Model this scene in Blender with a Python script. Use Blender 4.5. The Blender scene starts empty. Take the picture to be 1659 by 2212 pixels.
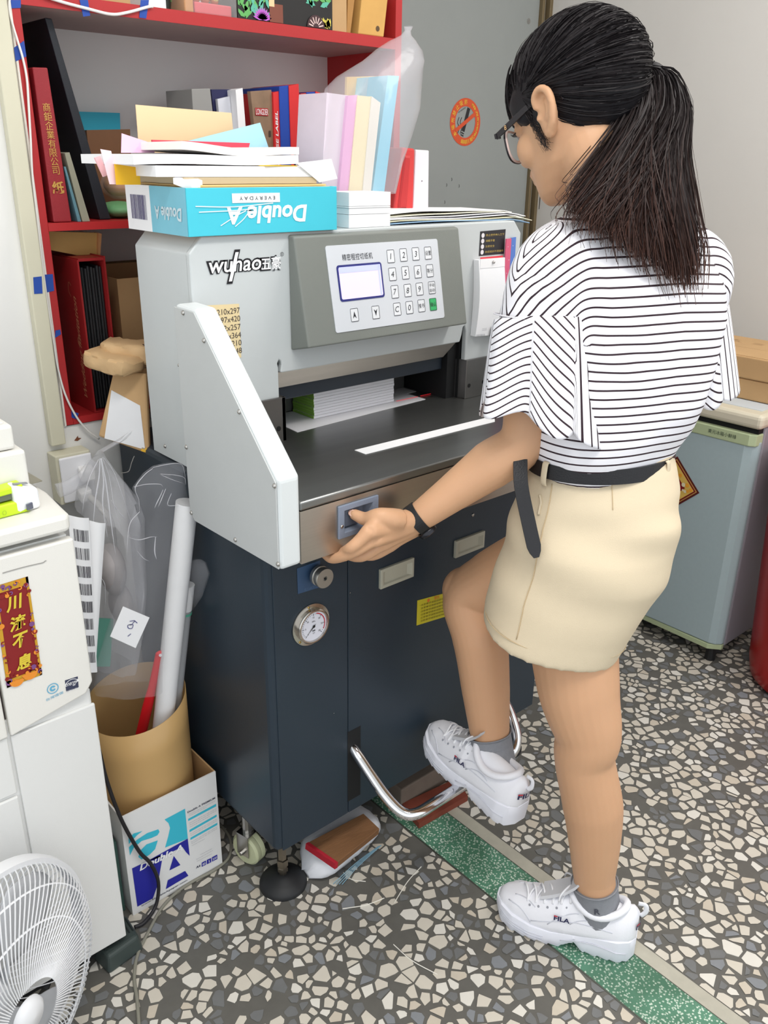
import bpy, bmesh, math, random
import numpy as np
from mathutils import Vector, Matrix

SC = bpy.context.scene
COL = SC.collection

# ---------------------------------------------------------------- camera
cam_d = bpy.data.cameras.new('camera')
cam = bpy.data.objects.new('camera', cam_d)
COL.objects.link(cam)
cam.location = (-0.6522, -1.0049, 1.3064)
cam.rotation_euler = (1.1792, -0.0144, -0.7213)
cam_d.sensor_fit = 'HORIZONTAL'
cam_d.sensor_width = 36.0
cam_d.lens = 40.1331
cam_d.clip_start = 0.02
SC.camera = cam

# ---------------------------------------------------------------- daylight from the open shop front, lamps, exposure
W = bpy.data.worlds.new('shop_daylight')
SC.world = W
W.use_nodes = True
W.node_tree.nodes['Background'].inputs['Color'].default_value = (0.93, 0.97, 1.0, 1)
W.node_tree.nodes['Background'].inputs['Strength'].default_value = 1.15

def area(name, loc, sx, sy, power, col=(1, 0.97, 0.93), rot=(0, 0, 0)):
    d = bpy.data.lights.new(name, 'AREA')
    d.shape = 'RECTANGLE'; d.size = sx; d.size_y = sy; d.energy = power; d.color = col
    o = bpy.data.objects.new(name, d)
    o.location = loc; o.rotation_euler = rot
    COL.objects.link(o)
area('lamp_tubes_front', (-0.35, -0.9, 2.60), 1.3, 0.32, 20)
area('lamp_tubes_side', (1.25, -0.75, 2.60), 0.32, 1.3, 20)

vs = SC.view_settings
SC.display_settings.display_device = 'sRGB'
vs.view_transform = 'Standard'
vs.look = 'None'
vs.gamma = 1.0
vs.use_curve_mapping = False
vs.exposure = 0.28

# ---------------------------------------------------------------- helpers
def lin(c):
    c = c / 255.0
    return c / 12.92 if c <= 0.04045 else ((c + 0.055) / 1.055) ** 2.4
def rgb(r, g, b):
    return (lin(r), lin(g), lin(b), 1.0)

_M = {}
def mat(name, col, rough=0.5, metal=0.0, noise=0.0, nscale=30.0, bump=0.0, bscale=200.0, trans=0.0, alpha=1.0, ior=1.45,
        stretch=None, coat=0.0, sss=0.0, spec=0.5, emit=None, aniso=0.0):
    """one procedural material: a principled surface with a little noise in colour, gloss and relief"""
    if name in _M:
        return _M[name]
    m = bpy.data.materials.new(name)
    m.use_nodes = True
    nt = m.node_tree; N = nt.nodes; L = nt.links
    b = N['Principled BSDF']
    c = rgb(*col)
    b.inputs['Base Color'].default_value = c
    b.inputs['Roughness'].default_value = rough
    b.inputs['Metallic'].default_value = metal
    b.inputs['Transmission Weight'].default_value = trans
    b.inputs['Alpha'].default_value = alpha
    b.inputs['IOR'].default_value = ior
    b.inputs['Coat Weight'].default_value = coat
    b.inputs['Specular IOR Level'].default_value = spec
    b.inputs['Anisotropic'].default_value = aniso
    if sss:
        b.inputs['Subsurface Weight'].default_value = sss
        b.inputs['Subsurface Radius'].default_value = (0.012, 0.005, 0.003)
        b.inputs['Subsurface Scale'].default_value = 0.5
    if emit:
        b.inputs['Emission Color'].default_value = rgb(*emit[0])
        b.inputs['Emission Strength'].default_value = emit[1]
    if noise or bump:
        tc = N.new('ShaderNodeTexCoord')
        mp = N.new('ShaderNodeMapping')
        L.new(tc.outputs['Object'], mp.inputs['Vector'])
        if stretch:
            mp.inputs['Scale'].default_value = stretch
    if noise:
        nz = N.new('ShaderNodeTexNoise'); nz.inputs['Scale'].default_value = nscale; nz.inputs['Detail'].default_value = 4
        L.new(mp.outputs['Vector'], nz.inputs['Vector'])
        mx = N.new('ShaderNodeMix'); mx.data_type = 'RGBA'
        mx.inputs['A'].default_value = tuple(max(0, v * (1 - noise)) for v in c[:3]) + (1,)
        mx.inputs['B'].default_value = tuple(min(1, v * (1 + noise)) for v in c[:3]) + (1,)
        L.new(nz.outputs['Fac'], mx.inputs['Factor'])
        L.new(mx.outputs['Result'], b.inputs['Base Color'])
    if bump:
        n2 = N.new('ShaderNodeTexNoise'); n2.inputs['Scale'].default_value = bscale; n2.inputs['Detail'].default_value = 3
        L.new(mp.outputs['Vector'], n2.inputs['Vector'])
        bp = N.new('ShaderNodeBump'); bp.inputs['Strength'].default_value = bump; bp.inputs['Distance'].default_value = 0.002
        L.new(n2.outputs['Fac'], bp.inputs['Height'])
        L.new(bp.outputs['Normal'], b.inputs['Normal'])
    _M[name] = m
    return m

OFF = {}
def root(name, loc, label, cat, group=None):
    o = bpy.data.objects.new(name, None)
    o.empty_display_size = 0.05
    o.location = loc
    COL.objects.link(o)
    o['label'] = label; o['category'] = cat
    if group: o['group'] = group
    OFF[o.name] = np.array(loc, float)
    return o
def tag(o, label, cat, group=None, kind=None):
    o['label'] = label; o['category'] = cat
    if group: o['group'] = group
    if kind: o['kind'] = kind
    return o

def nrm(v):
    v = np.array(v, float); return v / max(1e-12, np.linalg.norm(v))
def frame(d, up=(0, 0, 1)):
    d = nrm(d); u = np.array(up, float)
    if abs(d @ nrm(u)) > 0.98: u = np.array((0, 1, 0)) if abs(d[1]) < 0.9 else np.array((1, 0, 0))
    a = nrm(np.cross(u, d)); b = np.cross(d, a)
    return a, b
def smooth_path(pts, n):
    """Catmull-Rom through pts, n points per span"""
    p = np.array(pts, float)
    if len(p) < 3:
        t = np.linspace(0, 1, n + 1)[:, None]; return p[0] * (1 - t) + p[-1] * t
    q = np.vstack([2 * p[0] - p[1], p, 2 * p[-1] - p[-2]])
    out = []
    for i in range(1, len(q) - 2):
        t = np.linspace(0, 1, n, endpoint=False)[:, None]
        a, b, c, d = q[i - 1], q[i], q[i + 1], q[i + 2]
        out.append(0.5 * ((2 * b) + (-a + c) * t + (2 * a - 5 * b + 4 * c - d) * t ** 2 + (-a + 3 * b - 3 * c + d) * t ** 3))
    out.append(p[-1:])
    return np.vstack(out)

class MB:
    """collects boxes, tubes, lofts... and links them as ONE mesh object"""
    def __init__(s): s.v = []; s.f = []; s.mi = []; s.m = 0
    def add(s, vs, fs):
        k = len(s.v); s.v += [tuple(float(c) for c in p) for p in vs]
        s.f += [tuple(i + k for i in f) for f in fs]; s.mi += [s.m] * len(fs)
        return s
    def box(s, x0, x1, y0, y1, z0, z1):
        return s.hexa([(x0, y0, z0), (x1, y0, z0), (x1, y1, z0), (x0, y1, z0), (x0, y0, z1), (x1, y0, z1), (x1, y1, z1), (x0, y1, z1)])
    def hexa(s, p):
        return s.add(p, [(3, 2, 1, 0), (4, 5, 6, 7), (0, 1, 5, 4), (1, 2, 6, 5), (2, 3, 7, 6), (3, 0, 4, 7)])
    def obox(s, c, ax, ay, az, sx, sy, sz):
        """oriented box centred at c with full sizes along three axes"""
        c = np.array(c, float); ax = nrm(ax) * sx / 2; ay = nrm(ay) * sy / 2; az = nrm(az) * sz / 2
        return s.hexa([c - ax - ay - az, c + ax - ay - az, c + ax + ay - az, c - ax + ay - az, c - ax - ay + az, c + ax - ay + az, c + ax + ay + az, c - ax + ay + az])
    def slab(s, quad, t, n=None):
        """a sheet: four corners given thickness t along -n (or their normal)"""
        q = [np.array(p, float) for p in quad]
        if n is None: n = nrm(np.cross(q[1] - q[0], q[-1] - q[0]))
        n = np.array(n, float); k = len(q)
        b = [p - n * t for p in q]
        return s.add(q + b, [tuple(range(k)), tuple(range(2 * k - 1, k - 1, -1))] + [(i + k, (i + 1) % k + k, (i + 1) % k, i) for i in range(k)])
    def prism(s, poly, axis, a, b):
        """2-D polygon extruded along axis 'x','y' or 'z' from a to b; poly holds the other two coordinates in order"""
        def P(u, w, t): return {'x': (t, u, w), 'y': (u, t, w), 'z': (u, w, t)}[axis]
        k = len(poly)
        vs = [P(u, w, a) for u, w in poly] + [P(u, w, b) for u, w in poly]
        return s.add(vs, [tuple(range(k)), tuple(range(2 * k - 1, k - 1, -1))] + [(i, i + k, (i + 1) % k + k, (i + 1) % k) for i in range(k)])
    def rings(s, R, caps=True, closed=True):
        n = len(R[0]); k = len(R)
        vs = [p for r in R for p in r]; fs = []
        m = n if closed else n - 1
        for i in range(k - 1):
            for j in range(m):
                fs.append((i * n + j, i * n + (j + 1) % n, (i + 1) * n + (j + 1) % n, (i + 1) * n + j))
        if caps and closed:
            fs.append(tuple(range(n - 1, -1, -1))); fs.append(tuple(range((k - 1) * n, k * n)))
        return s.add(vs, fs)
    def tube(s, pts, r, n=10, sub=0, caps=True, up=(0, 0, 1), flat=1.0):
        """round tube through pts (r may be a list); flat squashes it along the frame's second axis"""
        P = np.array(pts, float)
        rr = np.array(r if hasattr(r, '__len__') else [r] * len(P), float)
        if sub:
            P2 = smooth_path(P, sub)
            rr = np.interp(np.linspace(0, len(P) - 1, len(P2)), np.arange(len(P)), rr); P = P2
        T = np.gradient(P, axis=0)
        a, b = frame(T[0], up); R = []
        ang = np.linspace(0, 2 * math.pi, n, endpoint=False)
        for i in range(len(P)):
            t = nrm(T[i]); a = nrm(a - t * (a @ t)); b = np.cross(t, a)
            R.append([P[i] + rr[i] * (math.cos(q) * a + flat * math.sin(q) * b) for q in ang])
        return s.rings(R, caps)
    def lathe(s, prof, c, axis=(0, 0, 1), n=32, up=(0, 1, 0), caps=True):
        """profile of (radius, height) turned about axis through c"""
        d = nrm(axis); a, b = frame(d, up); c = np.array(c, float)
        ang = np.linspace(0, 2 * math.pi, n, endpoint=False)
        return s.rings([[c + d * h + r * (math.cos(q) * a + math.sin(q) * b) for q in ang] for r, h in prof], caps)
    def ell(s, c, r, axes=None, n=20, k=12):
        c = np.array(c, float)
        A = np.eye(3) if axes is None else np.array([nrm(x) for x in axes])
        R = []
        for i in range(k + 1):
            th = math.pi * (0.02 + 0.96 * i / k)
            R.append([c + A[0] * r[0] * math.sin(th) * math.cos(q) + A[1] * r[1] * math.sin(th) * math.sin(q) - A[2] * r[2] * math.cos(th) for q in np.linspace(0, 2 * math.pi, n, endpoint=False)])
        return s.rings(R)
    def build(s, name, material, parent=None, smooth=False, bevel=0.0, loc=None, solid=0.0, sub=0, seg=2, attr=None):
        me = bpy.data.meshes.new(name)
        off = np.zeros(3)
        if parent is not None: off = OFF[parent.name]
        elif loc is not None: off = np.array(loc, float)
        me.from_pydata([tuple(np.array(p) - off) for p in s.v], [], s.f)
        for mm in (material if isinstance(material, (list, tuple)) else [material]): me.materials.append(mm)
        if max(s.mi, default=0): me.polygons.foreach_set('material_index', s.mi)
        bm = bmesh.new(); bm.from_mesh(me); bmesh.ops.recalc_face_normals(bm, faces=bm.faces[:]); bm.to_mesh(me); bm.free()
        if attr is not None:
            for k, vals in attr.items():
                at = me.attributes.new(k, 'FLOAT', 'POINT'); at.data.foreach_set('value', list(vals))
        if smooth:
            me.polygons.foreach_set('use_smooth', [True] * len(me.polygons))
            if smooth == 'auto': me.set_sharp_from_angle(angle=math.radians(40))
        me.update()
        o = bpy.data.objects.new(name, me); COL.objects.link(o)
        if parent is not None:
            o.parent = parent
            OFF[o.name] = off if parent.name in OFF else np.zeros(3)
        elif loc is not None: o.location = tuple(off); OFF[o.name] = off
        else: OFF[o.name] = np.zeros(3)
        if solid:
            md = o.modifiers.new('thickness', 'SOLIDIFY'); md.thickness = solid; md.offset = 0
        if bevel:
            md = o.modifiers.new('edge', 'BEVEL'); md.width = bevel; md.segments = seg; md.limit_method = 'ANGLE'; md.angle_limit = math.radians(35); md.harden_normals = False
        if sub:
            md = o.modifiers.new('smooth', 'SUBSURF'); md.levels = sub; md.render_levels = sub
        return o

def structure(o):
    o['kind'] = 'structure'; return o

# flat print: lettering turned into thin mesh
_fontobj = {}
def text_shape(s, bold=0.0, shear=0.0, space=1.0):
    key = (s, bold, shear, space)
    if key not in _fontobj:
        cu = bpy.data.curves.new('lettering', 'FONT'); cu.body = s; cu.shear = shear; cu.offset = bold; cu.space_character = space
        cu.resolution_u = 3; cu.fill_mode = 'BOTH'
        ob = bpy.data.objects.new('lettering', cu)
        me = bpy.data.meshes.new_from_object(ob)
        v = np.array([q.co[:2] for q in me.vertices]).reshape(-1, 2)
        f = [tuple(q.vertices) for q in me.polygons]
        bpy.data.objects.remove(ob); bpy.data.curves.remove(cu); bpy.data.meshes.remove(me)
        _fontobj[key] = (v, f)
    return _fontobj[key]
def put_text(mb, s, c, xd, yd, h, w=None, bold=0.0, shear=0.0, lift=0.0006, space=1.0, mapf=None):
    """write s centred at c, letters h high along yd, fitted to width w along xd if given"""
    v, f = text_shape(s, bold, shear, space)
    if len(v) == 0: return mb
    lo, hi = v.min(0), v.max(0); sz = hi - lo
    ky = h / sz[1]; kx = (w / sz[0]) if w else ky
    xd = nrm(xd); yd = nrm(yd); n = nrm(np.cross(xd, yd)); c = np.array(c, float)
    q = (v - (lo + hi) / 2) * (kx, ky)
    P = [c + xd * a + yd * b + n * lift for a, b in q]
    if mapf: P = [mapf(a, b) for a, b in q]
    return mb.add(P, f)
def quad(mb, c, xd, yd, w, h, lift=0.0004):
    xd = nrm(xd); yd = nrm(yd); n = nrm(np.cross(xd, yd)); c = np.array(c, float) + n * lift
    return mb.add([c - xd * w / 2 - yd * h / 2, c + xd * w / 2 - yd * h / 2, c + xd * w / 2 + yd * h / 2, c - xd * w / 2 + yd * h / 2], [(0, 1, 2, 3)])
def disc(mb, c, xd, yd, r0, r1, n=40, lift=0.0004, a0=0.0, a1=2 * math.pi):
    """flat ring (r0 > 0) or disc between two angles"""
    xd = nrm(xd); yd = nrm(yd); nn = nrm(np.cross(xd, yd)); c = np.array(c, float) + nn * lift
    A = np.linspace(a0, a1, n + 1); vs = []; fs = []
    for q in A:
        d = math.cos(q) * xd + math.sin(q) * yd
        vs += [c + d * r0, c + d * r1]
    for i in range(n): fs.append((2 * i, 2 * i + 1, 2 * i + 3, 2 * i + 2))
    return mb.add(vs, fs)
def stroke(mb, pts, c, xd, yd, w, lift=0.0006):
    """a flat pen stroke through 2-D pts in the plane at c"""
    xd = nrm(xd); yd = nrm(yd); n = nrm(np.cross(xd, yd)); c = np.array(c, float) + n * lift
    p = smooth_path(np.array([(a, b, 0) for a, b in pts]), 5)[:, :2] if len(pts) > 2 else np.array(pts, float)
    t = np.gradient(p, axis=0); vs = []; fs = []
    for i in range(len(p)):
        k = nrm((-t[i][1], t[i][0])) * w / 2
        for sgn in (1, -1):
            q = p[i] + sgn * k; vs.append(c + xd * q[0] + yd * q[1])
    for i in range(len(p) - 1): fs.append((2 * i, 2 * i + 1, 2 * i + 3, 2 * i + 2))
    return mb.add(vs, fs)

X3, Y3, Z3 = np.eye(3)
rnd = random.Random(7)

WHITE = mat('white_paper', (240, 240, 242), 0.7)
BLACK = mat('black_print', (18, 18, 20), 0.6)
CHROME = mat('chrome', (225, 225, 228), 0.08, 1.0)
STEEL = mat('screw_steel', (190, 188, 184), 0.25, 1.0)
BLUETAPE = mat('blue_tape', (32, 72, 160), 0.55, noise=0.1, nscale=60)
RED = mat('red_lacquer', (174, 40, 42), 0.42, noise=0.08, nscale=9, bump=0.15, bscale=60)
KRAFT = mat('kraft_paper', (196, 160, 115), 0.75, noise=0.12, nscale=25, bump=0.2, bscale=90)
CARD = mat('brown_cardboard', (186, 150, 106), 0.8, noise=0.1, nscale=14, bump=0.15, bscale=150)
CABLEW = mat('white_cable', (232, 230, 226), 0.5)


# ================================================================ the setting
PAINT = mat('wall_paint', (226, 225, 222), 0.75, noise=0.04, nscale=5, bump=0.12, bscale=45)
CEIL = mat('ceiling_paint', (235, 235, 232), 0.85, noise=0.02, nscale=4)

YS, YN, XL, XR = 0.50, 0.735, -0.09, 0.716     # shelf front, back of its niche, its two sides
mb = MB()
mb.box(-2.2, XL, YS + 0.004, YN + 0.08, 0, 2.8)
mb.box(XL, XR, YS + 0.004, YN + 0.08, 0, 0.846)
mb.box(XL, XR, YN, YN + 0.08, 0.846, 2.8)
structure(mb.build('wall_back', PAINT))
mb = MB(); mb.box(-2.2, 2.1, 1.18, 1.26, 0, 2.8)
structure(mb.build('wall_rear', PAINT))
mb = MB(); mb.box(1.98, 2.06, -2.4, 1.18, 0, 2.8)
structure(mb.build('wall_right', mat('right_wall_paint', (214, 211, 206), 0.75, noise=0.03, nscale=3, bump=0.12, bscale=45)))
mb = MB(); mb.box(-2.2, 2.06, -2.4, 1.26, 2.8, 2.88)
structure(mb.build('ceiling', CEIL))
mb = MB()
for cx, cy, sx, sy in ((-0.35, -0.9, 1.36, 0.36), (1.25, -0.75, 0.36, 1.36)):
    t = root('ceiling_lamp', (cx, cy, 2.8), 'long fluorescent ceiling lamp across the shop, over the copier' if sx > sy else 'long fluorescent ceiling lamp lengthwise, over the fridge side', 'lamp')
    MB().box(cx - sx / 2, cx + sx / 2, cy - sy / 2, cy + sy / 2, 2.66, 2.8).build('lamp_housing', mat('lamp_white', (235, 235, 235), 0.4), t, bevel=0.01)
    for k in (-1, 1):
        a = (cx - sx / 2 + 0.05, cy + k * 0.09, 2.635) if sx > sy else (cx + k * 0.09, cy - sy / 2 + 0.05, 2.635)
        b = (cx + sx / 2 - 0.05, cy + k * 0.09, 2.635) if sx > sy else (cx + k * 0.09, cy + sy / 2 - 0.05, 2.635)
        MB().tube([a, b], 0.014, 10).build('tube', mat('tube_glow', (255, 250, 240), 0.3, emit=((255, 248, 238), 3.0)), t, smooth=True)

# steel door in the rear wall, seen past the shelf
DW = 1.18
dx1 = 1.9343
DOORM = mat('grey_door_paint', (150, 154, 152), 0.5, noise=0.05, nscale=6, bump=0.06, bscale=80)
d = MB().box(dx1 - 0.82, dx1, DW - 0.03, DW + 0.0, 0.02, 2.06).build('door_1', DOORM, bevel=0.002)
structure(d)
mb = MB()
fx = dx1
mb.box(fx, fx + 0.012, DW - 0.045, DW, 0, 2.1)
mb.box(fx + 0.032, fx + 0.075, DW - 0.05, DW, 0, 2.1)
mb.box(dx1 - 0.90, dx1 - 0.82, DW - 0.05, DW, 0, 2.1)
mb.box(dx1 - 0.90, fx + 0.075, DW - 0.05, DW, 2.062, 2.12)
mb.build('door_frame', mat('bronze_aluminium', (128, 112, 84), 0.4, 0.4, noise=0.08), d, bevel=0.002)
MB().box(fx + 0.012, fx + 0.032, DW - 0.03, DW, 0, 2.1).build('frame_recess', mat('dark_bronze', (84, 74, 60), 0.5, 0.3), d)
MB().box(fx + 0.018, fx + 0.025, DW - 0.034, DW - 0.028, 0, 2.1).build('weather_strip', mat('grey_strip', (176, 176, 170), 0.6), d)
mb = MB(); c = np.array((1.8825, 1.15, 1.7399)); disc(mb, c, X3, Z3, 0.006, 0.009, 24); disc(mb, c, X3, Z3, 0.0, 0.0045, 16, lift=0.001)
mb.build('door_viewer', STEEL, d)
mb = MB()
for (u, w, s) in ((1.5209, 1.15, 1.2228) , (1.544, 1.15, 1.24), (1.5809, 1.15, 1.2194), (1.5153, 1.15, 1.1691)):
    stroke(mb, [(0, 0), (0.002, 0.004), (0.0, 0.010)], (u, 1.1495, s), X3, Z3, 0.0018)
mb.build('scratch', mat('scratch_dark', (70, 72, 72), 0.7), d)
# no-smoking sticker
c = np.array((1.5973, 1.1495, 1.4209)); R0 = 0.0721
st = MB(); disc(st, c, X3, Z3, R0 * 0.66, R0, 56)
a = math.radians(31); bd = np.array((math.cos(a), 0, math.sin(a))); bn = np.array((-math.sin(a), 0, math.cos(a)))
quad(st, c, bd, bn, R0 * 1.45, R0 * 0.17, lift=0.0012)
sg = st.build('no_smoking_sticker', mat('sticker_orange', (212, 84, 48), 0.5), loc=tuple(c))
tag(sg, 'round orange no-smoking sticker with yellow characters on the grey door', 'sticker')
cg = MB(); a2 = math.radians(72); cd = np.array((math.cos(a2), 0, math.sin(a2))); cn = np.array((-math.sin(a2), 0, math.cos(a2)))
quad(cg, c + cd * 0.008, cd, cn, R0 * 1.02, R0 * 0.19, lift=0.0008)
for k in (-0.035, -0.042): quad(cg, c + cd * k, cd, cn, R0 * 0.05, R0 * 0.19, lift=0.0008)
for o in (0.0, 0.012): stroke(cg, [(-0.028 - o, -0.035), (-0.022 - o, -0.018), (-0.030 - o, -0.002), (-0.024 - o, 0.014)], c + (0.006, 0, 0), X3, Z3, 0.0022)
put_text(cg, 'NO SMOKING', c + (-0.018, 0, 0.036), (0.9, 0, 0.45), (-0.45, 0, 0.9), 0.004)
cg.build('cigarette_print', mat('sticker_black', (40, 38, 42), 0.5), sg)
yl = MB()
def arc_text(mb, s, r, a0, a1, h, flip=False):
    for k, ch in enumerate(s):
        q = math.radians(a0 + (a1 - a0) * k / max(1, len(s) - 1))
        e = np.array((math.cos(q), 0, math.sin(q))); t = np.array((-math.sin(q), 0, math.cos(q)))
        if flip: put_text(mb, ch, c + e * r, t, -e, h, lift=0.0012)
        else: put_text(mb, ch, c + e * r, -t, e, h, lift=0.0012)
arc_text(yl, '本場所禁止吸菸', R0 * 0.83, 218, 92, R0 * 0.2)
arc_text(yl, 'Smoking', R0 * 0.83, 62, 22, R0 * 0.12)
arc_text(yl, 'Prohibited Area', R0 * 0.83, 14, -40, R0 * 0.10)
arc_text(yl, '最高罰1萬元', R0 * 0.83, 258, 310, R0 * 0.17, True)
yl.build('sticker_lettering', mat('sticker_yellow', (240, 205, 70), 0.5), sg)

# electric trunking beside the shelf, outlet box and plugs
CREAM = mat('cream_trunking', (206, 202, 180), 0.5, noise=0.05, nscale=8)
tx0, tx1 = -0.126, -0.100
structure(MB().box(tx0, tx1, YS - 0.014, YS + 0.004, 0.819, 2.8).build('trim_1', CREAM, bevel=0.002))
ob = root('wall_outlet', (-0.098, YS, 0.71), 'cream wall outlet box with white plugs below the trunking', 'outlet')
MB().box(-0.131, -0.066, YS - 0.034, YS + 0.004, 0.712, 0.806).build('outlet_box', CREAM, ob, bevel=0.002)
MB().box(-0.126, -0.066, YS - 0.040, YS - 0.034, 0.716, 0.802).build('face_plate', mat('outlet_white', (232, 232, 236), 0.35), ob, bevel=0.004, seg=3)
pw = mat('plug_white', (238, 238, 238), 0.35)
MB().obox((-0.086, YS - 0.056, 0.771), (1, -0.25, 0), (0.25, 1, 0), Z3, 0.026, 0.034, 0.022).build('plug', pw, ob, bevel=0.004)
MB().obox((-0.096, YS - 0.060, 0.735), (1, -0.2, 0.3), (0.2, 1, 0), Z3, 0.022, 0.040, 0.020).build('plug', pw, ob, bevel=0.004)
MB().tube([(-0.094, YS - 0.08, 0.733), (-0.088, YS - 0.11, 0.72), (-0.078, YS - 0.12, 0.69), (-0.07, YS - 0.10, 0.6)], 0.006, 10, sub=5).build('plug_cord', CABLEW, ob, smooth=True)
# old mark of paint under the shelf
mb = MB(); cc = np.array((-0.0712, 0.5035, 0.8186))
mb.add([cc + (-0.007, 0, -0.002), cc + (-0.001, 0, -0.004), cc + (0.007, 0, 0.0), cc + (0.001, 0, 0.002), cc + (0.001, 0, 0.006), cc + (-0.003, 0, 0.002)], [(0, 1, 2, 3, 4, 5)])
wb = bpy.data.objects['wall_back']
mb.build('flaked_patch', mat('rust_brown', (120, 72, 48), 0.8), wb)
wr = bpy.data.objects['wall_right']
mb = MB(); cx = 1.9795
p0, p1 = np.array((1.9795, 1.117, 1.2375)), np.array((1.9795, 1.1197, 1.1421))
mb.add([p0, p0 + (0, 0.006, 0), p1 + (0, 0.003, 0), p1], [(0, 1, 2, 3)])
mb.build('wall_crack', mat('crack_dark', (60, 58, 56), 0.8), wr)
mb = MB(); pk = np.array((1.979, 1.0806, 1.1994)); disc(mb, pk, (0, -1, 0), Z3, 0, 0.009, 9); disc(mb, pk + (0, -0.011, 0.004), (0, -1, 0), Z3, 0, 0.006, 9)
mb.build('pink_mark', mat('pink_mark', (226, 60, 110), 0.6), wr)

# ---------------------------------------------------------------- terrazzo floor
FX0, FX1, FY0, FY1 = -0.75, 1.98, -1.02, 0.62
S0, S1, S2 = 0.333, 0.430, 0.460           # green strip, pale strip
fl = MB().box(-2.2, 2.06, -2.4, 1.26, -0.05, 0.0).build('floor', mat('terrazzo_cement', (97, 95, 90), 0.45, noise=0.16, nscale=40))
structure(fl)
def strip_mat():
    m = mat('green_terrazzo', (84, 128, 106), 0.4)
    nt = m.node_tree; N = nt.nodes; L = nt.links; b = N['Principled BSDF']
    tc = N.new('ShaderNodeTexCoord'); v = N.new('ShaderNodeTexVoronoi'); v.inputs['Scale'].default_value = 210
    L.new(tc.outputs['Object'], v.inputs['Vector'])
    rp = N.new('ShaderNodeValToRGB'); e = rp.color_ramp.elements
    e[0].position = 0.30; e[0].color = rgb(196, 210, 196); e[1].position = 0.42; e[1].color = rgb(84, 132, 108)
    nz = N.new('ShaderNodeTexNoise'); nz.inputs['Scale'].default_value = 9; nz.inputs['Detail'].default_value = 5
    L.new(tc.outputs['Object'], nz.inputs['Vector'])
    mx = N.new('ShaderNodeMix'); mx.data_type = 'RGBA'; mx.blend_type = 'MULTIPLY'; mx.inputs['Factor'].default_value = 1
    r2 = N.new('ShaderNodeValToRGB'); e = r2.color_ramp.elements
    e[0].position = 0.40; e[0].color = (0.62, 0.66, 0.62, 1); e[1].position = 0.62; e[1].color = (1.1, 1.1, 1.1, 1)
    L.new(v.outputs['Distance'], rp.inputs['Fac']); L.new(nz.outputs['Fac'], r2.inputs['Fac'])
    L.new(rp.outputs['Color'], mx.inputs['A']); L.new(r2.outputs['Color'], mx.inputs['B'])
    L.new(mx.outputs['Result'], b.inputs['Base Color'])
    return m
MB().box(S0 - 0.003, S0, -2.4, 0.5, -0.01, 0.0006).build('divider_strip', mat('zinc_strip', (88, 92, 84), 0.4, 0.5), fl)
MB().box(S0, S1, -2.4, 0.5, -0.01, 0.0008).build('green_strip', strip_mat(), fl)
MB().box(S1, S1 + 0.002, -2.4, 0.5, -0.01, 0.0006).build('divider_strip', mat('zinc_strip', (88, 92, 84)), fl)
MB().box(S1 + 0.002, S2, -2.4, 0.5, -0.01, 0.0008).build('pale_strip', mat('pale_terrazzo', (176, 172, 158), 0.5, noise=0.12, nscale=60), fl)

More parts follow.
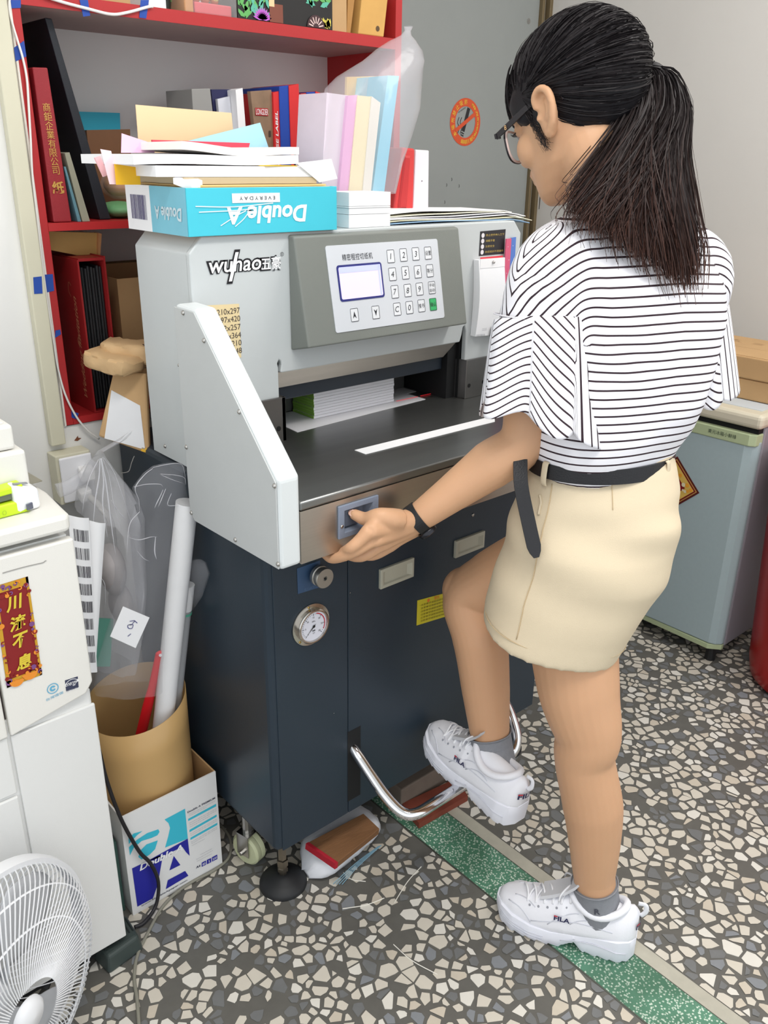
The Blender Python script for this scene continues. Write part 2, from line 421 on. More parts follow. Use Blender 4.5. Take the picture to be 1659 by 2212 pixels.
def chips():
    """irregular marble chips: Voronoi cells of uneven seeds, shrunk, in a cement bed"""
    r = np.random.RandomState(11)
    big, small = 0.0180, 0.0075
    pts, rad = [], []
    cell = 0.020; grid = {}
    def ok(p, q):
        gx, gy = int(p[0] // cell), int(p[1] // cell)
        for i in range(gx - 2, gx + 3):
            for j in range(gy - 2, gy + 3):
                for k in grid.get((i, j), ()):
                    if (pts[k][0] - p[0]) ** 2 + (pts[k][1] - p[1]) ** 2 < (0.5 * (rad[k] + q)) ** 2: return False
        return True
    N = 38000
    U = np.c_[r.uniform(FX0, FX1, N), r.uniform(FY0, FY1, N)]
    Q = np.concatenate([r.uniform(0.6, 1, N // 4) * big * 1.55, r.uniform(0.7, 1, N // 4) * big * 1.05, r.uniform(small, big * 0.8, N - 2 * (N // 4))])
    for p, q in zip(U, Q):
        if S0 - 0.004 < p[0] < S2 + 0.002: continue
        if ok(p, q):
            grid.setdefault((int(p[0] // cell), int(p[1] // cell)), []).append(len(pts)); pts.append(p); rad.append(q)
    out = []
    for k, p in enumerate(pts):
        gx, gy = int(p[0] // cell), int(p[1] // cell)
        nb = [m for i in range(gx - 2, gx + 3) for j in range(gy - 2, gy + 3) for m in grid.get((i, j), ()) if m != k]
        R = 0.026
        poly = [p + R * np.array((math.cos(a), math.sin(a))) for a in np.linspace(0, 2 * math.pi, 8, endpoint=False)]
        for m in sorted(nb, key=lambda m: (pts[m][0] - p[0]) ** 2 + (pts[m][1] - p[1]) ** 2)[:14]:
            d = pts[m] - p; L = np.linalg.norm(d); d = d / L
            w = L * (0.5 + 0.5 * (rad[k] ** 2 - rad[m] ** 2) / (4 * L * L)) - (0.0004 + 0.0007 * ((k * 7 + m * 13 + k * m) % 5) / 4 + 0.0008 * ((k + m) % 4 == 0))
            new = []
            for i in range(len(poly)):
                a, b = poly[i], poly[(i + 1) % len(poly)]
                da, db = (a - p) @ d - w, (b - p) @ d - w
                if da <= 0: new.append(a)
                if da * db < 0: new.append(a + (b - a) * da / (da - db))
            poly = new
            if len(poly) < 3: break
        for (e, off) in ((1, S0 - 0.004), (-1, S2 + 0.001)):
            if (e > 0) != (p[0] < S1): continue
            new = []
            for i in range(len(poly)):
                a, b = poly[i], poly[(i + 1) % len(poly)]
                da, db = e * (a[0] - off), e * (b[0] - off)
                if da <= 0: new.append(a)
                if da * db < 0: new.append(a + (b - a) * da / (da - db))
            poly = new
        if len(poly) < 3: continue
        c = np.mean(poly, axis=0)
        if r.rand() < 0.11: continue
        for _ in range(r.randint(1, 4)):          # broken-off corners
            a_ = r.uniform(0, 2 * math.pi); d = np.array((math.cos(a_), math.sin(a_))); w = max((q - c) @ d for q in poly) * r.uniform(0.45, 0.95)
            new = []
            for i in range(len(poly)):
                a, b = poly[i], poly[(i + 1) % len(poly)]
                da, db = (a - c) @ d - w, (b - c) @ d - w
                if da <= 0: new.append(a)
                if da * db < 0: new.append(a + (b - a) * da / (da - db))
            poly = new
        s = r.uniform(0.82, 1.02)
        poly = [c + (q - c) * s * r.uniform(0.9, 1.0) for q in poly]
        out.append((c, poly))
    return out
CH = [mat('chip_cream', (204, 197, 184), 0.4, noise=0.05, nscale=50), mat('chip_white', (216, 212, 203), 0.4, noise=0.05, nscale=50),
      mat('chip_tan', (196, 186, 170), 0.4, noise=0.08, nscale=50), mat('chip_grey', (112, 113, 113), 0.4, noise=0.1, nscale=60),
      mat('chip_blue_grey', (130, 133, 137), 0.4, noise=0.08, nscale=60)]
def chip_kind(i):
    return (0, 0, 1, 0, 3, 2, 0, 1, 0, 0, 0, 1, 3, 0, 2, 4)[(i * 7 + i // 5) % 16]
camp = np.array((-0.6522, -1.0049, 1.3064)[:2])
CHIPS = chips()
def visible(c):   # roughly the clear stretch of floor in front of the cutter
    return not (-0.02 < c[0] < 0.8 and c[1] > 0.0) and not (c[0] < -0.2 and c[1] > 0.06)
area_of = lambda q: 0.5 * abs(sum(q[i][0] * q[(i + 1) % len(q)][1] - q[(i + 1) % len(q)][0] * q[i][1] for i in range(len(q))))
score = sorted(range(len(CHIPS)), key=lambda i: -(area_of(CHIPS[i][1]) / (0.4 + (CHIPS[i][0][0] - camp[0]) ** 2 + (CHIPS[i][0][1] - camp[1]) ** 2) ** 1.5 if visible(CHIPS[i][0]) and CHIPS[i][0][0] > -0.42 + 0.0 * CHIPS[i][0][1] and CHIPS[i][0][1] > -0.62 else 0))
single = set(score[:290])
rest = MB()
for i, (c, poly) in enumerate(CHIPS):
    z = 0.0005 + 0.0003 * (i % 3)
    target = MB() if i in single else rest
    target.m = chip_kind(i) if target is rest else 0
    k = len(poly)
    target.add([(q[0], q[1], z) for q in poly], [tuple(range(k))])
    if i in single:
        target.add([(c[0] + (q[0] - c[0]) * 1.02, c[1] + (q[1] - c[1]) * 1.02, -0.001) for q in poly], [])
        target.f += [(j, (j + 1) % k, k + (j + 1) % k, k + j) for j in range(k)]; target.mi += [0] * k
        target.build('stone_chip', CH[chip_kind(i)], fl)
o = rest.build('chip_field', CH, fl); o['kind'] = 'stuff'


# ================================================================ the paper cutter
NAVY = mat('navy_enamel', (38, 50, 61), 0.38, noise=0.06, nscale=12, bump=0.08, bscale=500)
LGREY = mat('light_grey_enamel', (196, 201, 202), 0.42, noise=0.02, nscale=8, bump=0.06, bscale=600)
WGREY = mat('pale_grey_enamel', (214, 219, 220), 0.4, noise=0.02, nscale=8, bump=0.06, bscale=600)
DGREY = mat('control_box_grey', (122, 126, 121), 0.45, noise=0.03, nscale=10, bump=0.1, bscale=500)
TABLE = mat('dark_polished_steel', (142, 143, 141), 0.30, 0.9, noise=0.12, nscale=7, stretch=(0.4, 6, 1))
BRUSH = mat('brushed_steel', (188, 180, 170), 0.36, 0.95, noise=0.08, nscale=40, stretch=(0.15, 3, 6), aniso=0.4)
STEELP = mat('steel_plate', (128, 126, 124), 0.35, 0.9, noise=0.1, nscale=30)
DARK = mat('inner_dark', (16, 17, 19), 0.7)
YT, ZT, ZA, YH = -0.085, 0.854, 0.757, 0.169
CW, CZ = 0.72, 0.146
GX0, GX1 = -0.030, 0.007
cut = root('paper_cutter', (0.36, 0.25, 0.0), 'large grey and dark blue hydraulic paper cutting machine with keypad panel', 'paper cutter')

MB().box(0, CW, 0.003, 0.495, CZ, 0.82).build('cabinet', NAVY, cut, bevel=0.012, seg=3)
MB().box(0.012, 0.1622, 0.0, 0.004, CZ + 0.004, 0.80).build('front_panel', NAVY, cut, bevel=0.001)
MB().box(0.1634, CW - 0.012, -0.0004, 0.004, CZ + 0.004, 0.735).build('door_panel', NAVY, cut, bevel=0.001)
MB().box(0.1634, CW - 0.012, 0.0, 0.004, 0.738, 0.80).build('upper_panel', NAVY, cut, bevel=0.001)
for (a, b) in ((0.161, 0.192), (0.528, 0.559)):
    MB().box(a, b, -0.0008, 0.01, 0.178, 0.337).build('pedal_slot', DARK, cut)
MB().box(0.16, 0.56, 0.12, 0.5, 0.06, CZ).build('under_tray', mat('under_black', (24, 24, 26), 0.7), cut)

# table and apron
MB().prism([(GX1, YT), (0.745, YT), (0.745, 0.34), (0.65, 0.34), (0.65, 0.495), (0.06, 0.495), (0.06, 0.34), (GX1, 0.34)], 'z', ZT - 0.014, ZT).build('table_top', TABLE, cut, bevel=0.003, seg=3)
bx0, bx1, bz0, bz1 = 0.074, 0.152, 0.778, 0.831
mb = MB()
for q in ((GX1, bx0 + 0.006, ZA, ZT - 0.0145), (bx1 - 0.006, 0.745, ZA, ZT - 0.0145), (bx0 + 0.006, bx1 - 0.006, ZA, bz0 + 0.006), (bx0 + 0.006, bx1 - 0.006, bz1 - 0.006, ZT - 0.0145)):
    mb.box(q[0], q[1], YT, YT + 0.02, q[2], q[3])
mb.build('apron', BRUSH, cut)
MB().box(GX1, 0.745, YT + 0.02, 0.02, ZA + 0.006, ZT - 0.0145).build('apron_core', DARK, cut)
# thumb button in its recessed bezel
BZ = mat('button_bezel', (128, 138, 156), 0.5, bump=0.1, bscale=400)
fr = MB()
o_ = [(bx0, bz0), (bx1, bz0), (bx1, bz1), (bx0, bz1)]; i_ = [(bx0 + 0.011, bz0 + 0.009), (bx1 - 0.011, bz0 + 0.009), (bx1 - 0.011, bz1 - 0.009), (bx0 + 0.011, bz1 - 0.009)]
d_ = [(bx0 + 0.014, bz0 + 0.013), (bx1 - 0.020, bz0 + 0.013), (bx1 - 0.020, bz1 - 0.011), (bx0 + 0.014, bz1 - 0.011)]
vs = [(x, YT - 0.0005, z) for x, z in o_] + [(x, YT - 0.004, z) for x, z in o_] + [(x, YT - 0.004, z) for x, z in i_] + [(x, YT + 0.012, z) for x, z in d_]
fs = [(k + j, k + (j + 1) % 4, k + 4 + (j + 1) % 4, k + 4 + j) for k in (0, 4, 8) for j in range(4)] + [(12, 13, 14, 15)]
fr.add(vs, fs)
bz = fr.build('button_bezel', BZ, cut, bevel=0.0012)
MB().box(bx0 + 0.015, bx0 + 0.044, YT + 0.002, YT + 0.012, bz0 + 0.014, bz1 - 0.012).build('start_button', mat('button_grey', (92, 100, 116), 0.5), bz, bevel=0.002)
for x, z in ((bx0 + 0.0055, (bz0 + bz1) / 2 - 0.006), (bx1 - 0.0055, (bz0 + bz1) / 2 + 0.004)):
    MB().lathe([(0.0001, 0.0015), (0.0026, 0.001), (0.003, 0)], (x, YT - 0.004, z), (0, -1, 0), 12).build('screw', STEEL, bz, smooth=True)

# guards beside the table
prof = [(0.169, 1.103), (0.112, 1.102), (-0.086, 0.896), (-0.086, 0.758), (0.155, 0.756), (0.168, 0.768)]
for sx, x0, x1 in ((-1, GX0, GX1), (1, 0.745, 0.782)):
    g = MB().prism(prof, 'x', x0, x1).build('side_guard', WGREY, cut, bevel=0.006, seg=3)
    cy, cz = 0.06, 0.9
    inner = [(y + (0.003 if y < 0.1 else -0.001), z - 0.004 if z > 0.87 else z + 0.002) for y, z in prof]
    xo = x0 if sx < 0 else x1
    MB().prism(inner, 'x', xo + sx * 0.0, xo + sx * 0.0022).build('guard_plate', mat('guard_plate_shade_grey', (188, 191, 191), 0.42, noise=0.02, bump=0.06, bscale=600), g, bevel=0.0008)  # greyer than the guard itself: shade on its flank put into the colour
    for y, z in (((0.1402, 1.0933), (0.0851, 1.0614), (0.0004, 0.9747), (-0.0807, 0.8874), (-0.0828, 0.7687), (0.0299, 0.7678), (0.162, 0.7697), (0.162, 0.8817))):
        MB().lathe([(0.0001, 0.003), (0.002, 0.0026), (0.0036, 0.001), (0.0038, 0)], (xo + sx * 0.0022, y, z), (sx, 0, 0), 12).build('screw', STEEL, g, smooth=True)
for y, z in (((0.2246, 0.9963), (0.2985, 0.8418))):
    MB().lathe([(0.0001, 0.003), (0.002, 0.0026), (0.0036, 0.001), (0.0038, 0)], (0.0, y, z), (-1, 0, 0), 12).build('screw', STEEL, cut, smooth=True)

# head with its cutting mouth
zl = 0.9715
head = [(0.0, 0.824), (0.152, 0.824), (0.152, 0.982), (0.1505, 0.988), (0.1535, 0.994), (0.1575, 0.991), (0.1585, 0.985), (0.156, 0.972), (0.160, zl), (0.587, zl), (0.592, 0.985), (0.5945, 1.000), (0.600, 1.003), (0.604, 0.99), (0.604, 0.824), (0.75, 0.824),
        (0.75, 1.172), (0.728, 1.196), (0.0225, 1.196), (0.0, 1.172)]
hd = MB()
# the front sheet, its top and sides
hd.prism(head, 'y', YH, YH + 0.012)
side = [(0.0, 0.824), (0.0, 1.172), (0.0225, 1.196), (0.728, 1.196), (0.75, 1.172), (0.75, 0.824)]
hd.rings([[(x, YH + 0.010, z) for x, z in side], [(x, 0.342, z) for x, z in side]], caps=False, closed=False)
hd.add([(x, 0.342, z) for x, z in head], [tuple(range(len(head)))])
hb = hd.build('machine_head', LGREY, cut, bevel=0.004, seg=3)
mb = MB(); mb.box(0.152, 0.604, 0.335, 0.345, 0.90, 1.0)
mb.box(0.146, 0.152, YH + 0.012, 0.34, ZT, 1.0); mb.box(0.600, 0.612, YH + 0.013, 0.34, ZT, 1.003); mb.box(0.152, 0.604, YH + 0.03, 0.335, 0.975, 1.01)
mb.build('mouth_shade_backing', DARK, cut)  # near-black boxes added behind the opening, the mouth's inner shade as colour
mb = MB(); mb.hexa([(0.154, YH + 0.02, 0.9405), (0.562, YH + 0.02, 0.9415), (0.562, YH + 0.05, 0.9415), (0.154, YH + 0.05, 0.9405), (0.154, YH + 0.004, 0.9725), (0.582, YH + 0.004, 0.9725), (0.582, YH + 0.05, 0.9725), (0.154, YH + 0.05, 0.9725)])
mb.build('blade_carrier', mat('blade_steel', (176, 170, 164), 0.34, 0.9, noise=0.12, nscale=30, stretch=(0.3, 3, 3)), cut, bevel=0.001)
MB().box(0.154, 0.575, YH + 0.035, YH + 0.075, 0.913, 0.945).build('press_bar', mat('press_bar_navy', (44, 52, 62), 0.35, noise=0.08), cut, bevel=0.002)
MB().box(0.16, 0.57, 0.31, 0.333, ZT, 0.90).build('back_gauge', mat('gauge_grey', (120, 122, 120), 0.4, 0.6), cut, bevel=0.001)
MB().box(0.575, 0.600, 0.19, 0.33, ZT, 0.97).build('mouth_column', DARK, cut)
# steel cheek blocks beside the mouth
mb = MB().box(GX1 + 0.001, 0.160, 0.163, 0.168, ZT, 0.9315); mb.box(0.152, 0.160, 0.163, 0.24, ZT, 0.9315)
lb = mb.build('cheek_block', STEELP, cut, bevel=0.001)
MB().lathe([(0.0045, 0.0), (0.0045, 0.0006)], (0.144, 0.163, 0.8782), (0, -1, 0), 16).build('bolt_hole', DARK, lb)
zr = 0.9338
mb = MB().prism([(0.604, 0.163), (0.744, 0.163), (0.744, 0.1685), (0.606, 0.1685), (0.60, 0.24), (0.592, 0.24)], 'z', ZT, zr)
rb = mb.build('cheek_block', STEELP, cut, bevel=0.001)
for p in ((0.6138, 0.163, 0.8806), (0.6568, 0.163, 0.8817)):
    MB().lathe([(0.0042, 0.0), (0.0042, 0.0006)], p, (0, -1, 0), 16).build('bolt_hole', DARK, rb)
MB().lathe([(0.0001, 0.002), (0.003, 0.001), (0.003, 0)], (0.283, 0.169, 1.1891), (0, -1, 0), 10).build('screw', STEEL, cut, smooth=True)

# control box, keypad membrane
A = [(0.178, 1.007), (0.556, 1.007), (0.556, 1.192), (0.178, 1.192)]
yb, yt_ = 0.121, 0.155; zb, zt_ = 1.018, 1.1895
cb = MB().add([(x, YH, z) for x, z in A] + [(0.1795, yb, zb), (0.5545, yb, zb), (0.5545, yt_, zt_), (0.1795, yt_, zt_)],
              [(0, 1, 5, 4), (1, 2, 6, 5), (2, 3, 7, 6), (3, 0, 4, 7), (4, 5, 6, 7), (3, 2, 1, 0)]).build('control_box', DGREY, cut, bevel=0.003, seg=3)
p0 = np.array((0.18, yb, zb)); up = nrm((0, yt_ - yb, zt_ - zb)); fn = nrm(np.cross(X3, up))
def panel_pt(a, b): return p0 + X3 * (a - 0.18) + up * b

mq = ((0.2382, 0.1517, 1.1726), (0.4944, 0.1515, 1.1721), (0.4944, 0.1248, 1.037), (0.2404, 0.1244, 1.035))
def mem(u, v):   # bilinear on the membrane: u right, v down, 0..1
    q = [np.array(p) for p in mq]
    return (q[0] * (1 - u) + q[1] * u) * (1 - v) + (q[3] * (1 - u) + q[2] * u) * v
mw = np.linalg.norm(np.array(mq[1]) - np.array(mq[0])); mh = np.linalg.norm(np.array(mq[3]) - np.array(mq[0]))
mc = sum(np.array(p) for p in mq) / 4
def plate(mb, w, h, c, t, r=0.004, xd=X3, yd=up):
    n = nrm(np.cross(xd, yd)); ring = []
    for (sx, sy, a0) in ((1, 1, 0), (-1, 1, 90), (-1, -1, 180), (1, -1, 270)):
        for k in range(5):
            q = math.radians(a0 + 22.5 * k)
            ring.append(np.array(c) + xd * (sx * (w / 2 - r) + r * math.cos(q)) + yd * (sy * (h / 2 - r) + r * math.sin(q)))
    return mb.rings([[p for p in ring], [p + n * t for p in ring]])
def outline(mb, w, h, c, t, lift, r=0.002):
    n = fn; outer, inner = [], []
    for (sx, sy, a0) in ((1, 1, 0), (-1, 1, 90), (-1, -1, 180), (1, -1, 270)):
        for k in range(4):
            q = math.radians(a0 + 30 * k)
            for L, e in ((outer, 0), (inner, t)):
                L.append(np.array(c) + n * lift + X3 * (sx * (w / 2 - r) + (r - e) * math.cos(q)) + up * (sy * (h / 2 - r) + (r - e) * math.sin(q)))
    k = len(outer)
    return mb.add(outer + inner, [(i, (i + 1) % k, k + (i + 1) % k, k + i) for i in range(k)])
ks = plate(MB(), mw, mh, mc, 0.0012).build('keypad_sheet', mat('membrane_grey', (208, 212, 218), 0.45), cb, smooth='auto')
PK = lambda u, v: None
keyp = ((0.3778, 0.147, 1.1492), (0.4078, 0.1471, 1.1498), (0.4374, 0.1471, 1.1499), (0.4678, 0.1471, 1.1498), (0.3775, 0.1412, 1.1196), (0.4081, 0.1412, 1.1199), (0.4381, 0.1411, 1.1196), (0.4681, 0.1411, 1.1195), (0.3785, 0.1353, 1.0902), (0.4092, 0.1353, 1.09), (0.4383, 0.1353, 1.0902), (0.4691, 0.1353, 1.0902), (0.3795, 0.1295, 1.0608), (0.409, 0.1295, 1.0609), (0.4387, 0.1296, 1.0613), (0.4682, 0.1295, 1.061), (0.2819, 0.1294, 1.0604), (0.3295, 0.1294, 1.0602))
kl = ['1', '2', '3', '设置', '4', '5', '6', '等分', '7', '8', '9', '', 'C', '0', '推书', '确认', '', '']
GREENK = mat('key_green', (56, 176, 104), 0.45); KEYW = mat('key_pale', (224, 227, 231), 0.45); INK = mat('key_ink', (44, 46, 52), 0.5)
kw, kh = 0.0172, 0.0222
for i, (p, ch) in enumerate(zip(keyp, kl)):
    p = np.array(p) + fn * 0.0012
    k = plate(MB(), kw, kh, p, 0.0006, 0.002).build('key', GREENK if i == 15 else KEYW, cb, smooth='auto')
    pr = outline(MB(), kw, kh, p, 0.0009, 0.0008)
    if i == 11:
        put_text(pr, '手动', p + up * 0.0045, X3, up, 0.006, w=0.0125, lift=0.0009); put_text(pr, '自动', p - up * 0.0045, X3, up, 0.006, w=0.0125, lift=0.0009)
    elif i in (16, 17):
        s = 1 if i == 16 else -1
        pr.add([p + fn * 0.0009 + X3 * a + up * b * s for a, b in ((0, 0.006), (-0.004, -0.006), (0, -0.002), (0.004, -0.006))], [(0, 1, 2, 3)])
    elif len(ch) == 1: put_text(pr, ch, p, X3, up, 0.0098, shear=0.2, lift=0.0009)
    else: put_text(pr, ch, p, X3, up, 0.008, w=0.0142, lift=0.0009)
    pr.build('key_lettering', INK, k)
sq = ((0.256, 0.1455, 1.1414), (0.3545, 0.1453, 1.1406), (0.3554, 0.1342, 1.0847), (0.2543, 0.134, 1.0835))
sc_ = sum(np.array(p) for p in sq) / 4; sw = np.linalg.norm(np.array(sq[1]) - np.array(sq[0])); sh = np.linalg.norm(np.array(sq[3]) - np.array(sq[0]))
scr = plate(MB(), sw, sh, sc_ + fn * 0.0012, 0.0008, 0.005).build('display_rim', mat('display_rim_blue', (48, 52, 120), 0.4), cb, smooth='auto')
plate(MB(), sw - 0.007, sh - 0.007, sc_ + fn * 0.002, 0.0004, 0.003).build('display_screen', mat('display_glow', (214, 204, 240), 0.3, emit=((206, 196, 245), 0.35)), scr)
mb = MB(); quad(mb, sc_ + fn * 0.0025 + up * (sh * 0.36), X3, up, sw - 0.008, sh * 0.16); quad(mb, sc_ + fn * 0.0025 + X3 * (sw * 0.42), X3, up, 0.004, sh - 0.009)
mb.build('display_band', mat('display_band', (186, 190, 235), 0.3, emit=((170, 180, 240), 0.35)), scr)
mb = MB(); put_text(mb, '精密程控切纸机', np.array((0.3037, 0.1478, 1.1532)) + fn * 0.0012, X3, up, 0.0105, w=0.066, lift=0.0005, space=1.1)
mb.build('panel_title', INK, cb)

# maker's sign: white letters on a black outline, on the head
yf = YH - 0.0006
sgn = MB(); lg = MB()
a0, a1 = np.array((0.0309, 0.169, 1.1541)), np.array((0.1246, 0.169, 1.1531))
ctr = (a0 + a1) / 2; wd = a1[0] - a0[0]
put_text(lg, 'wuhao', ctr, X3, Z3, 0.0235, w=wd, bold=0.012, shear=0.16, lift=0.0018)
put_text(sgn, 'wuhao', ctr, X3, Z3, 0.0285, w=wd + 0.008, bold=0.075, shear=0.16, lift=0.0010)
h0, h1 = np.array((0.0816, 0.169, 1.1715)), np.array((0.0664, 0.169, 1.127))
hv = nrm(h1 - h0); hn = np.array((hv[2], 0, -hv[0]))
for m_, w_, e_, l_ in ((sgn, 0.0105, 0.004, 0.0012), (lg, 0.0058, 0.0, 0.0020)):
    q0, q1 = h0 - hv * (e_ - 0.001), h1 + hv * (e_ - 0.001)
    m_.add([p + (0, -l_, 0) for p in (q0 + X3 * w_ / 2, q0 - X3 * w_ / 2, q1 - X3 * w_ / 2, q1 + X3 * w_ / 2)], [(0, 1, 2, 3)])
b0, b1 = np.array((0.1236, 0.169, 1.1504)), np.array((0.1625, 0.169, 1.1501))
put_text(sgn, '五豪', (b0 + b1) / 2, X3, Z3, 0.0245, w=b1[0] - b0[0] + 0.003, bold=0.05, lift=0.0010)
put_text(lg, '五豪', (b0 + b1) / 2, X3, Z3, 0.0195, w=b1[0] - b0[0] - 0.002, bold=0.012, lift=0.0018)
rc = np.array((0.1656, 0.169, 1.1628)); disc(sgn, rc, X3, Z3, 0.0026, 0.0032, 20); put_text(sgn, 'R', rc, X3, Z3, 0.003)
so = sgn.build('sign_outline', mat('sign_black', (22, 20, 26), 0.5), cut)
lg.build('sign_letters', mat('sign_white', (246, 246, 248), 0.5), cut)
# sheet of paper sizes behind the guard
q0, q1, q2 = np.array((0.0186, 0.169, 1.0956)), np.array((0.0811, 0.169, 1.0926)), np.array((0.0804, 0.169, 1.0079))
lbm = MB(); lbm.add([(q0[0], yf, q0[2]), (q1[0], yf, q1[2]), (q2[0], yf, q2[2]), (q0[0] + 0.003, yf, q2[2])], [(3, 2, 1, 0)])
sl = lbm.build('size_label', mat('label_tan', (226, 206, 160), 0.7), cut)
tx = MB()
for s, c in zip(('210x297', '297x420', '182x257', '257x364', '148x210', '105x148'), ((0.0611, 0.169, 1.0828), (0.0611, 0.169, 1.0703), (0.0611, 0.169, 1.0573), (0.0612, 0.169, 1.0446), (0.0613, 0.169, 1.0322), (0.0613, 0.169, 1.0197))):
    put_text(tx, s, (c[0], yf, c[2]), X3, Z3, 0.0088, w=0.041, lift=0.0004)
tx.build('size_lettering', mat('label_ink', (70, 62, 60), 0.7), sl)
# black instruction sticker
sq = [np.array(p) for p in ((0.6285, 0.169, 1.1794), (0.7021, 0.169, 1.1809), (0.7013, 0.169, 1.1343), (0.6283, 0.169, 1.1339))]
st = MB().add([(p[0], yf, p[2]) for p in sq], [(3, 2, 1, 0)]).build('instruction_sticker', mat('sticker_near_black', (42, 40, 44), 0.5), cut)
sx0, sx1, sz0, sz1 = sq[0][0], sq[1][0], sq[2][2], sq[0][2]
wi = MB(); ye = MB()
for k, s in enumerate(('禁止把手伸入刀下', '请戴手套', '注意安全', '未经培训不得操作')):
    zz = sz1 - (sz1 - sz0) * (0.17 + 0.23 * k)
    disc(wi, (sx0 + 0.008, yf, zz), X3, Z3, 0, 0.0045, 20)
    w_ = (sx1 - sx0 - 0.02) * len(s) / 8
    put_text(ye, s, (sx0 + 0.016 + w_ / 2, yf, zz), X3, Z3, 0.0042, w=w_)
wi.build('sticker_icons', mat('sticker_white', (226, 222, 226), 0.5), st); ye.build('sticker_text', mat('sticker_gold', (196, 170, 90), 0.5), st)

# knob, pressure gauge, pulls, stickers on the front
kx, kz = 0.094, 0.683
kn = MB().lathe([(0.006, 0), (0.006, 0.008), (0.0165, 0.008), (0.0172, 0.010), (0.0172, 0.015), (0.0155, 0.016), (0.0155, 0.019), (0.0172, 0.020), (0.0172, 0.026), (0.0165, 0.0275), (0.004, 0.0275), (0.004, 0.024), (0.0001, 0.024)], (kx, 0, kz), (0, -1, 0), 40).build('pressure_knob', mat('knob_aluminium', (176, 174, 168), 0.35, 0.9), cut, smooth='auto')
MB().lathe([(0.0018, 0), (0.0018, 0.0022)], (kx, -0.0265, kz), (0, -1, 0), 12).build('knob_screw', DARK, kn)
sp = [np.array(p) for p in ((0.0583, 0.0, 0.702), (0.1045, 0.0, 0.7025), (0.1046, 0.0, 0.6536), (0.0588, 0.0, 0.6562))]
mb = MB().add([(p[0], -0.0006, p[2]) for p in sp], [(3, 2, 1, 0)]); ks2 = mb.build('blue_sticker', mat('sticker_blue', (52, 78, 110), 0.5), cut)
mb = MB(); put_text(mb, '压力调节', ((sp[0][0] + sp[1][0]) / 2, -0.0006, sp[2][2] + 0.006), X3, Z3, 0.005); mb.build('sticker_text', mat('sticker_text_blue', (84, 108, 140), 0.5), ks2)
gc = np.array((0.0825, 0.0, 0.592))
gg = MB().lathe([(0.0001, 0), (0.0375, 0), (0.0375, 0.003), (0.031, 0.0035), (0.031, 0.011), (0.0295, 0.0125), (0.0272, 0.0125), (0.0262, 0.009)], gc, (0, -1, 0), 56, caps=False).build('pressure_gauge', mat('gauge_chrome', (196, 192, 186), 0.18, 1.0), cut, smooth='auto')
MB().lathe([(0.0001, 0.0090), (0.0268, 0.0090)], gc, (0, -1, 0), 48, caps=False).build('gauge_dial', mat('dial_white', (222, 222, 232), 0.5), gg)
tk = MB(); rd = MB(); gd = gc + (0, -0.0092, 0)
for k in range(31):
    a = math.radians(225 - 270 * k / 30); e = np.array((math.cos(a), 0, math.sin(a))); L = 0.004 if k % 5 == 0 else 0.0022
    t = np.array((-e[2], 0, e[0])); quad(tk, gd + e * (0.0235 - L / 2), e, t, L, 0.0006 if k % 5 else 0.0009, lift=-0.0004 if np.cross(e, t)[1] > 0 else 0.0004)
for k, s in enumerate(('0', '5', '10', '15', '20', '25', '30')):
    a = math.radians(225 - 45 * k); put_text(tk, s, gd + np.array((math.cos(a), 0, math.sin(a))) * 0.0165, X3, Z3, 0.003)
put_text(tk, 'MPa', gd + (0, 0, 0.009), X3, Z3, 0.0028); put_text(tk, '2.5', gd + (0, 0, -0.0125), X3, Z3, 0.0026); put_text(tk, '●●', gd + (0, 0, -0.008), X3, Z3, 0.0026)
a = math.radians(222); e = np.array((math.cos(a), 0, math.sin(a))); t = np.array((-e[2], 0, e[0]))
tk.add([gd + (0, -0.0012, 0) + v for v in (e * 0.021, t * 0.0012, -e * 0.006, -t * 0.0012)], [(0, 1, 2, 3)]); disc(tk, gd + (0, -0.001, 0), X3, Z3, 0, 0.0026, 16)
tk.build('dial_marks', BLACK, gg)
disc(rd, gd, X3, Z3, 0.0222, 0.0238, 30, a0=math.radians(-30), a1=math.radians(75)); rd.build('red_arc', mat('dial_red', (210, 40, 60), 0.5), gg)
for a in (math.radians(98), math.radians(225), math.radians(-20)):
    MB().lathe([(0.0001, 0.0012), (0.002, 0.001), (0.0022, 0)], gc + np.array((math.cos(a) * 0.034, -0.0032, math.sin(a) * 0.034)), (0, -1, 0), 10).build('screw', mat('brass_screw', (190, 160, 90), 0.3, 1.0), gg, smooth=True)
BEIGE = mat('pull_beige', (178, 176, 160), 0.5)
def pull(x0, x1, z0, z1):
    mb = MB(); e = 0.006
    O = [(x0, z0), (x1, z0), (x1, z1), (x0, z1)]; I = [(x0 + e, z0 + e), (x1 - e, z0 + e), (x1 - e, z1 - e), (x0 + e, z1 - e)]; B = [(x0 + e + 0.006, z0 + e + 0.002), (x1 - e - 0.008, z0 + e + 0.002), (x1 - e - 0.008, z1 - e - 0.001), (x0 + e + 0.006, z1 - e - 0.001)]
    vs = [(x, -0.0005, z) for x, z in O] + [(x, -0.006, z) for x, z in O] + [(x, -0.006, z) for x, z in I] + [(x, -0.0015, z) for x, z in B]
    mb.add(vs, [(k + j, k + (j + 1) % 4, k + 4 + (j + 1) % 4, k + 4 + j) for k in (0, 4, 8) for j in range(4)] + [(12, 13, 14, 15)])
    mb.build('door_pull', BEIGE, cut, bevel=0.0012)
pull(0.232, 0.312, 0.608, 0.646); pull(0.419, 0.499, 0.6115, 0.6465)
ys = MB().add([(0.327, -0.001, 0.499), (0.44, -0.001, 0.486), (0.44, -0.001, 0.538), (0.327, -0.001, 0.552)], [(0, 1, 2, 3)]).build('warning_sticker', mat('sticker_yellow2', (204, 190, 40), 0.5), cut)
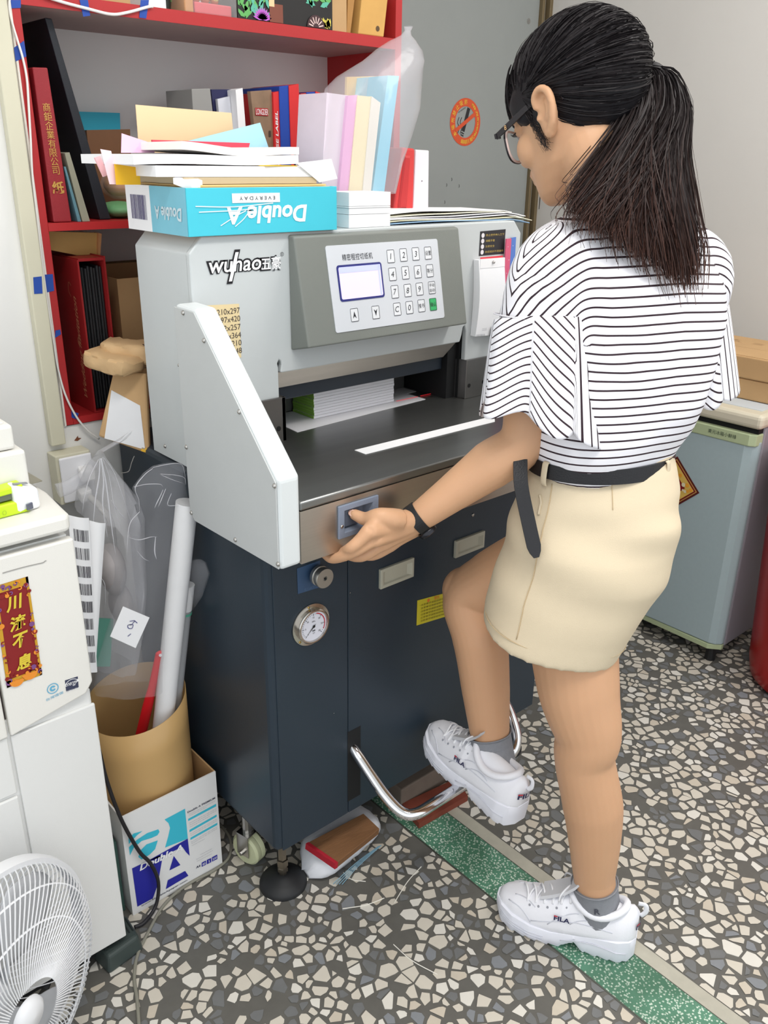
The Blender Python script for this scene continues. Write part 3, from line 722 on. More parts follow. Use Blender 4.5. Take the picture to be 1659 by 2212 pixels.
tx = MB(); xd = nrm((1, 0, -0.115)); zd = nrm((0.115, 0, 1))
for k in range(6): put_text(tx, '注意事项请按说明书操作保养', np.array((0.380, -0.001, 0.534 - 0.0068 * k)), xd, zd, 0.0042, w=0.088)
tx.build('sticker_text', mat('sticker_olive', (120, 110, 30), 0.6), ys)
mb = MB(); disc(mb, (0.356, -0.001, 0.5425), X3, Z3, 0, 0.0035, 14); put_text(mb, '警告', (0.378, -0.001, 0.541), xd, zd, 0.007); mb.build('warning_mark', mat('warn_orange', (226, 120, 40), 0.5), ys)
mb = MB(); c = (0.4665, 0.0, 0.6866)
MB().lathe([(0.0001, 0.003), (0.0035, 0.002), (0.004, 0)], c, (0, -1, 0), 12).build('lock', STEEL, cut, smooth=True)
for c in ((0.1664, 0.0, 0.6224), (0.129, 0.0, 0.3942)):
    MB().lathe([(0.0001, 0.001), (0.0009, 0.0008), (0.001, 0)], (c[0], -0.001, c[2]), (0, -1, 0), 8).build('screw', STEEL, cut)

# foot pedal bar
pd = MB().tube([(0.176, 0.02, 0.300), (0.176, -0.012, 0.285), (0.178, -0.045, 0.262), (0.181, -0.085, 0.236), (0.190, -0.120, 0.217), (0.210, -0.136, 0.213), (0.26, -0.138, 0.213), (0.34, -0.138, 0.213), (0.43, -0.138, 0.212), (0.465, -0.137, 0.212), (0.488, -0.132, 0.222), (0.502, -0.118, 0.242), (0.512, -0.085, 0.276), (0.520, -0.04, 0.30), (0.53, 0.02, 0.31)], 0.0105, 16, sub=6)
pd.build('foot_pedal', CHROME, cut, smooth=True)

# levelling feet and castors
def level_foot(x, y):
    f = MB().lathe([(0.0001, 0), (0.046, 0), (0.046, 0.006), (0.043, 0.011), (0.030, 0.019), (0.016, 0.024), (0.013, 0.026), (0.0001, 0.026)], (x, y, 0), Z3, 40).build('levelling_foot', mat('foot_rubber', (34, 35, 37), 0.55), cut, smooth='auto')
    MB().lathe([(0.008, 0.024), (0.008, 0.034), (0.011, 0.034), (0.011, 0.042), (0.009, 0.043), (0.009, 0.047), (0.0115, 0.048), (0.0115, 0.062), (0.0085, 0.063), (0.0085, CZ)], (x, y, 0), Z3, 6).build('foot_bolt', mat('bolt_steel', (150, 142, 130), 0.3, 1.0), f)
for x, y in ((0.050, 0.062), (0.690, 0.062), (0.06, 0.44), (0.66, 0.44)): level_foot(x, y)
def castor(x, y):
    w = MB().lathe([(0.008, -0.014), (0.030, -0.014), (0.0345, -0.010), (0.0345, -0.002), (0.0335, 0.0), (0.0345, 0.002), (0.0345, 0.010), (0.030, 0.014), (0.008, 0.014)], (x, y, 0.0345), (1, 0.25, 0), 32).build('castor', mat('castor_cream', (206, 210, 172), 0.4), cut, smooth='auto')
    mb = MB(); a = nrm((1, 0.25, 0))
    for s in (-1, 1):
        c = np.array((x, y, 0.05)) + a * 0.0175 * s
        mb.obox(c, a, (-0.25, 1, 0), Z3, 0.002, 0.03, 0.05)
    mb.obox((x, y, 0.0755), a, (-0.25, 1, 0), Z3, 0.037, 0.032, 0.002); mb.lathe([(0.012, 0.0765), (0.012, CZ)], (x, y, 0), Z3, 12)
    mb.lathe([(0.0001, 0.0255), (0.005, 0.0255), (0.005, 0.018)], (x, y, 0.0345), -a, 6)
    mb.build('castor_fork', STEEL, w, bevel=0.0006)
castor(0.034, 0.155); castor(0.66, 0.17)


# ================================================================ the red shelf and what stands on it
def fbox(pts, depth, back=None):
    """a box from its four front corners (top left, top right, bottom right, bottom left) running back along y"""
    q = [np.array(p, float) for p in pts]
    b = [p + np.array((0, depth, 0)) for p in q]
    return MB().add(q + b, [(3, 2, 1, 0), (4, 5, 6, 7), (0, 1, 5, 4), (1, 2, 6, 5), (2, 3, 7, 6), (3, 0, 4, 7)])
def bil(q, u, v):
    q = [np.array(p, float) for p in q]
    return (q[0] * (1 - u) + q[1] * u) * (1 - v) + (q[3] * (1 - u) + q[2] * u) * v
BOARD = mat('brown_board', (172, 152, 148), 0.7, noise=0.08, nscale=20)
sh = root('red_shelf', (0.31, YS, 0.85), 'red painted built-in wall shelf with white cable taped to it', 'shelf')
MB().box(XL, XL + 0.0135, YS, YN, 0.848, 1.85).build('side_board', RED, sh, bevel=0.001)
MB().box(XL - 0.0035, XL - 0.0002, YS - 0.001, YS + 0.0035, 0.848, 1.85).build('raw_edge', mat('raw_edge_white', (226, 220, 212), 0.8, noise=0.1, nscale=200), sh)
MB().box(XR - 0.0175, XR, YS, YN, 0.848, 1.85).build('side_board', RED, sh, bevel=0.001)
for z0, z1, nm in ((1.517, 1.537, 'upper_board'), (1.185, 1.198, 'middle_board'), (0.848, 0.861, 'lower_board')):
    b = MB().box(XL + 0.0135, XR - 0.0175, YS + 0.003, YN, z0, z1).build(nm, BOARD if z0 > 1.5 else RED, sh)
    MB().box(XL + 0.0135, XR - 0.0175, YS, YS + 0.003, z0, z1).build('front_edge', RED, b)
MB().box(XL + 0.0135, XR - 0.0175, YN - 0.004, YN, 0.861, 1.85).build('back_panel', mat('back_panel_white', (222, 220, 218), 0.75, noise=0.05, nscale=5), sh)
def tape(pts):
    mb = MB(); mb.slab(pts, 0.0006); return mb.build('blue_tape', BLUETAPE, sh)
ft = YS - 0.0012
for q in (((-0.0901, 0.4988, 1.5209), (-0.0745, 0.4988, 1.5226), (-0.076, 0.4988, 1.512), (-0.0903, 0.4988, 1.5099)), ((-0.0948, 0.4988, 1.4564), (-0.0776, 0.4988, 1.4674), (-0.0771, 0.4988, 1.4457), (-0.0948, 0.4988, 1.4374)),
          ((0.0196, 0.4988, 1.5329), (0.0336, 0.4988, 1.5344), (0.0348, 0.4988, 1.5125), (0.0229, 0.4988, 1.51)), ((0.1261, 0.4988, 1.5444), (0.1413, 0.4988, 1.5461), (0.1335, 0.4988, 1.5182), (0.1209, 0.4988, 1.5183)),
          ((-0.0878, 0.4988, 1.0206), (-0.0795, 0.4988, 1.0213), (-0.0789, 0.4988, 1.0132), (-0.0903, 0.4988, 1.008)), ((-0.0784, 0.4988, 0.8739), (-0.0654, 0.4988, 0.8673), (-0.0702, 0.4988, 0.8568), (-0.0791, 0.4988, 0.8619))):
    tape([(p[0], p[1], p[2]) for p in reversed(q)])
# the broad strip that runs over onto the trunking
q = ((-0.1005, 0.4988, 1.1157), (-0.0799, 0.4988, 1.1157), (-0.0812, 0.4988, 1.088), (-0.1016, 0.4988, 1.085))
q2 = ((-0.1184, 0.485, 1.1145), (-0.1043, 0.485, 1.115), (-0.1066, 0.485, 1.0871), (-0.1206, 0.485, 1.0875))
tape([p for p in reversed(q)]); tape([p for p in reversed(q2)])
cb_ = MB().tube(((-0.0388, 0.496, 1.5312), (-0.0065, 0.496, 1.5259), (0.0308, 0.496, 1.5215), (0.0696, 0.496, 1.5177), (0.0985, 0.496, 1.5232), (0.1371, 0.496, 1.5353), (0.1457, 0.496, 1.5368)), 0.0024, 8, sub=6)
cb_.tube(((-0.0919, 0.495, 1.5264), (-0.0954, 0.495, 1.5077), (-0.0931, 0.495, 1.4864), (-0.0891, 0.495, 1.4661), (-0.0846, 0.495, 1.443), (-0.0824, 0.495, 1.4141), (-0.0851, 0.495, 1.3745), (-0.0889, 0.495, 1.3273), (-0.0938, 0.495, 1.272), (-0.0953, 0.495, 1.2078), (-0.0971, 0.495, 1.1112), (-0.0963, 0.495, 1.0412), (-0.0949, 0.495, 0.997), (-0.0941, 0.495, 0.9601), (-0.0874, 0.495, 0.9089), (-0.0719, 0.495, 0.8632), (-0.0536, 0.495, 0.8333), (-0.0344, 0.495, 0.8134)), 0.0019, 8, sub=5)
cb_.build('white_cable', CABLEW, sh, smooth=True)

# ---- upper shelf, only the lower edges of the things are in the picture
t = root('gold_ornament_tray', (0.119, 0.56, 1.543), 'crumpled gold foil ornament in a low carton at the left of the top shelf', 'ornament')
MB().box(0.045, 0.118, 0.52, 0.66, 1.537, 1.556).build('carton', CARD, t, bevel=0.001)
gm = MB(); rg = random.Random(3)
for k in range(9): gm.ell((0.055 + 0.055 * rg.random(), 0.54 + 0.09 * rg.random(), 1.566 + 0.012 * rg.random()), (0.016, 0.018, 0.014), n=9, k=6)
gm.build('foil', mat('gold_foil', (196, 160, 84), 0.3, 0.9, noise=0.3, nscale=60, bump=0.6, bscale=120), t)
def upper_box(name, px, y0, depth, label, cat, m):
    o = fbox(px, depth).build(name, m, loc=px[3], bevel=0.0008); tag(o, label, cat); return o
def up_q(x0, x1, z1, y): return [(x0, y, z1), (x1, y, z1), (x1, y, 1.5372), (x0, y, 1.5372)]
wx = (0.1459, 0.1797, 0.2108, 0.2131, 0.3168, 0.5347, 0.5722)
upper_box('white_carton', up_q(wx[0], wx[1] - 0.001, 1.62, 0.51), 0.51, 0.12, 'plain white carton on the top shelf right of the second blue tape', 'box', WHITE)
g = root('green_plant_pot', (wx[1] + 0.015, 0.56, 1.537), 'small dark pot with green leaves between white carton and clear gift box', 'plant')
MB().lathe([(0.010, 1.5372 - 1.537), (0.013, 0.03), (0.0115, 0.03), (0.009, 0.004)], (wx[1] + 0.015, 0.545, 1.5372), Z3, 20, caps=False).build('pot', mat('dark_pot', (40, 46, 42), 0.4), g, smooth='auto')
lf = MB(); rg = random.Random(5)
for k in range(14):
    a = rg.uniform(0, 6.28); c0 = np.array((wx[1] + 0.015, 0.545, 1.565)); d = np.array((math.cos(a) * 0.6, math.sin(a) * 0.6, rg.uniform(-0.9, 1.0))); d = nrm(d) * rg.uniform(0.015, 0.028)
    s_ = nrm(np.cross(d, (0.2, 1, 0.3))) * 0.004; lf.add([c0, c0 + d * 0.5 + s_, c0 + d, c0 + d * 0.5 - s_], [(0, 1, 2, 3)])
lf.build('leaves', mat('leaf_green', (70, 150, 60), 0.5), g)
gf = root('gift_box', ((wx[3] + wx[4]) / 2, 0.51, 1.537), 'clear gift box of gold chocolates with pink base on the top shelf', 'gift box')
fbox(up_q(wx[3], wx[4], 1.63, 0.505), 0.09).build('clear_case', mat('clear_plastic', (240, 240, 240), 0.08, alpha=0.16), gf)
MB().box(wx[3] + 0.022, wx[4] - 0.006, 0.512, 0.58, 1.5385, 1.556).build('pink_base', mat('pink_foil', (204, 70, 80), 0.4), gf, bevel=0.002)
MB().box(wx[3] + 0.002, wx[3] + 0.02, 0.512, 0.58, 1.5385, 1.60).build('amber_panel', mat('amber_card', (190, 128, 60), 0.5, noise=0.2, nscale=40), gf, bevel=0.002)
ch = MB()
for k in range(3): ch.ell((wx[3] + 0.034 + 0.019 * k, 0.528, 1.566), (0.0095, 0.0095, 0.010), n=12, k=8)
ch.build('gold_chocolates', mat('gold_wrap', (214, 186, 120), 0.25, 0.8, noise=0.15, nscale=100, bump=0.3), gf, smooth=True)
ib = root('illustrated_box', ((wx[4] + wx[5]) / 2, 0.505, 1.537), 'box printed with green jungle leaves and purple flowers on the top shelf', 'box')
iq = up_q(wx[4] + 0.001, wx[5], 1.64, 0.503)
fbox(iq, 0.12).build('carton', mat('art_black', (28, 26, 26), 0.5), ib, bevel=0.0006)
x0, x1 = wx[4] + 0.001, wx[5]
def leafp(mb, c, a, L, w):
    d = np.array((math.cos(a), 0, math.sin(a))); n = np.array((-d[2], 0, d[0])); c = np.array(c)
    P = [c, c + d * L * 0.35 + n * w, c + d * L * 0.75 + n * w * 0.7, c + d * L, c + d * L * 0.75 - n * w * 0.7, c + d * L * 0.35 - n * w]
    P = [np.array((min(max(p[0], x0 + 0.0005), x1 - 0.0005), p[1], max(p[2], 1.5378))) for p in P]
    mb.add(P, [(0, 1, 2, 3, 4, 5)])
rg = random.Random(21); g1, g2, g3, pu, sk, br = MB(), MB(), MB(), MB(), MB(), MB()
yy = 0.5024
for k in range(30):
    leafp(g1, (x0 + 0.004 + 0.055 * rg.random(), yy - 0.0001 * (k % 5), 1.538 + 0.06 * rg.random()), rg.uniform(0.2, 2.9), 0.022, 0.004)
    leafp(g2, (x0 + 0.02 + 0.05 * rg.random(), yy - 0.0006 - 0.0001 * (k % 5), 1.538 + 0.06 * rg.random()), rg.uniform(0.2, 2.9), 0.018, 0.0035)
    leafp(g1 if k % 2 else g2, (x1 - 0.012 - 0.06 * rg.random(), yy - 0.0001 * (k % 5), 1.570 + 0.045 * rg.random()), rg.uniform(0.2, 2.9), 0.024, 0.0045)
for k in range(9): leafp(g3, (x1 - 0.006 - 0.03 * rg.random(), yy - 0.0009, 1.538 + 0.004 * rg.random()), rg.uniform(0.6, 2.5), 0.018, 0.003)
for k in range(11): leafp(pu, (x0 + 0.052, yy - 0.0012, 1.5395), math.radians(12 + 15.6 * k), 0.021, 0.0026)
fx_ = x0 + 0.071
disc(sk, (fx_, yy - 0.0010, 1.592), X3, Z3, 0, 0.016, 24); quad(sk, (fx_ + 0.002, yy - 0.001, 1.573), X3, Z3, 0.012, 0.02)
quad(br, (fx_ + 0.012, yy - 0.0008, 1.553), X3, Z3, 0.03, 0.03); dm = MB(); disc(dm, (x1 - 0.042, yy - 0.0012, 1.5385), X3, Z3, 0, 0.021, 24, a0=0, a1=math.pi); dm.build('dark_dome', mat('art_dome', (66, 40, 44), 0.5), ib)
for mb, nm, c in ((g1, 'green_leaves', (96, 170, 92)), (g2, 'bluegreen_leaves', (90, 176, 150)), (g3, 'yellow_leaves', (222, 206, 90)), (pu, 'purple_flower', (186, 92, 196)), (sk, 'pale_shape', (236, 196, 150)), (br, 'brown_shape', (122, 66, 50))):
    mb.build(nm, mat('art_' + nm, c, 0.5), ib)
mb = MB()
for k in range(7): a = math.radians(15 + 25 * k); stroke(mb, [(0.007 * math.cos(a), 0.007 * math.sin(a)), (0.018 * math.cos(a), 0.018 * math.sin(a))], (x1 - 0.042, yy - 0.0013, 1.5385), X3, Z3, 0.002)
mb.build('pale_lines', mat('art_pale_lines', (226, 196, 190), 0.5), ib)
upper_box('brown_carton', up_q(wx[5] + 0.001, wx[6], 1.66, 0.505), 0.5, 0.13, 'narrow brown carton end beside the illustrated jungle box', 'box', CARD)
e1 = ((0.5759, 0.505, 1.6098), (0.5948, 0.505, 1.612), (0.5817, 0.505, 1.5319), (0.5722, 0.505, 1.5319))
e1 = [e1[0], e1[1], (e1[2][0], .505, 1.5372), (e1[3][0], .505, 1.5372)]
o = fbox(e1, 0.13).build('kraft_envelope', mat('kraft_dark', (168, 122, 66), 0.7, noise=0.15, nscale=30), loc=e1[3]); tag(o, 'thin upright brown envelope left of the black labelled tin on the top shelf', 'envelope')
o = fbox([(wx[6] + 0.010, 0.53, 1.64), (wx[6] + 0.026, 0.53, 1.64), (wx[6] + 0.024, 0.53, 1.5372), (wx[6] + 0.008, 0.53, 1.5372)], 0.05)
tn = o.build('dark_tin', mat('tin_dark', (60, 54, 50), 0.4), loc=(wx[6] + 0.01, 0.53, 1.5372)); tag(tn, 'dark tin with a pale band wedged between brown envelopes on the top shelf', 'tin')
MB().box(wx[6] + 0.0085, wx[6] + 0.0245, 0.5285, 0.5299, 1.588, 1.615).build('pale_band', WHITE, tn)
e2 = ((0.6101, 0.502, 1.6134), (0.68, 0.502, 1.6214), (0.6679, 0.502, 1.5334), (0.5997, 0.502, 1.53))
e2 = [e2[0], (min(e2[1][0], XR - 0.0185), .502, e2[1][2]), (e2[2][0], .502, 1.5372), (e2[3][0], .502, 1.5372)]
o = fbox(e2, 0.12).build('kraft_box', mat('kraft_gold', (204, 158, 88), 0.7, noise=0.14, nscale=22), loc=e2[3], bevel=0.002); tag(o, 'tan kraft box leaning at the right end of the top shelf', 'box')
mb = MB(); disc(mb, np.array(bil(e2, 0.72, 0.83)) + (0, -0.0003, 0), X3, Z3, 0, 0.005, 16); mb.build('round_print', mat('print_brown', (90, 66, 40), 0.6), o)

# ---- middle shelf, left end: books leaning
ZM = 1.1985
def fix(q, z): q = [list(p) for p in q]; q[2][2] = z; q[3][2] = z; return [tuple(p) for p in q]
q = fix(((-0.0674, 0.505, 1.4319), (-0.0429, 0.505, 1.4329), (-0.0331, 0.505, 1.201), (-0.0645, 0.505, 1.1997)), ZM)
bk = fbox(q, 0.2).build('red_ledger', mat('ledger_red', (146, 36, 44), 0.55, noise=0.06, nscale=60, bump=0.3, bscale=900), loc=q[3], bevel=0.002)
tag(bk, 'tall dark red ledger with gold Chinese characters down its spine, leaning left', 'book')
gt = MB(); ud = nrm(np.array(q[0]) - np.array(q[3])); rd_ = np.array((ud[2], 0, -ud[0]))
for k, chh in enumerate('商鉅企業有限公司'): put_text(gt, chh, bil(q, 0.52, 0.245 + 0.058 * k) + (0, -0.0005, 0), rd_, ud, 0.0125)
put_text(gt, '紙', bil(q, 0.50, 0.765) + (0, -0.0005, 0), rd_, ud, 0.020, bold=0.03)
gt.build('gold_lettering', mat('gold_print', (206, 160, 84), 0.4, 0.3), bk)
q = fix(((-0.0255, 0.535, 1.5072), (-0.0142, 0.535, 1.507), (0.0514, 0.535, 1.1966), (0.0312, 0.535, 1.1957)), ZM)
o = fbox(q, 0.19).build('black_binder', mat('binder_black', (24, 28, 36), 0.5, noise=0.15, nscale=200, bump=0.3, bscale=900), loc=q[3], bevel=0.0015)
tag(o, 'very tall black portfolio binder leaning left behind the red ledger', 'binder')
q = fix(((-0.031, 0.506, 1.3068), (-0.0229, 0.506, 1.3083), (-0.0005, 0.506, 1.2014), (-0.0139, 0.506, 1.2003)), ZM)
o = fbox(q, 0.15).build('grey_booklet', mat('booklet_olive', (142, 140, 122), 0.7, noise=0.1, nscale=200, stretch=(8, 1, 1)), loc=q[3]); tag(o, 'short grey booklet leaning between the red ledger and black binder', 'book')
q = fix(((-0.0349, 0.507, 1.286), (-0.0317, 0.507, 1.2861), (-0.0159, 0.507, 1.2011), (-0.0217, 0.507, 1.2005)), ZM)
o = fbox(q, 0.13).build('teal_booklet', mat('booklet_teal', (90, 128, 140), 0.7), loc=q[3]); tag(o, 'thin teal booklet against the right side of the red ledger', 'book')
# things behind: folder, brown box, bread in plastic, green bag
q = fix(((0.0847, 0.7, 1.3793), (0.1668, 0.7, 1.3802), (0.1536, 0.7, 1.2329), (0.0757, 0.7, 1.2339)), ZM)
o = fbox(q, 0.012).build('turquoise_folder', mat('folder_turquoise', (44, 160, 186), 0.6), loc=q[3]); tag(o, 'turquoise folder standing at the back of the middle shelf', 'folder')
q = fix(((0.0698, 0.64, 1.3465), (0.1555, 0.64, 1.3506), (0.1461, 0.64, 1.2352), (0.068, 0.64, 1.2362)), ZM)
o = fbox(q, 0.05).build('brown_box', mat('box_dark_brown', (112, 76, 48), 0.5, noise=0.12, nscale=30), loc=q[3]); tag(o, 'dark brown flat box standing in front of the turquoise folder', 'box')
c = np.array((0.0957, 0.585, 1.2555)); o = root('bread_bag', (c[0], 0.585, ZM), 'orange bread roll in thin plastic wrap beside the open turquoise carton', 'bread')
MB().ell((c[0], 0.585, c[2]), (0.026, 0.034, 0.021)).build('bread_roll', mat('bread', (196, 130, 70), 0.7, noise=0.2, nscale=40), o, smooth=True)
MB().ell((c[0], 0.585, c[2] - 0.001), (0.031, 0.04, 0.026), n=14, k=9).build('wrap', mat('thin_wrap', (235, 235, 235), 0.1, alpha=0.18), o)
c = np.array((0.0843, 0.57, 1.2162)); o = MB().ell((c[0], 0.57, ZM + 0.0145), (0.034, 0.045, 0.0145), n=18, k=10).build('green_pouch', mat('pouch_green', (112, 168, 116), 0.5, noise=0.2, nscale=30, bump=0.3), smooth=True, loc=(c[0], 0.57, ZM)); tag(o, 'soft green pouch lying under the bread roll on the middle shelf', 'pouch')

# ---- middle shelf, middle: files, magazine, label boxes
q = fix(((0.2463, 0.56, 1.4206), (0.2858, 0.56, 1.4236), (0.3024, 0.56, 1.3121), (0.2455, 0.56, 1.3113)), ZM)
fh = fbox(q, 0.10).build('file_holder', mat('holder_grey', (150, 149, 146), 0.5), loc=q[3], bevel=0.001); tag(fh, 'grey plastic file holder with two oval finger holes', 'file holder')
mb = MB(); mi = MB()
for u in (0.40, 0.78):
    pc = bil(q, u, 0.26) + np.array((0, -0.0005, 0))
    mb.add([pc + (0.0072 * math.cos(a), 0, 0.014 * math.sin(a)) for a in np.linspace(0, 6.283, 20, endpoint=False)], [tuple(range(20))])
    mi.add([pc + (0.0005 + 0.0058 * math.cos(a), -0.0004, -0.005 + 0.0085 * math.sin(a)) for a in np.linspace(0, 6.283, 20, endpoint=False)], [tuple(range(20))])
mb.build('finger_hole', mat('hole_shadow', (70, 70, 72), 0.8), fh); mi.build('paper_behind', mat('hole_paper', (214, 212, 210), 0.8), fh)
def doc(name, px, y, depth, label, cat, m, **kw):
    q = fix(px, ZM); o = fbox(q, depth).build(name, m, loc=q[3], **kw); tag(o, label, cat); return o, q
doc('navy_folder', ((0.2967, 0.575, 1.4232), (0.3545, 0.575, 1.4264), (0.365, 0.575, 1.3129), (0.3115, 0.575, 1.3121)), 0, 0.04, 'torn navy blue folder filed beside the grey file holder', 'folder', mat('navy_card', (40, 42, 84), 0.6))
o, q = doc('loose_papers', ((0.3036, 0.565, 1.4065), (0.3307, 0.565, 1.4127), (0.3445, 0.565, 1.3127), (0.3159, 0.565, 1.3123)), 0, 0.008, 'loose printed papers sticking up before the navy folder', 'papers', mat('paper_grey_white', (214, 216, 224), 0.7))
o, q = doc('white_catalogue', ((0.3322, 0.545, 1.4232), (0.3479, 0.545, 1.4272), (0.3586, 0.545, 1.313), (0.3403, 0.545, 1.3127)), 0, 0.15, 'white catalogue with blue lettering on its spine', 'book', WHITE)
mb = MB(); put_text(mb, '精裝產品目錄', bil(q, 0.5, 0.62) + (0, -0.0005, 0), (0.12, 0, -1), (1, 0, 0.12), 0.007, w=0.05); mb.build('spine_lettering', mat('spine_blue', (50, 62, 120), 0.6), o)
for k in range(5):
    a = 525 + 3.2 * k
    cx_ = (0.3454, 0.3643); x0_ = cx_[0] + (cx_[1] - cx_[0]) * k / 5; sl_ = 0.013
    zt2 = 1.3 + 0.004 * ((k * 2) % 3)
    o = fbox([(x0_, .54, zt2), (x0_ + 0.0022, .54, zt2), (x0_ + 0.0022 + sl_, .54, ZM), (x0_ + sl_, .54, ZM)], 0.14).build('thin_brochure', mat(('brochure_white', 'brochure_cream', 'brochure_grey')[k % 3], ((230, 230, 228), (222, 214, 196), (170, 172, 172))[k % 3], 0.6), loc=(x0_ + sl_, .54, ZM))
    tag(o, ('white thin brochure, first right of the white catalogue', 'cream thin brochure, second right of the white catalogue', 'grey thin brochure, third right of the white catalogue', 'white thin brochure, next but one left of the magazine', 'cream thin brochure touching the brown fronted catalogue')[k], 'brochure', 'brochures left of the magazine')
o, q = doc('magazine', ((0.3589, 0.535, 1.4218), (0.4071, 0.535, 1.4269), (0.4241, 0.535, 1.3011), (0.3796, 0.535, 1.3006)), 0, 0.012, 'brown fronted catalogue with a red name block and a cup picture', 'magazine', mat('magazine_brown', (142, 116, 94), 0.4, noise=0.35, nscale=35))
mb = MB(); c = bil(q, 0.42, 0.165) + (0, -0.0008, 0); quad(mb, c, X3, Z3, 0.030, 0.0135); mb.build('name_block', mat('block_red', (176, 40, 44), 0.5), o)
mb = MB(); put_text(mb, 'LONGDER', c + (0, -0.0008, 0), X3, Z3, 0.0105, w=0.028); mb.build('name_lettering', WHITE, o)
mb = MB(); disc(mb, bil(q, 0.66, 0.66) + (0, -0.0008, 0), X3, Z3, 0, 0.0095, 24); quad(mb, bil(q, 0.72, 0.34) + (0, -0.0006, 0), X3, Z3, 0.005, 0.011); mb.build('cover_picture', mat('cover_cup', (70, 54, 42), 0.5), o)
LBR = mat('label_box_red', (214, 46, 48), 0.5, noise=0.05, nscale=40); LBB = mat('label_box_blue', (28, 70, 168), 0.5, noise=0.06, nscale=40); LW = mat('label_lettering_white', (236, 232, 234), 0.5)
def vtext(mb, s, q, u, v0, v1, h, up_=True):
    """lettering that climbs a box face"""
    a, b = bil(q, u, v1), bil(q, u, v0); d = nrm(b - a); n = np.array((-d[2], 0, d[0]))
    put_text(mb, s, (a + b) / 2 + (0, -0.0006, 0), d, n, h, w=np.linalg.norm(b - a), bold=0.02, shear=0.15, lift=0.0003 if np.cross(d, n)[1] < 0 else -0.0003)
o, q = doc('label_box', ((0.4078, 0.53, 1.4219), (0.421, 0.53, 1.425), (0.4218, 0.53, 1.3011), (0.4072, 0.53, 1.301)), 0, 0.14, 'narrow red label box left of the tall blue one', 'label box', LBR)
mb = MB(); vtext(mb, 'MULTI-PURPOSE LABEL', q, 0.45, 0.15, 0.92, 0.0062); mb.build('box_lettering', LW, o)
o, q = doc('label_box', ((0.421, 0.528, 1.433), (0.4432, 0.528, 1.4367), (0.4466, 0.528, 1.3014), (0.4215, 0.528, 1.3011)), 0, 0.16, 'tall plain blue label box, tallest of the label boxes', 'label box', LBB)
o, q = doc('label_box', ((0.4428, 0.526, 1.435), (0.4665, 0.526, 1.4405), (0.4706, 0.526, 1.3016), (0.4463, 0.526, 1.3014)), 0, 0.16, 'wide red label box with a black ink blot', 'label box', LBR)
mb = MB(); c = bil(q, 0.35, 0.55) + (0, -0.0006, 0); mb.add([c + (0.003 * math.cos(a), 0, 0.019 * math.sin(a)) for a in np.linspace(0, 6.283, 18, endpoint=False)], [tuple(range(18))]); mb.build('ink_blot', BLACK, o)
o, q = doc('label_box', ((0.4702, 0.524, 1.4233), (0.4828, 0.524, 1.4248), (0.4832, 0.524, 1.3018), (0.4703, 0.524, 1.3017)), 0, 0.13, 'narrow orange red label box right of the ink blotted one', 'label box', mat('label_box_orange', (206, 70, 52), 0.5))
mb = MB(); vtext(mb, 'LASER.INKJET.COPIER', q, 0.5, 0.18, 0.9, 0.006); mb.build('box_lettering', LW, o)
o, q = doc('label_box', ((0.4832, 0.523, 1.4264), (0.5052, 0.523, 1.4284), (0.4978, 0.523, 1.3019), (0.4836, 0.523, 1.3018)), 0, 0.13, 'blue label box with a red paper clip emblem', 'label box', LBB)
mb = MB(); c = bil(q, 0.55, 0.32) + (0, -0.0006, 0); quad(mb, c, X3, Z3, 0.0105, 0.022); mb.build('emblem_red', LBR, o)
mb = MB(); stroke(mb, [(-0.002, -0.006), (-0.002, 0.006), (0.001, 0.0085), (0.0035, 0.006), (0.003, -0.007), (0.0, -0.009), (-0.001, -0.004), (0.0005, 0.004)], c + (0, -0.0006, 0), X3, Z3, 0.0014)
for v in (0.5, 0.64, 0.78): quad(mb, bil(q, 0.5, v) + (0, -0.0008, 0), X3, Z3, 0.0085, 0.014)
mb.build('emblem_white', LW, o)
o, q = doc('label_box', ((0.5048, 0.521, 1.4292), (0.5305, 0.521, 1.4238), (0.5143, 0.521, 1.3021), (0.4975, 0.521, 1.302)), 0, 0.13, 'red label box at the right end of the label boxes', 'label box', LBR)
mb = MB(); vtext(mb, 'MULTI-PURPOSE LABEL', q, 0.72, 0.22, 0.93, 0.0068); vtext(mb, 'LASER INKJET COPIER', q, 0.25, 0.16, 0.5, 0.0035); mb.build('box_lettering', LW, o)

# ---- bottom shelf
ZB = 0.8615
x0, x1 = -0.0332, 0.0184
z1 = 1.1355
wbx = root('album_box', (x0, 0.503, ZB), 'red wedding invitation box of black albums at the left of the bottom shelf', 'box')
wr_ = mat('album_red', (150, 32, 34), 0.45, noise=0.06, nscale=30)
sp = MB().box(x0, x0 + 0.003, 0.503, 0.69, ZB, z1).build('left_side', wr_, wbx)
MB().box(x1 - 0.003, x1, 0.503, 0.69, ZB, z1 + 0.004).build('right_side', wr_, wbx); MB().box(x0 + 0.003, x1 - 0.003, 0.505, 0.69, z1 - 0.003, z1 + 0.002).build('top_side', wr_, wbx); MB().box(x0 + 0.003, x1 - 0.003, 0.503, 0.69, ZB, ZB + 0.003).build('bottom_side', wr_, wbx)
n = 8; wd_ = (x1 - x0 - 0.008) / n
for k in range(n):
    xa = x0 + 0.004 + wd_ * k
    MB().box(xa + 0.0004, xa + wd_ - 0.0004, 0.512 + 0.002 * (k % 2), 0.68, ZB + 0.004, z1 - 0.012 - 0.002 * (k % 3)).build('album', mat('album_black', (30, 30, 33), 0.6, bump=0.4, bscale=700), wbx, bevel=0.002)
gt = MB(); zc = (ZB + z1) / 2
put_text(gt, 'Wedding Invitation', (x0 - 0.0004, 0.530, zc - 0.02), (0, 0, 1), (0, 1, 0), 0.019, w=0.185, shear=0.5, lift=0.0006)
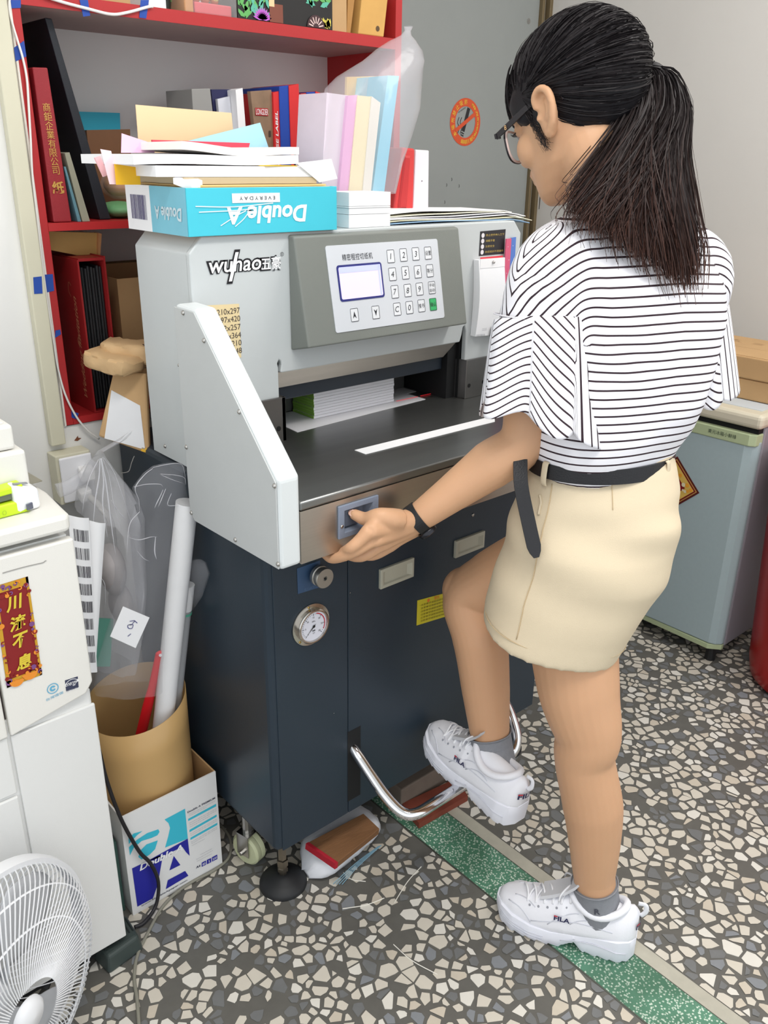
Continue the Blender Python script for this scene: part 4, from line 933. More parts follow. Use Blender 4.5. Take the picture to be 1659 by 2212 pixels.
for s in ([(0, 0), (0.012, 0.006), (0.02, 0.0), (0.016, -0.008), (0.008, -0.004), (0.012, 0.004)], [(0.09, 0.012), (0.10, 0.02), (0.115, 0.016), (0.11, 0.006)]):
    stroke(gt, s, (x0 - 0.0006, 0.533, zc - 0.02), (0, 0, 1), (0, 1, 0), 0.0012)
gt.build('script_lettering', mat('script_tan', (204, 140, 104), 0.5), wbx)
q = ((-0.0534, 0.56, 1.18), (0.0374, 0.56, 1.1741), (0.0302, 0.56, 1.1283), (-0.056, 0.56, 1.1491))
o = fbox(q, 0.006).build('tan_envelope', mat('envelope_tan', (200, 162, 96), 0.6, noise=0.1, nscale=15), loc=q[3]); tag(o, 'wide tan envelope standing on top of the red album box', 'envelope')
q = ((0.0334, 0.553, 1.1747), (0.0393, 0.553, 1.1729), (0.0307, 0.553, 1.1289), (0.0271, 0.553, 1.1291))
o = fbox(q, 0.02).build('tan_envelope', mat('envelope_tan2', (206, 150, 100), 0.6), loc=q[3]); tag(o, 'narrow end of a second tan envelope right of the wide one', 'envelope')
q = fix(((0.062, 0.56, 1.0905), (0.1354, 0.56, 1.0878), (0.1316, 0.56, 0.9451), (0.0563, 0.56, 0.9547)), ZB)
cbx = root('cardboard_box', q[3], 'open brown cardboard box on the bottom shelf behind the cutter', 'box')
cw, cz1 = q[0][0], q[0][2]
MB().box(cw, cw + 0.14, 0.56, 0.563, ZB, cz1).build('front_side', CARD, cbx); MB().box(cw, cw + 0.003, 0.563, 0.70, ZB, cz1).build('left_side', CARD, cbx); MB().box(cw + 0.003, cw + 0.14, 0.697, 0.70, ZB, cz1 + 0.012).build('back_side', CARD, cbx); MB().box(cw + 0.137, cw + 0.14, 0.563, 0.697, ZB, cz1).build('right_side', CARD, cbx); MB().box(cw + 0.003, cw + 0.137, 0.563, 0.697, ZB, ZB + 0.003).build('base', CARD, cbx)
o = MB().box(cw - 0.0, cw + 0.16, 0.705, 0.728, ZB, 1.1036).build('dark_cardboard_box', mat('card_olive', (120, 102, 62), 0.8, noise=0.1), loc=(cw, 0.705, ZB), bevel=0.001); tag(o, 'flat olive carton standing behind the open brown cardboard box', 'box')
# kraft bundles lying in front, on the leaning folder
def bundle(name, label, path, ry, rz, seed, m):
    """a crumpled wrapped packet: rounded-rectangle sections along a path, dented by noise"""
    rg = np.random.RandomState(seed); P = smooth_path(path, 6); R = []
    d = nrm(P[-1] - P[0]); a = nrm(np.cross(Z3, d)); b = np.cross(d, a)
    for i, p in enumerate(P):
        e = 1 - 0.55 * (abs(i / (len(P) - 1) - 0.5) * 2) ** 14
        R.append([p + (a * ry * (abs(math.cos(t)) ** 0.38) * math.copysign(1, math.cos(t)) + b * rz * (abs(math.sin(t)) ** 0.42) * math.copysign(1, math.sin(t))) * e * (1 + 0.05 * rg.randn()) for t in np.linspace(0, 6.283, 22, endpoint=False)])
    o = MB().rings(R).build(name, m, loc=tuple(P[0]), smooth='auto'); tag(o, label, 'package'); return o
KP = mat('kraft_wrap', (206, 172, 128), 0.75, noise=0.14, nscale=18, bump=0.5, bscale=60)
p1 = [np.array(p) for p in ((-0.0161, 0.475, 0.9865), (0.0422, 0.4, 0.9791))]
bundle('kraft_package', 'upper kraft paper package wedged between shelf and cutter', [p1[0], (p1[0] + p1[1]) / 2, p1[1] + (0.02, 0, 0)], 0.032, 0.0165, 3, KP)
p2 = [np.array(p) for p in ((-0.0384, 0.47, 0.9777), (-0.0065, 0.385, 0.9637))]
bundle('kraft_package', 'lower kraft paper package with torn end, under the other package', [p2[0], (p2[0] + p2[1]) / 2, p2[1] + (0.012, 0, 0)], 0.034, 0.0155, 8, KP)
mb = MB()
for k in range(3): mb.tube([p1[1] + np.array((0.034 * math.cos(t) * 0.3 - 0.022 + 0.004 * k, -0.0365 * abs(math.cos(t)) , 0.021 * math.sin(t))) for t in np.linspace(-1.4, 1.4, 9)], 0.0009, 6)
o = mb.build('string_tie', mat('string_dark', (60, 44, 36), 0.8), loc=tuple(p1[1])); tag(o, 'dark string loops tied round the upper kraft package', 'string')
# leaning folder with a white sheet
f0 = [np.array(p) for p in ((-0.0146, 0.44, 0.9506), (0.0283, 0.4, 0.9469), (-0.0598, 0.3026, 0.825), (-0.0544, 0.4449, 0.835))]
fo = root('kraft_folder', tuple(f0[2]), 'kraft cardboard folder with white sheet leaning on the wall end of the cutter', 'folder')
n_ = nrm(np.cross(f0[1] - f0[0], f0[3] - f0[0]))
if n_[1] > 0: n_ = -n_
mb = MB(); mb.slab([p - n_ * ((p - f0[0]) @ n_) + n_ * 0.006 for p in f0], 0.014, n_); mb.build('folder_body', KRAFT, fo, bevel=0.004)
w0 = [np.array(p) for p in ((-0.0298, 0.43, 0.9188), (0.0152, 0.405, 0.8895), (-0.0579, 0.3153, 0.832), (-0.0663, 0.4141, 0.838))]
def onf(p): # drop a point on the folder's face
    return p - n_ * ((p - f0[0] - n_ * 0.007) @ n_)
mb = MB(); mb.slab([onf(p) for p in w0], 0.0008, n_); mb.build('white_sheet', mat('sheet_white', (232, 233, 236), 0.7, noise=0.03), fo)
mb = MB(); mb.slab([onf(f0[2] + (f0[1] - f0[2]) * 0.01 + (f0[3] - f0[2]) * 0.02), onf(f0[2] + (f0[1] - f0[2]) * 0.01 + (f0[3] - f0[2]) * 0.16), onf(f0[2] + (f0[1] - f0[2]) * 0.06 + (f0[3] - f0[2]) * 0.14), onf(f0[2] + (f0[1] - f0[2]) * 0.07)], 0.0009, n_); mb.build('yellow_tape', mat('tape_yellow', (230, 180, 50), 0.5), fo)
o = MB().tube(((-0.0119, 0.4, 0.7999), (-0.0185, 0.4, 0.788), (-0.0255, 0.4, 0.7735), (-0.0399, 0.4, 0.7732)), 0.0008, 6, sub=5).build('string_tail', mat('string_grey', (150, 148, 144), 0.7), fo)


# ================================================================ on the cutter: lid of papers, paper stacks, notepad, rulers
FILM = mat('clear_film', (236, 236, 240), 0.12, alpha=0.20, spec=0.8)
MILKY = mat('milky_film', (228, 224, 230), 0.2, alpha=0.26, bump=1.0, bscale=24)
def bagloft(rows, depth, seed, n=20, jit=0.06, back=(0, 1, 0)):
    """a plastic bag: loops between left and right edge points, bulged by depth, with creases"""
    rg = np.random.RandomState(seed); R = []; bk = nrm(back)
    ph = rg.uniform(0, 6.28, 4)
    for i, (L, Rr, d) in enumerate(rows):
        L = np.array(L, float); Rr = np.array(Rr, float); c = (L + Rr) / 2; h = (Rr - L) / 2; w = np.linalg.norm(h); ring = []
        for t in np.linspace(0, 2 * math.pi, n, endpoint=False):
            k = 1 + jit * (math.sin(3 * t + ph[0] + i * 0.7) + 0.7 * math.sin(7 * t + ph[1] - i * 0.9)) + jit * 0.5 * rg.randn()
            ring.append(c + h * math.cos(t) * (1 + 0.25 * (k - 1)) + bk * d * depth * math.sin(t) * k)
        R.append(ring)
    return MB().rings(R, caps=False)
ZH = 1.1965
# carton lid full of envelopes and paper
TURQ = mat('carton_turquoise', (70, 196, 216), 0.5, noise=0.05, nscale=25)
TURQ2 = mat('carton_turquoise_pale', (120, 190, 210), 0.5, noise=0.08, nscale=25)
lx0, lx1, ly0, ly1, lz = -0.003, 0.271, 0.160, 0.352, 1.2635
lid = root('carton_lid', (0.134, 0.25, ZH), 'turquoise paper carton lid turned upside down, full of envelopes', 'carton')
MB().box(lx0, lx1, ly0, ly0 + 0.003, ZH, lz).build('front_side', TURQ, lid, bevel=0.0008)
ls = MB().box(lx0, lx0 + 0.003, ly0 + 0.003, 0.272, ZH, lz).build('left_side', TURQ2, lid)
MB().box(lx0 - 0.0004, lx0 + 0.003, 0.272, ly1, ZH, lz).build('white_flap', WHITE, lid)
MB().box(lx1 - 0.003, lx1, ly0 + 0.003, ly1, ZH, lz).build('right_side', TURQ, lid)
MB().box(lx0 + 0.003, lx1 - 0.003, ly1 - 0.003, ly1, ZH, lz - 0.004).build('back_side', CARD, lid)
MB().box(lx0 + 0.003, lx1 - 0.003, ly0 + 0.003, ly1 - 0.003, ZH, ZH + 0.003).build('base', CARD, lid)
WL = mat('carton_lettering', (238, 242, 244), 0.5)
mb = MB(); a, b = np.array((0.2119, 0.16, 1.2264)), np.array((0.0641, 0.16, 1.2294))
put_text(mb, 'Double A', ((a[0] + b[0]) / 2 - 0.002, ly0 - 0.0004, 1.2245), (-1, 0, 0), (0, 0, -1), 0.026, w=abs(a[0] - b[0]), bold=0.03, shear=-0.15 + 0.3, lift=0.0003)
quad(mb, ((0.1547 + 0.0757) / 2, ly0 - 0.0004, 1.2485), (1, 0, 0), Z3, 0.086, 0.0135)
for s in ([(-0.125, 0.004), (-0.06, 0.002), (0.01, 0.006)], [(-0.12, -0.004), (-0.05, -0.003), (-0.02, 0.0)], [(-0.085, -0.024), (-0.06, -0.012), (-0.04, -0.004)], [(-0.06, -0.026), (-0.045, -0.016), (-0.035, -0.006)]):
    stroke(mb, s, (0.135, ly0 - 0.0007, 1.2345), X3, Z3, 0.0013)
mb.build('white_lettering', WL, lid)
mb = MB(); put_text(mb, 'EVERYDAY', ((0.1461 + 0.0878) / 2, ly0 - 0.0009, 1.2482), (-1, 0, 0), (0, 0, -1), 0.005, w=0.064, space=1.5, lift=0.0003)
mb.build('small_lettering', INK, lid)
mb = MB(); put_text(mb, 'Double A', (lx0 - 0.0004, 0.217, 1.226), (0, 1, 0), (0, 0, -1), 0.019, w=0.082, bold=0.03, shear=0.15, lift=0.0003); mb.build('white_lettering', mat('carton_lettering_pale', (196, 216, 224), 0.5), lid)
mb = MB()
rg = random.Random(2); yb_ = 0.285
while yb_ < 0.335:
    w_ = rg.choice((0.0008, 0.0014, 0.002)); mb.add([(lx0 - 0.0012, yb_, 1.213), (lx0 - 0.0012, yb_ + w_, 1.213), (lx0 - 0.0012, yb_ + w_, 1.249), (lx0 - 0.0012, yb_, 1.249)], [(0, 1, 2, 3)]); yb_ += w_ + rg.choice((0.0008, 0.0016))
mb.build('barcode', mat('barcode_grey', (96, 92, 130), 0.6), lid)
ENV = mat('envelope_buff', (232, 200, 138), 0.65, noise=0.06, nscale=20); ENV2 = mat('envelope_grey_buff', (196, 178, 146), 0.7)
def sheet(name, pts, m, label, cat, t=0.0006, group=None, bend=0.0):
    p = [np.array(q, float) for q in pts]
    if bend:
        R0, R1 = [], []
        for k in range(9):
            u = k / 8; z = bend * 4 * u * (1 - u); R0.append(p[0] * (1 - u) + p[1] * u + (0, 0, z)); R1.append(p[3] * (1 - u) + p[2] * u + (0, 0, z))
        mb = MB(); lo = np.array((0, 0, -t))
        mb.rings([[a, b, b + lo, a + lo] for a, b in zip(R0, R1)])
    else:
        n = nrm(np.cross(p[1] - p[0], p[3] - p[0])); mb = MB().slab(p, t, n if n[2] > 0 else n)
    o = mb.build(name, m, loc=tuple(p[0])); tag(o, label, cat, group); return o
def layer(name, x0, x1, y0, y1, z, t, m, label, cat, ang=0.0, group=None, tilt=(0, 0), lumps=0.0, dog=None):
    c = np.array(((x0 + x1) / 2, (y0 + y1) / 2, z)); ca, sa = math.cos(ang), math.sin(ang)
    xd = np.array((ca, sa, tilt[0])); yd = np.array((-sa, ca, tilt[1])); hx, hy = (x1 - x0) / 2, (y1 - y0) / 2
    n = 12; R = []
    for k in range(n + 1):
        u = -1 + 2 * k / n; w = lumps * math.sin(3.1 * u + z * 90)
        a = c + xd * hx * u - yd * hy + (0, 0, w); b = c + xd * hx * u + yd * hy + (0, 0, w * 0.4)
        R.append([a, b, b + (0, 0, t), a + (0, 0, t)])
    o = MB().rings(R).build(name, m, loc=tuple(c)); tag(o, label, cat, group); return o
zz = 1.2
layer('paper_ream', lx0 + 0.006, lx1 - 0.006, 0.166, 0.345, 1.2, 0.050, mat('ream_cream', (226, 216, 196), 0.8), 'cream ream of paper filling the turquoise lid below the envelopes', 'paper')
for k in range(4):
    layer('buff_envelope', lx0 + 0.004 + 0.004 * k, lx1 - 0.004 - 0.005 * (k % 2), 0.165 + 0.004 * k, 0.335, 1.2545 + 0.0032 * k, 0.0026, ENV, ('lowest', 'second', 'third', 'topmost')[k] + ' buff envelope lying in the turquoise carton lid, ' + ('under three others', 'counted from below', 'counted from below', 'under the grey buff card')[k], 'envelope', 0.004 * (k - 1), 'buff envelopes in the lid')
layer('grey_buff_board', lx0 + 0.012, lx1 - 0.022, 0.185, 0.34, 1.2675, 0.0095, ENV2, 'thick grey-buff envelope wad lying on the buff envelopes in the lid', 'envelope')
layer('white_paper_stack', -0.03, 0.285, 0.188, 0.352, 1.2775, 0.0150, WHITE, 'white paper stack lying across the lid, corner hanging right', 'paper', -0.02, None, (0.0, 0.0))
layer('white_paper_stack', -0.062, 0.225, 0.20, 0.37, 1.2945, 0.0130, WHITE, 'upper loose white paper stack on the lid, reaching far left', 'paper', 0.015, None, (0.012, 0), 0.0015)
layer('yellow_card_strip', 0.150, 0.212, 0.186, 0.25, 1.2928, 0.0012, mat('card_yellow', (240, 196, 40), 0.6), 'thin yellow card edge showing between the two white paper stacks', 'card', 0.04)
layer('cream_paper_stack', 0.02, 0.235, 0.212, 0.37, 1.3095, 0.0110, mat('paper_warm_white', (244, 238, 232), 0.7), 'warm white papers arched on top of the pile in the lid', 'paper', 0.03, None, (-0.02, 0), 0.003)
q = ((0.2081, 0.183, 1.2979), (0.2786, 0.183, 1.3047), (0.2908, 0.183, 1.2745), (0.2534, 0.183, 1.269))
sheet('white_sheet', [q[3], q[2], q[1], q[0]], WHITE, 'white sheet with its corner hanging over the right end of the lid', 'paper', 0.0006)
q = ((-0.0629, 0.255, 1.2936), (-0.0244, 0.255, 1.2888), (-0.0246, 0.255, 1.2652), (-0.0632, 0.255, 1.2654))
sheet('yellow_card', [q[3], q[2], q[1], q[0]], mat('card_orange_yellow', (242, 184, 30), 0.6), 'bright yellow card hanging over the left end of the lid', 'card', 0.0008)
q = ((-0.0785, 0.262, 1.313), (-0.0626, 0.262, 1.3108), (-0.0562, 0.262, 1.2658), (-0.0698, 0.262, 1.2659))
sheet('pink_slip', [q[3], q[2], q[1], q[0]], mat('slip_pale_pink', (250, 218, 226), 0.7), 'pale pink slip hanging down behind the yellow card', 'paper', 0.0008)
q = ((-0.0757, 0.29, 1.3011), (-0.0669, 0.29, 1.3037), (-0.0577, 0.29, 1.2779), (-0.0652, 0.29, 1.2753))
sheet('pink_notes', [q[3], q[2], q[1], q[0]], mat('slip_pink', (246, 190, 196), 0.7), 'small pink notes with orange edge sticking out left of the pile', 'paper', 0.004)
q = ((-0.011, 0.33, 1.3361), (0.0431, 0.33, 1.3216), (0.0411, 0.33, 1.3095), (-0.0148, 0.33, 1.3087))
sheet('pink_sheet', [q[3], q[2], q[1], q[0]], mat('sheet_pink', (244, 196, 228), 0.7), 'pink paper corner rising at the left behind the white pile', 'paper', 0.0008)
q = ((0.0467, 0.345, 1.3284), (0.229, 0.345, 1.3275), (0.2246, 0.345, 1.3157), (0.0468, 0.345, 1.3129))
sheet('crimson_folder', [q[3], q[2], q[1], q[0]], mat('folder_crimson', (214, 70, 92), 0.6), 'crimson folder edge showing behind the white paper pile', 'folder', 0.004)
q = ((0.051, 0.4, 1.3805), (0.2295, 0.4, 1.3756), (0.2331, 0.4, 1.3119), (0.0502, 0.4, 1.3093))
sheet('tan_sheet', [q[3], q[2], q[1], q[0]], mat('sheet_tan', (238, 208, 166), 0.7), 'large tan sheet standing up at the back of the lid', 'paper', 0.0012)
q = ((0.1216, 0.375, 1.3274), (0.2714, 0.375, 1.3612), (0.2907, 0.375, 1.3129), (0.1376, 0.375, 1.3107))
sheet('blue_sheet', [q[3], q[2], q[1], q[0]], mat('sheet_light_blue', (176, 226, 246), 0.7), 'light blue sheet slanting in front of the tan sheet', 'paper', 0.0008)
layer('white_note', -0.0, 0.03, 0.17, 0.20, 1.2665, 0.008, WHITE, 'small folded white note stuck in the front left of the lid', 'paper', 0.5, None, (0.2, 0.3))

# white stack of leaflets and the wavy sheets
sk_ = root('leaflet_stack', (0.357, 0.25, ZH), 'neat stack of white leaflets right of the turquoise lid', 'paper stack')
for k, (a, b) in enumerate(((0, 0.021), (0.0216, 0.031), (0.0315, 0.034), (0.0345, 0.0565))):
    MB().box(0.311 + 0.0006 * (k % 2), 0.405 - 0.0007 * ((k + 1) % 2), 0.178 + 0.0006 * (k % 2), 0.245, ZH + a, ZH + b).build('bundle', mat('leaflet_white', (238, 240, 242), 0.65, noise=0.02, nscale=300, stretch=(0.1, 0.1, 6)), sk_)
for k, (nm, c, z, x1_) in enumerate((('blue_sheet', (150, 186, 220), 0.0008, 0.80), ('cream_sheet', (232, 226, 196), 0.0034, 0.812), ('white_sheet', (240, 240, 244), 0.0065, 0.79), ('white_sheet', (236, 236, 242), 0.0095, 0.80), ('cream_sheet', (240, 236, 214), 0.0125, 0.785), ('white_sheet', (246, 246, 248), 0.0165, 0.765))):
    R = []; n = 14
    for i in range(n + 1):
        u = i / n; x = 0.412 + (x1_ - 0.412) * u
        w = 0.0016 * math.sin(6.0 * u + k) * (1 if 0 < u < 1 else 0.5) + (0.0005 * k) * math.sin(3.14 * min(1, u * 2.2)) - (0.010 * max(0, u - 0.88) / 0.12 if x > 0.74 else 0) * (1 - k / 9)
        R.append([(x, 0.19 + 0.004 * k, ZH + z + 0.0018 + w), (x, 0.33, ZH + z + 0.0018 + w), (x, 0.33, ZH + z + 0.0005 + w), (x, 0.19 + 0.004 * k, ZH + z + 0.0005 + w)])
    o = MB().rings(R).build(nm, mat('%s_%d' % (nm, k), c, 0.6), loc=(0.412, 0.2, ZH + z)); tag(o, ('lowest blue-edged sheet lying on the cutter head, end drooping right', 'cream sheet just above the blue-edged sheet on the cutter head', 'third sheet from below in the loose pile on the cutter head', 'fourth sheet from below in the loose pile on the cutter head', 'cream sheet just under the top sheet of the loose pile', 'topmost white sheet of the loose pile on the cutter head')[k], 'paper', 'loose sheets on the cutter head')

# upright coloured papers in their bag
def lean(name, px, d, m, label, cat='paper', group='upright papers on the cutter head'):
    q = [np.array(p) for p in px]; 
    for i in (2, 3): q[i] = np.array((q[i][0], q[i][1], ZH + 0.0008))
    o = fbox(q, d).build(name, m, loc=tuple(q[3])); tag(o, label, cat, group); return o
lean('lilac_wrapped_papers', ((0.3419, 0.275, 1.4085), (0.3875, 0.275, 1.4066), (0.3621, 0.275, 1.1907), (0.3222, 0.275, 1.1921)), 0.08, mat('paper_lilac_white', (226, 214, 226), 0.6, noise=0.06), 'papers wrapped in lilac white film, left of the pink sheets')
lean('pink_papers', ((0.3828, 0.268, 1.4054), (0.4036, 0.268, 1.4079), (0.378, 0.268, 1.1906), (0.3545, 0.268, 1.1914)), 0.10, mat('paper_pink', (232, 168, 216), 0.7), 'narrow block of upright pink paper')
lean('cream_papers', ((0.4029, 0.266, 1.4071), (0.4347, 0.266, 1.4065), (0.407, 0.266, 1.1897), (0.3753, 0.266, 1.1908)), 0.10, mat('paper_cream', (240, 226, 180), 0.7, noise=0.04), 'block of upright cream paper right of the pink block')
lean('white_papers', ((0.433, 0.264, 1.4071), (0.4537, 0.264, 1.3977), (0.4254, 0.264, 1.1891), (0.4065, 0.264, 1.1898)), 0.10, mat('paper_offwhite', (232, 228, 216), 0.7, noise=0.04), 'block of upright off-white paper with a bent corner')
lean('gold_card', ((0.4652, 0.372, 1.445), (0.5659, 0.372, 1.4529), (0.5392, 0.372, 1.1784), (0.4529, 0.372, 1.1814)), 0.006, mat('card_gold', (222, 176, 74), 0.6), 'large golden card standing behind the cream papers')
lean('blue_papers', ((0.4889, 0.285, 1.4444), (0.5158, 0.285, 1.4454), (0.4756, 0.285, 1.186), (0.4455, 0.285, 1.1871)), 0.10, mat('paper_blue', (132, 206, 232), 0.4), 'block of upright light blue paper at the right')
rows = (((0.3232, 0.275, 1.2463), (0.4889, 0.275, 1.2482), 0.8), ((0.328, 0.275, 1.2916), (0.5062, 0.275, 1.3006), 0.9), ((0.3348, 0.275, 1.3362), (0.5235, 0.275, 1.3485), 1.0), ((0.3395, 0.275, 1.3799), (0.536, 0.275, 1.3919), 1.0), ((0.348, 0.275, 1.4159), (0.5371, 0.275, 1.4265), 0.9), ((0.3712, 0.275, 1.435), (0.5409, 0.275, 1.4495), 0.8), ((0.428, 0.275, 1.4638), (0.5529, 0.275, 1.4691), 0.6), ((0.4596, 0.275, 1.4841), (0.551, 0.275, 1.4862), 0.45), ((0.4865, 0.275, 1.4985), (0.5401, 0.275, 1.5016), 0.25), ((0.5116, 0.275, 1.5093), (0.5318, 0.275, 1.5097), 0.12), ((0.5203, 0.275, 1.5173), (0.5316, 0.275, 1.5169), 0.07), ((0.5189, 0.275, 1.5244), (0.5358, 0.275, 1.5246), 0.1))
o = bagloft(rows, 0.075, 4, n=26, jit=0.09).build('plastic_bag', MILKY, loc=rows[0][0], smooth='auto'); tag(o, 'milky plastic bag gathered to a knot, around the upright coloured papers', 'bag')
rp = ((0.5424, 0.3, 1.3267), (0.575, 0.3, 1.3248), (0.5749, 0.3, 1.199), (0.5219, 0.3, 1.2006))
rt = root('red_case', rp[3], 'red plastic case standing behind the white leaflet stack', 'case')
rp = [tuple(p[:2]) + (max(p[2], ZH + 0.0175),) for p in rp]
fbox(rp, 0.05).build('case_body', mat('case_red', (206, 58, 58), 0.4), rt, bevel=0.004, seg=3)
mb = MB(); q = [bil(rp, u, v) for u, v in ((0.18, 0.12), (0.62, 0.12), (0.62, 0.98), (0.18, 0.98))]
mb.add([p + (0, -0.0005, 0) for p in q] + [p + (0, -0.003, 0) for p in [bil(rp, u, v) for u, v in ((0.26, 0.16), (0.55, 0.16), (0.55, 0.96), (0.26, 0.96))]], [(0, 4, 5, 1), (1, 5, 6, 2), (3, 7, 4, 0), (7, 6, 5, 4)])
mb.build('case_rib', mat('case_red2', (190, 48, 50), 0.4), rt)
wp = ((0.5857, 0.31, 1.3233), (0.6221, 0.31, 1.3223), (0.6255, 0.31, 1.197), (0.583, 0.31, 1.1982))
wp = [tuple(p[:2]) + (max(p[2], ZH + 0.0175),) for p in wp]
o = fbox(wp, 0.006).build('white_plate', mat('plate_white', (226, 220, 228), 0.5), loc=wp[3], bevel=0.002); tag(o, 'white plastic plate with a small hole standing beside the red case', 'plate')
mb = MB(); disc(mb, np.array(bil(wp, 0.5, 0.52)) + (0, -0.0005, 0), X3, Z3, 0, 0.0012, 12); mb.build('hole', DARK, o)

# hanging notepad and two rulers on the head's right front
nq = [np.array(p) for p in ((0.6137, 0.155, 1.1282), (0.6875, 0.155, 1.1274), (0.6943, 0.155, 0.9771), (0.6164, 0.155, 0.9814))]
npd = root('notepad', tuple(nq[0]), 'tall white notepad hanging on the cutter head with a black clip at its foot', 'notepad')
R = []; n = 10
for k in range(n + 1):
    v = k / n; a, b = bil(nq, 0, v), bil(nq, 1, v); w = np.array((0, -0.004 * math.sin(3.14 * v), 0)) + X3 * 0.003 * math.sin(3.3 * v)
    R.append([a + w, b + w, (b[0] + w[0], YH - 0.0008, b[2]), (a[0] + w[0], YH - 0.0008, a[2])])
MB().rings(R).build('pad_block', mat('pad_white', (243, 244, 247), 0.65), npd, smooth='auto')
mb = MB(); a, b = bil(nq, 0.06, -0.01), bil(nq, 1.02, -0.01); mb.hexa([a + (0, -0.002, -0.017), b + (0, -0.002, -0.017), b + (0, 0.001, -0.017), a + (0, 0.001, -0.017), a + (0, -0.001, 0), b + (0, -0.001, 0), b + (0, 0.002, 0), a + (0, 0.002, 0)])
mb.build('top_flap', WHITE, npd); mb = MB(); mb.slab([bil(nq, 0.1, -0.03) + (0, 0.003, 0), bil(nq, 0.98, -0.035) + (0, 0.003, 0), bil(nq, 0.98, 0.02) + (0, 0.003, 0), bil(nq, 0.1, 0.02) + (0, 0.003, 0)], 0.001); mb.build('red_cover', mat('cover_red', (214, 56, 70), 0.6), npd)
c = (a + b) / 2 + (0, -0.0025, -0.007); MB().lathe([(0.0001, 0.0035), (0.0022, 0.003), (0.003, 0)], c, (0, -1, 0), 14).build('hanging_pin', STEEL, npd, smooth=True)
c = bil(nq, 0.66, 0.945) + (0, -0.006, 0); cl = MB().prism([(-0.006, -0.010), (0.006, -0.010), (0.002, 0.010), (-0.002, 0.010)], 'x', -0.0105, 0.0105)
cl.v = [(c[0] + x, c[1] + y, c[2] + z) for x, y, z in cl.v]; cm = cl.build('binder_clip', mat('clip_black', (24, 24, 27), 0.35), npd, bevel=0.001)
MB().tube([c + np.array(p) for p in ((0.006, -0.006, 0.008), (0.019, -0.007, 0.010), (0.021, -0.007, 0.002), (0.019, -0.007, -0.006), (0.006, -0.006, -0.003))], 0.0008, 8, sub=5).build('clip_wire', CHROME, cm, smooth=True)
mb = MB()
for k in range(6): quad(mb, bil(nq, 0.04 + 0.055 * k, 0.985) + (0, -0.0012, 0), X3, Z3, 0.0016, 0.004)
for k in range(2): quad(mb, bil(nq, 0.3, 0.90 + 0.02 * k) + (0, -0.0022, 0), X3, Z3, 0.014, 0.0006)
mb.build('pad_marks', mat('mark_grey', (170, 172, 176), 0.7), npd)
for nm, px, c, lab in (('pink_ruler', ((0.6963, 0.16, 1.1634), (0.7115, 0.16, 1.1636), (0.7141, 0.16, 0.9083), (0.7008, 0.16, 0.9101)), (212, 92, 124), 'pink metal ruler leaning upright on the cutter head'), ('blue_ruler', ((0.715, 0.163, 1.1641), (0.7289, 0.163, 1.1653), (0.7356, 0.163, 0.9047), (0.7176, 0.163, 0.9072)), (86, 122, 196), 'blue metal ruler standing beside the pink one')):
    o = fbox(px, 0.0025).build(nm, mat(nm + '_paint', c, 0.4), loc=px[3]); tag(o, lab, 'ruler')
    mb = MB()
    for k in range(9): quad(mb, bil(px, 0.35 + 0.3 * (k % 2), 0.06 + 0.1 * k) + (0, -0.0005, 0), X3, Z3, 0.0012, 0.0018)
    mb.build('tick', mat('tick_pale', (226, 222, 232), 0.5), o)

# on the table: stack under the press bar, cards, cut strip
stk = root('cut_paper_stack', (0.36, 0.26, ZT), 'stack of booklets with green edge under the cutter blade', 'paper stack')
for k in range(11):
    x0 = 0.2735 + 0.0006 * ((k * 5) % 3); h = 0.0054
    b = MB().box(x0, 0.474 - 0.0006 * ((k * 7) % 3), 0.236 + 0.0003 * (k % 2), 0.302, ZT + 0.0014 + h * k, ZT + 0.0014 + h * (k + 1) - 0.0005).build('booklet', mat('booklet_white', (232, 232, 238), 0.65), stk)
    MB().box(x0 - 0.0006, x0, 0.2362, 0.302, ZT + 0.0014 + h * k, ZT + 0.0014 + h * (k + 1) - 0.0005).build('green_edge', mat('edge_green', (128, 172, 70), 0.65), b)
q = ((0.2046, 0.2281, 0.8548), (0.2019, 0.1903, 0.8548), (0.5383, 0.2113, 0.8548), (0.5714, 0.3012, 0.8548))
sheet('white_card', [q[1], q[2], (q[2][0], 0.305, ZT + 0.0009), (q[0][0], 0.305, ZT + 0.0009), q[0]], mat('card_white', (214, 214, 218), 0.5), 'white card lying under the booklet stack on the cutter table', 'card', 0.0008)
q = ((0.5514, 0.2968, 0.8548), (0.5955, 0.2622, 0.8548), (0.7042, 0.4054, 0.8548), (0.6421, 0.4243, 0.8548))
o = sheet('grey_card', [(0.49, 0.262, ZT + 0.0010), (0.566, 0.268, ZT + 0.0010), (0.566, 0.309, ZT + 0.0010), (0.49, 0.309, ZT + 0.0010)], mat('card_pale_grey', (200, 200, 200), 0.5), 'pale card lying at the right inside the cutter mouth', 'card', 0.0006)
q = ((0.2161, 0.0472, 0.855), (0.2165, 0.0189, 0.855), (0.5209, 0.0128, 0.855), (0.5592, 0.0461, 0.855))
dx = np.array(q[2]) - np.array(q[1]); p2 = np.array(q[1]) + dx * 1.02; p3 = np.array(q[0]) + dx * 1.12
sheet('paper_strip', [q[1], p2, p3, q[0]], WHITE, 'long white strip of cut paper lying on the steel table', 'paper', 0.0006)
lz_ = MB()
lz_.add([(0.479, 0.2335, ZT + 0.0016), (0.538, 0.2325, ZT + 0.0016), (0.538, 0.2340, ZT + 0.0016), (0.479, 0.2350, ZT + 0.0016)], [(0, 1, 2, 3)])
lz_.add([(0.545, 0.2325, ZT + 0.0016), (0.600, 0.2325, ZT + 0.0016), (0.600, 0.2345, ZT + 0.0016), (0.545, 0.2345, ZT + 0.0016)], [(0, 1, 2, 3)])
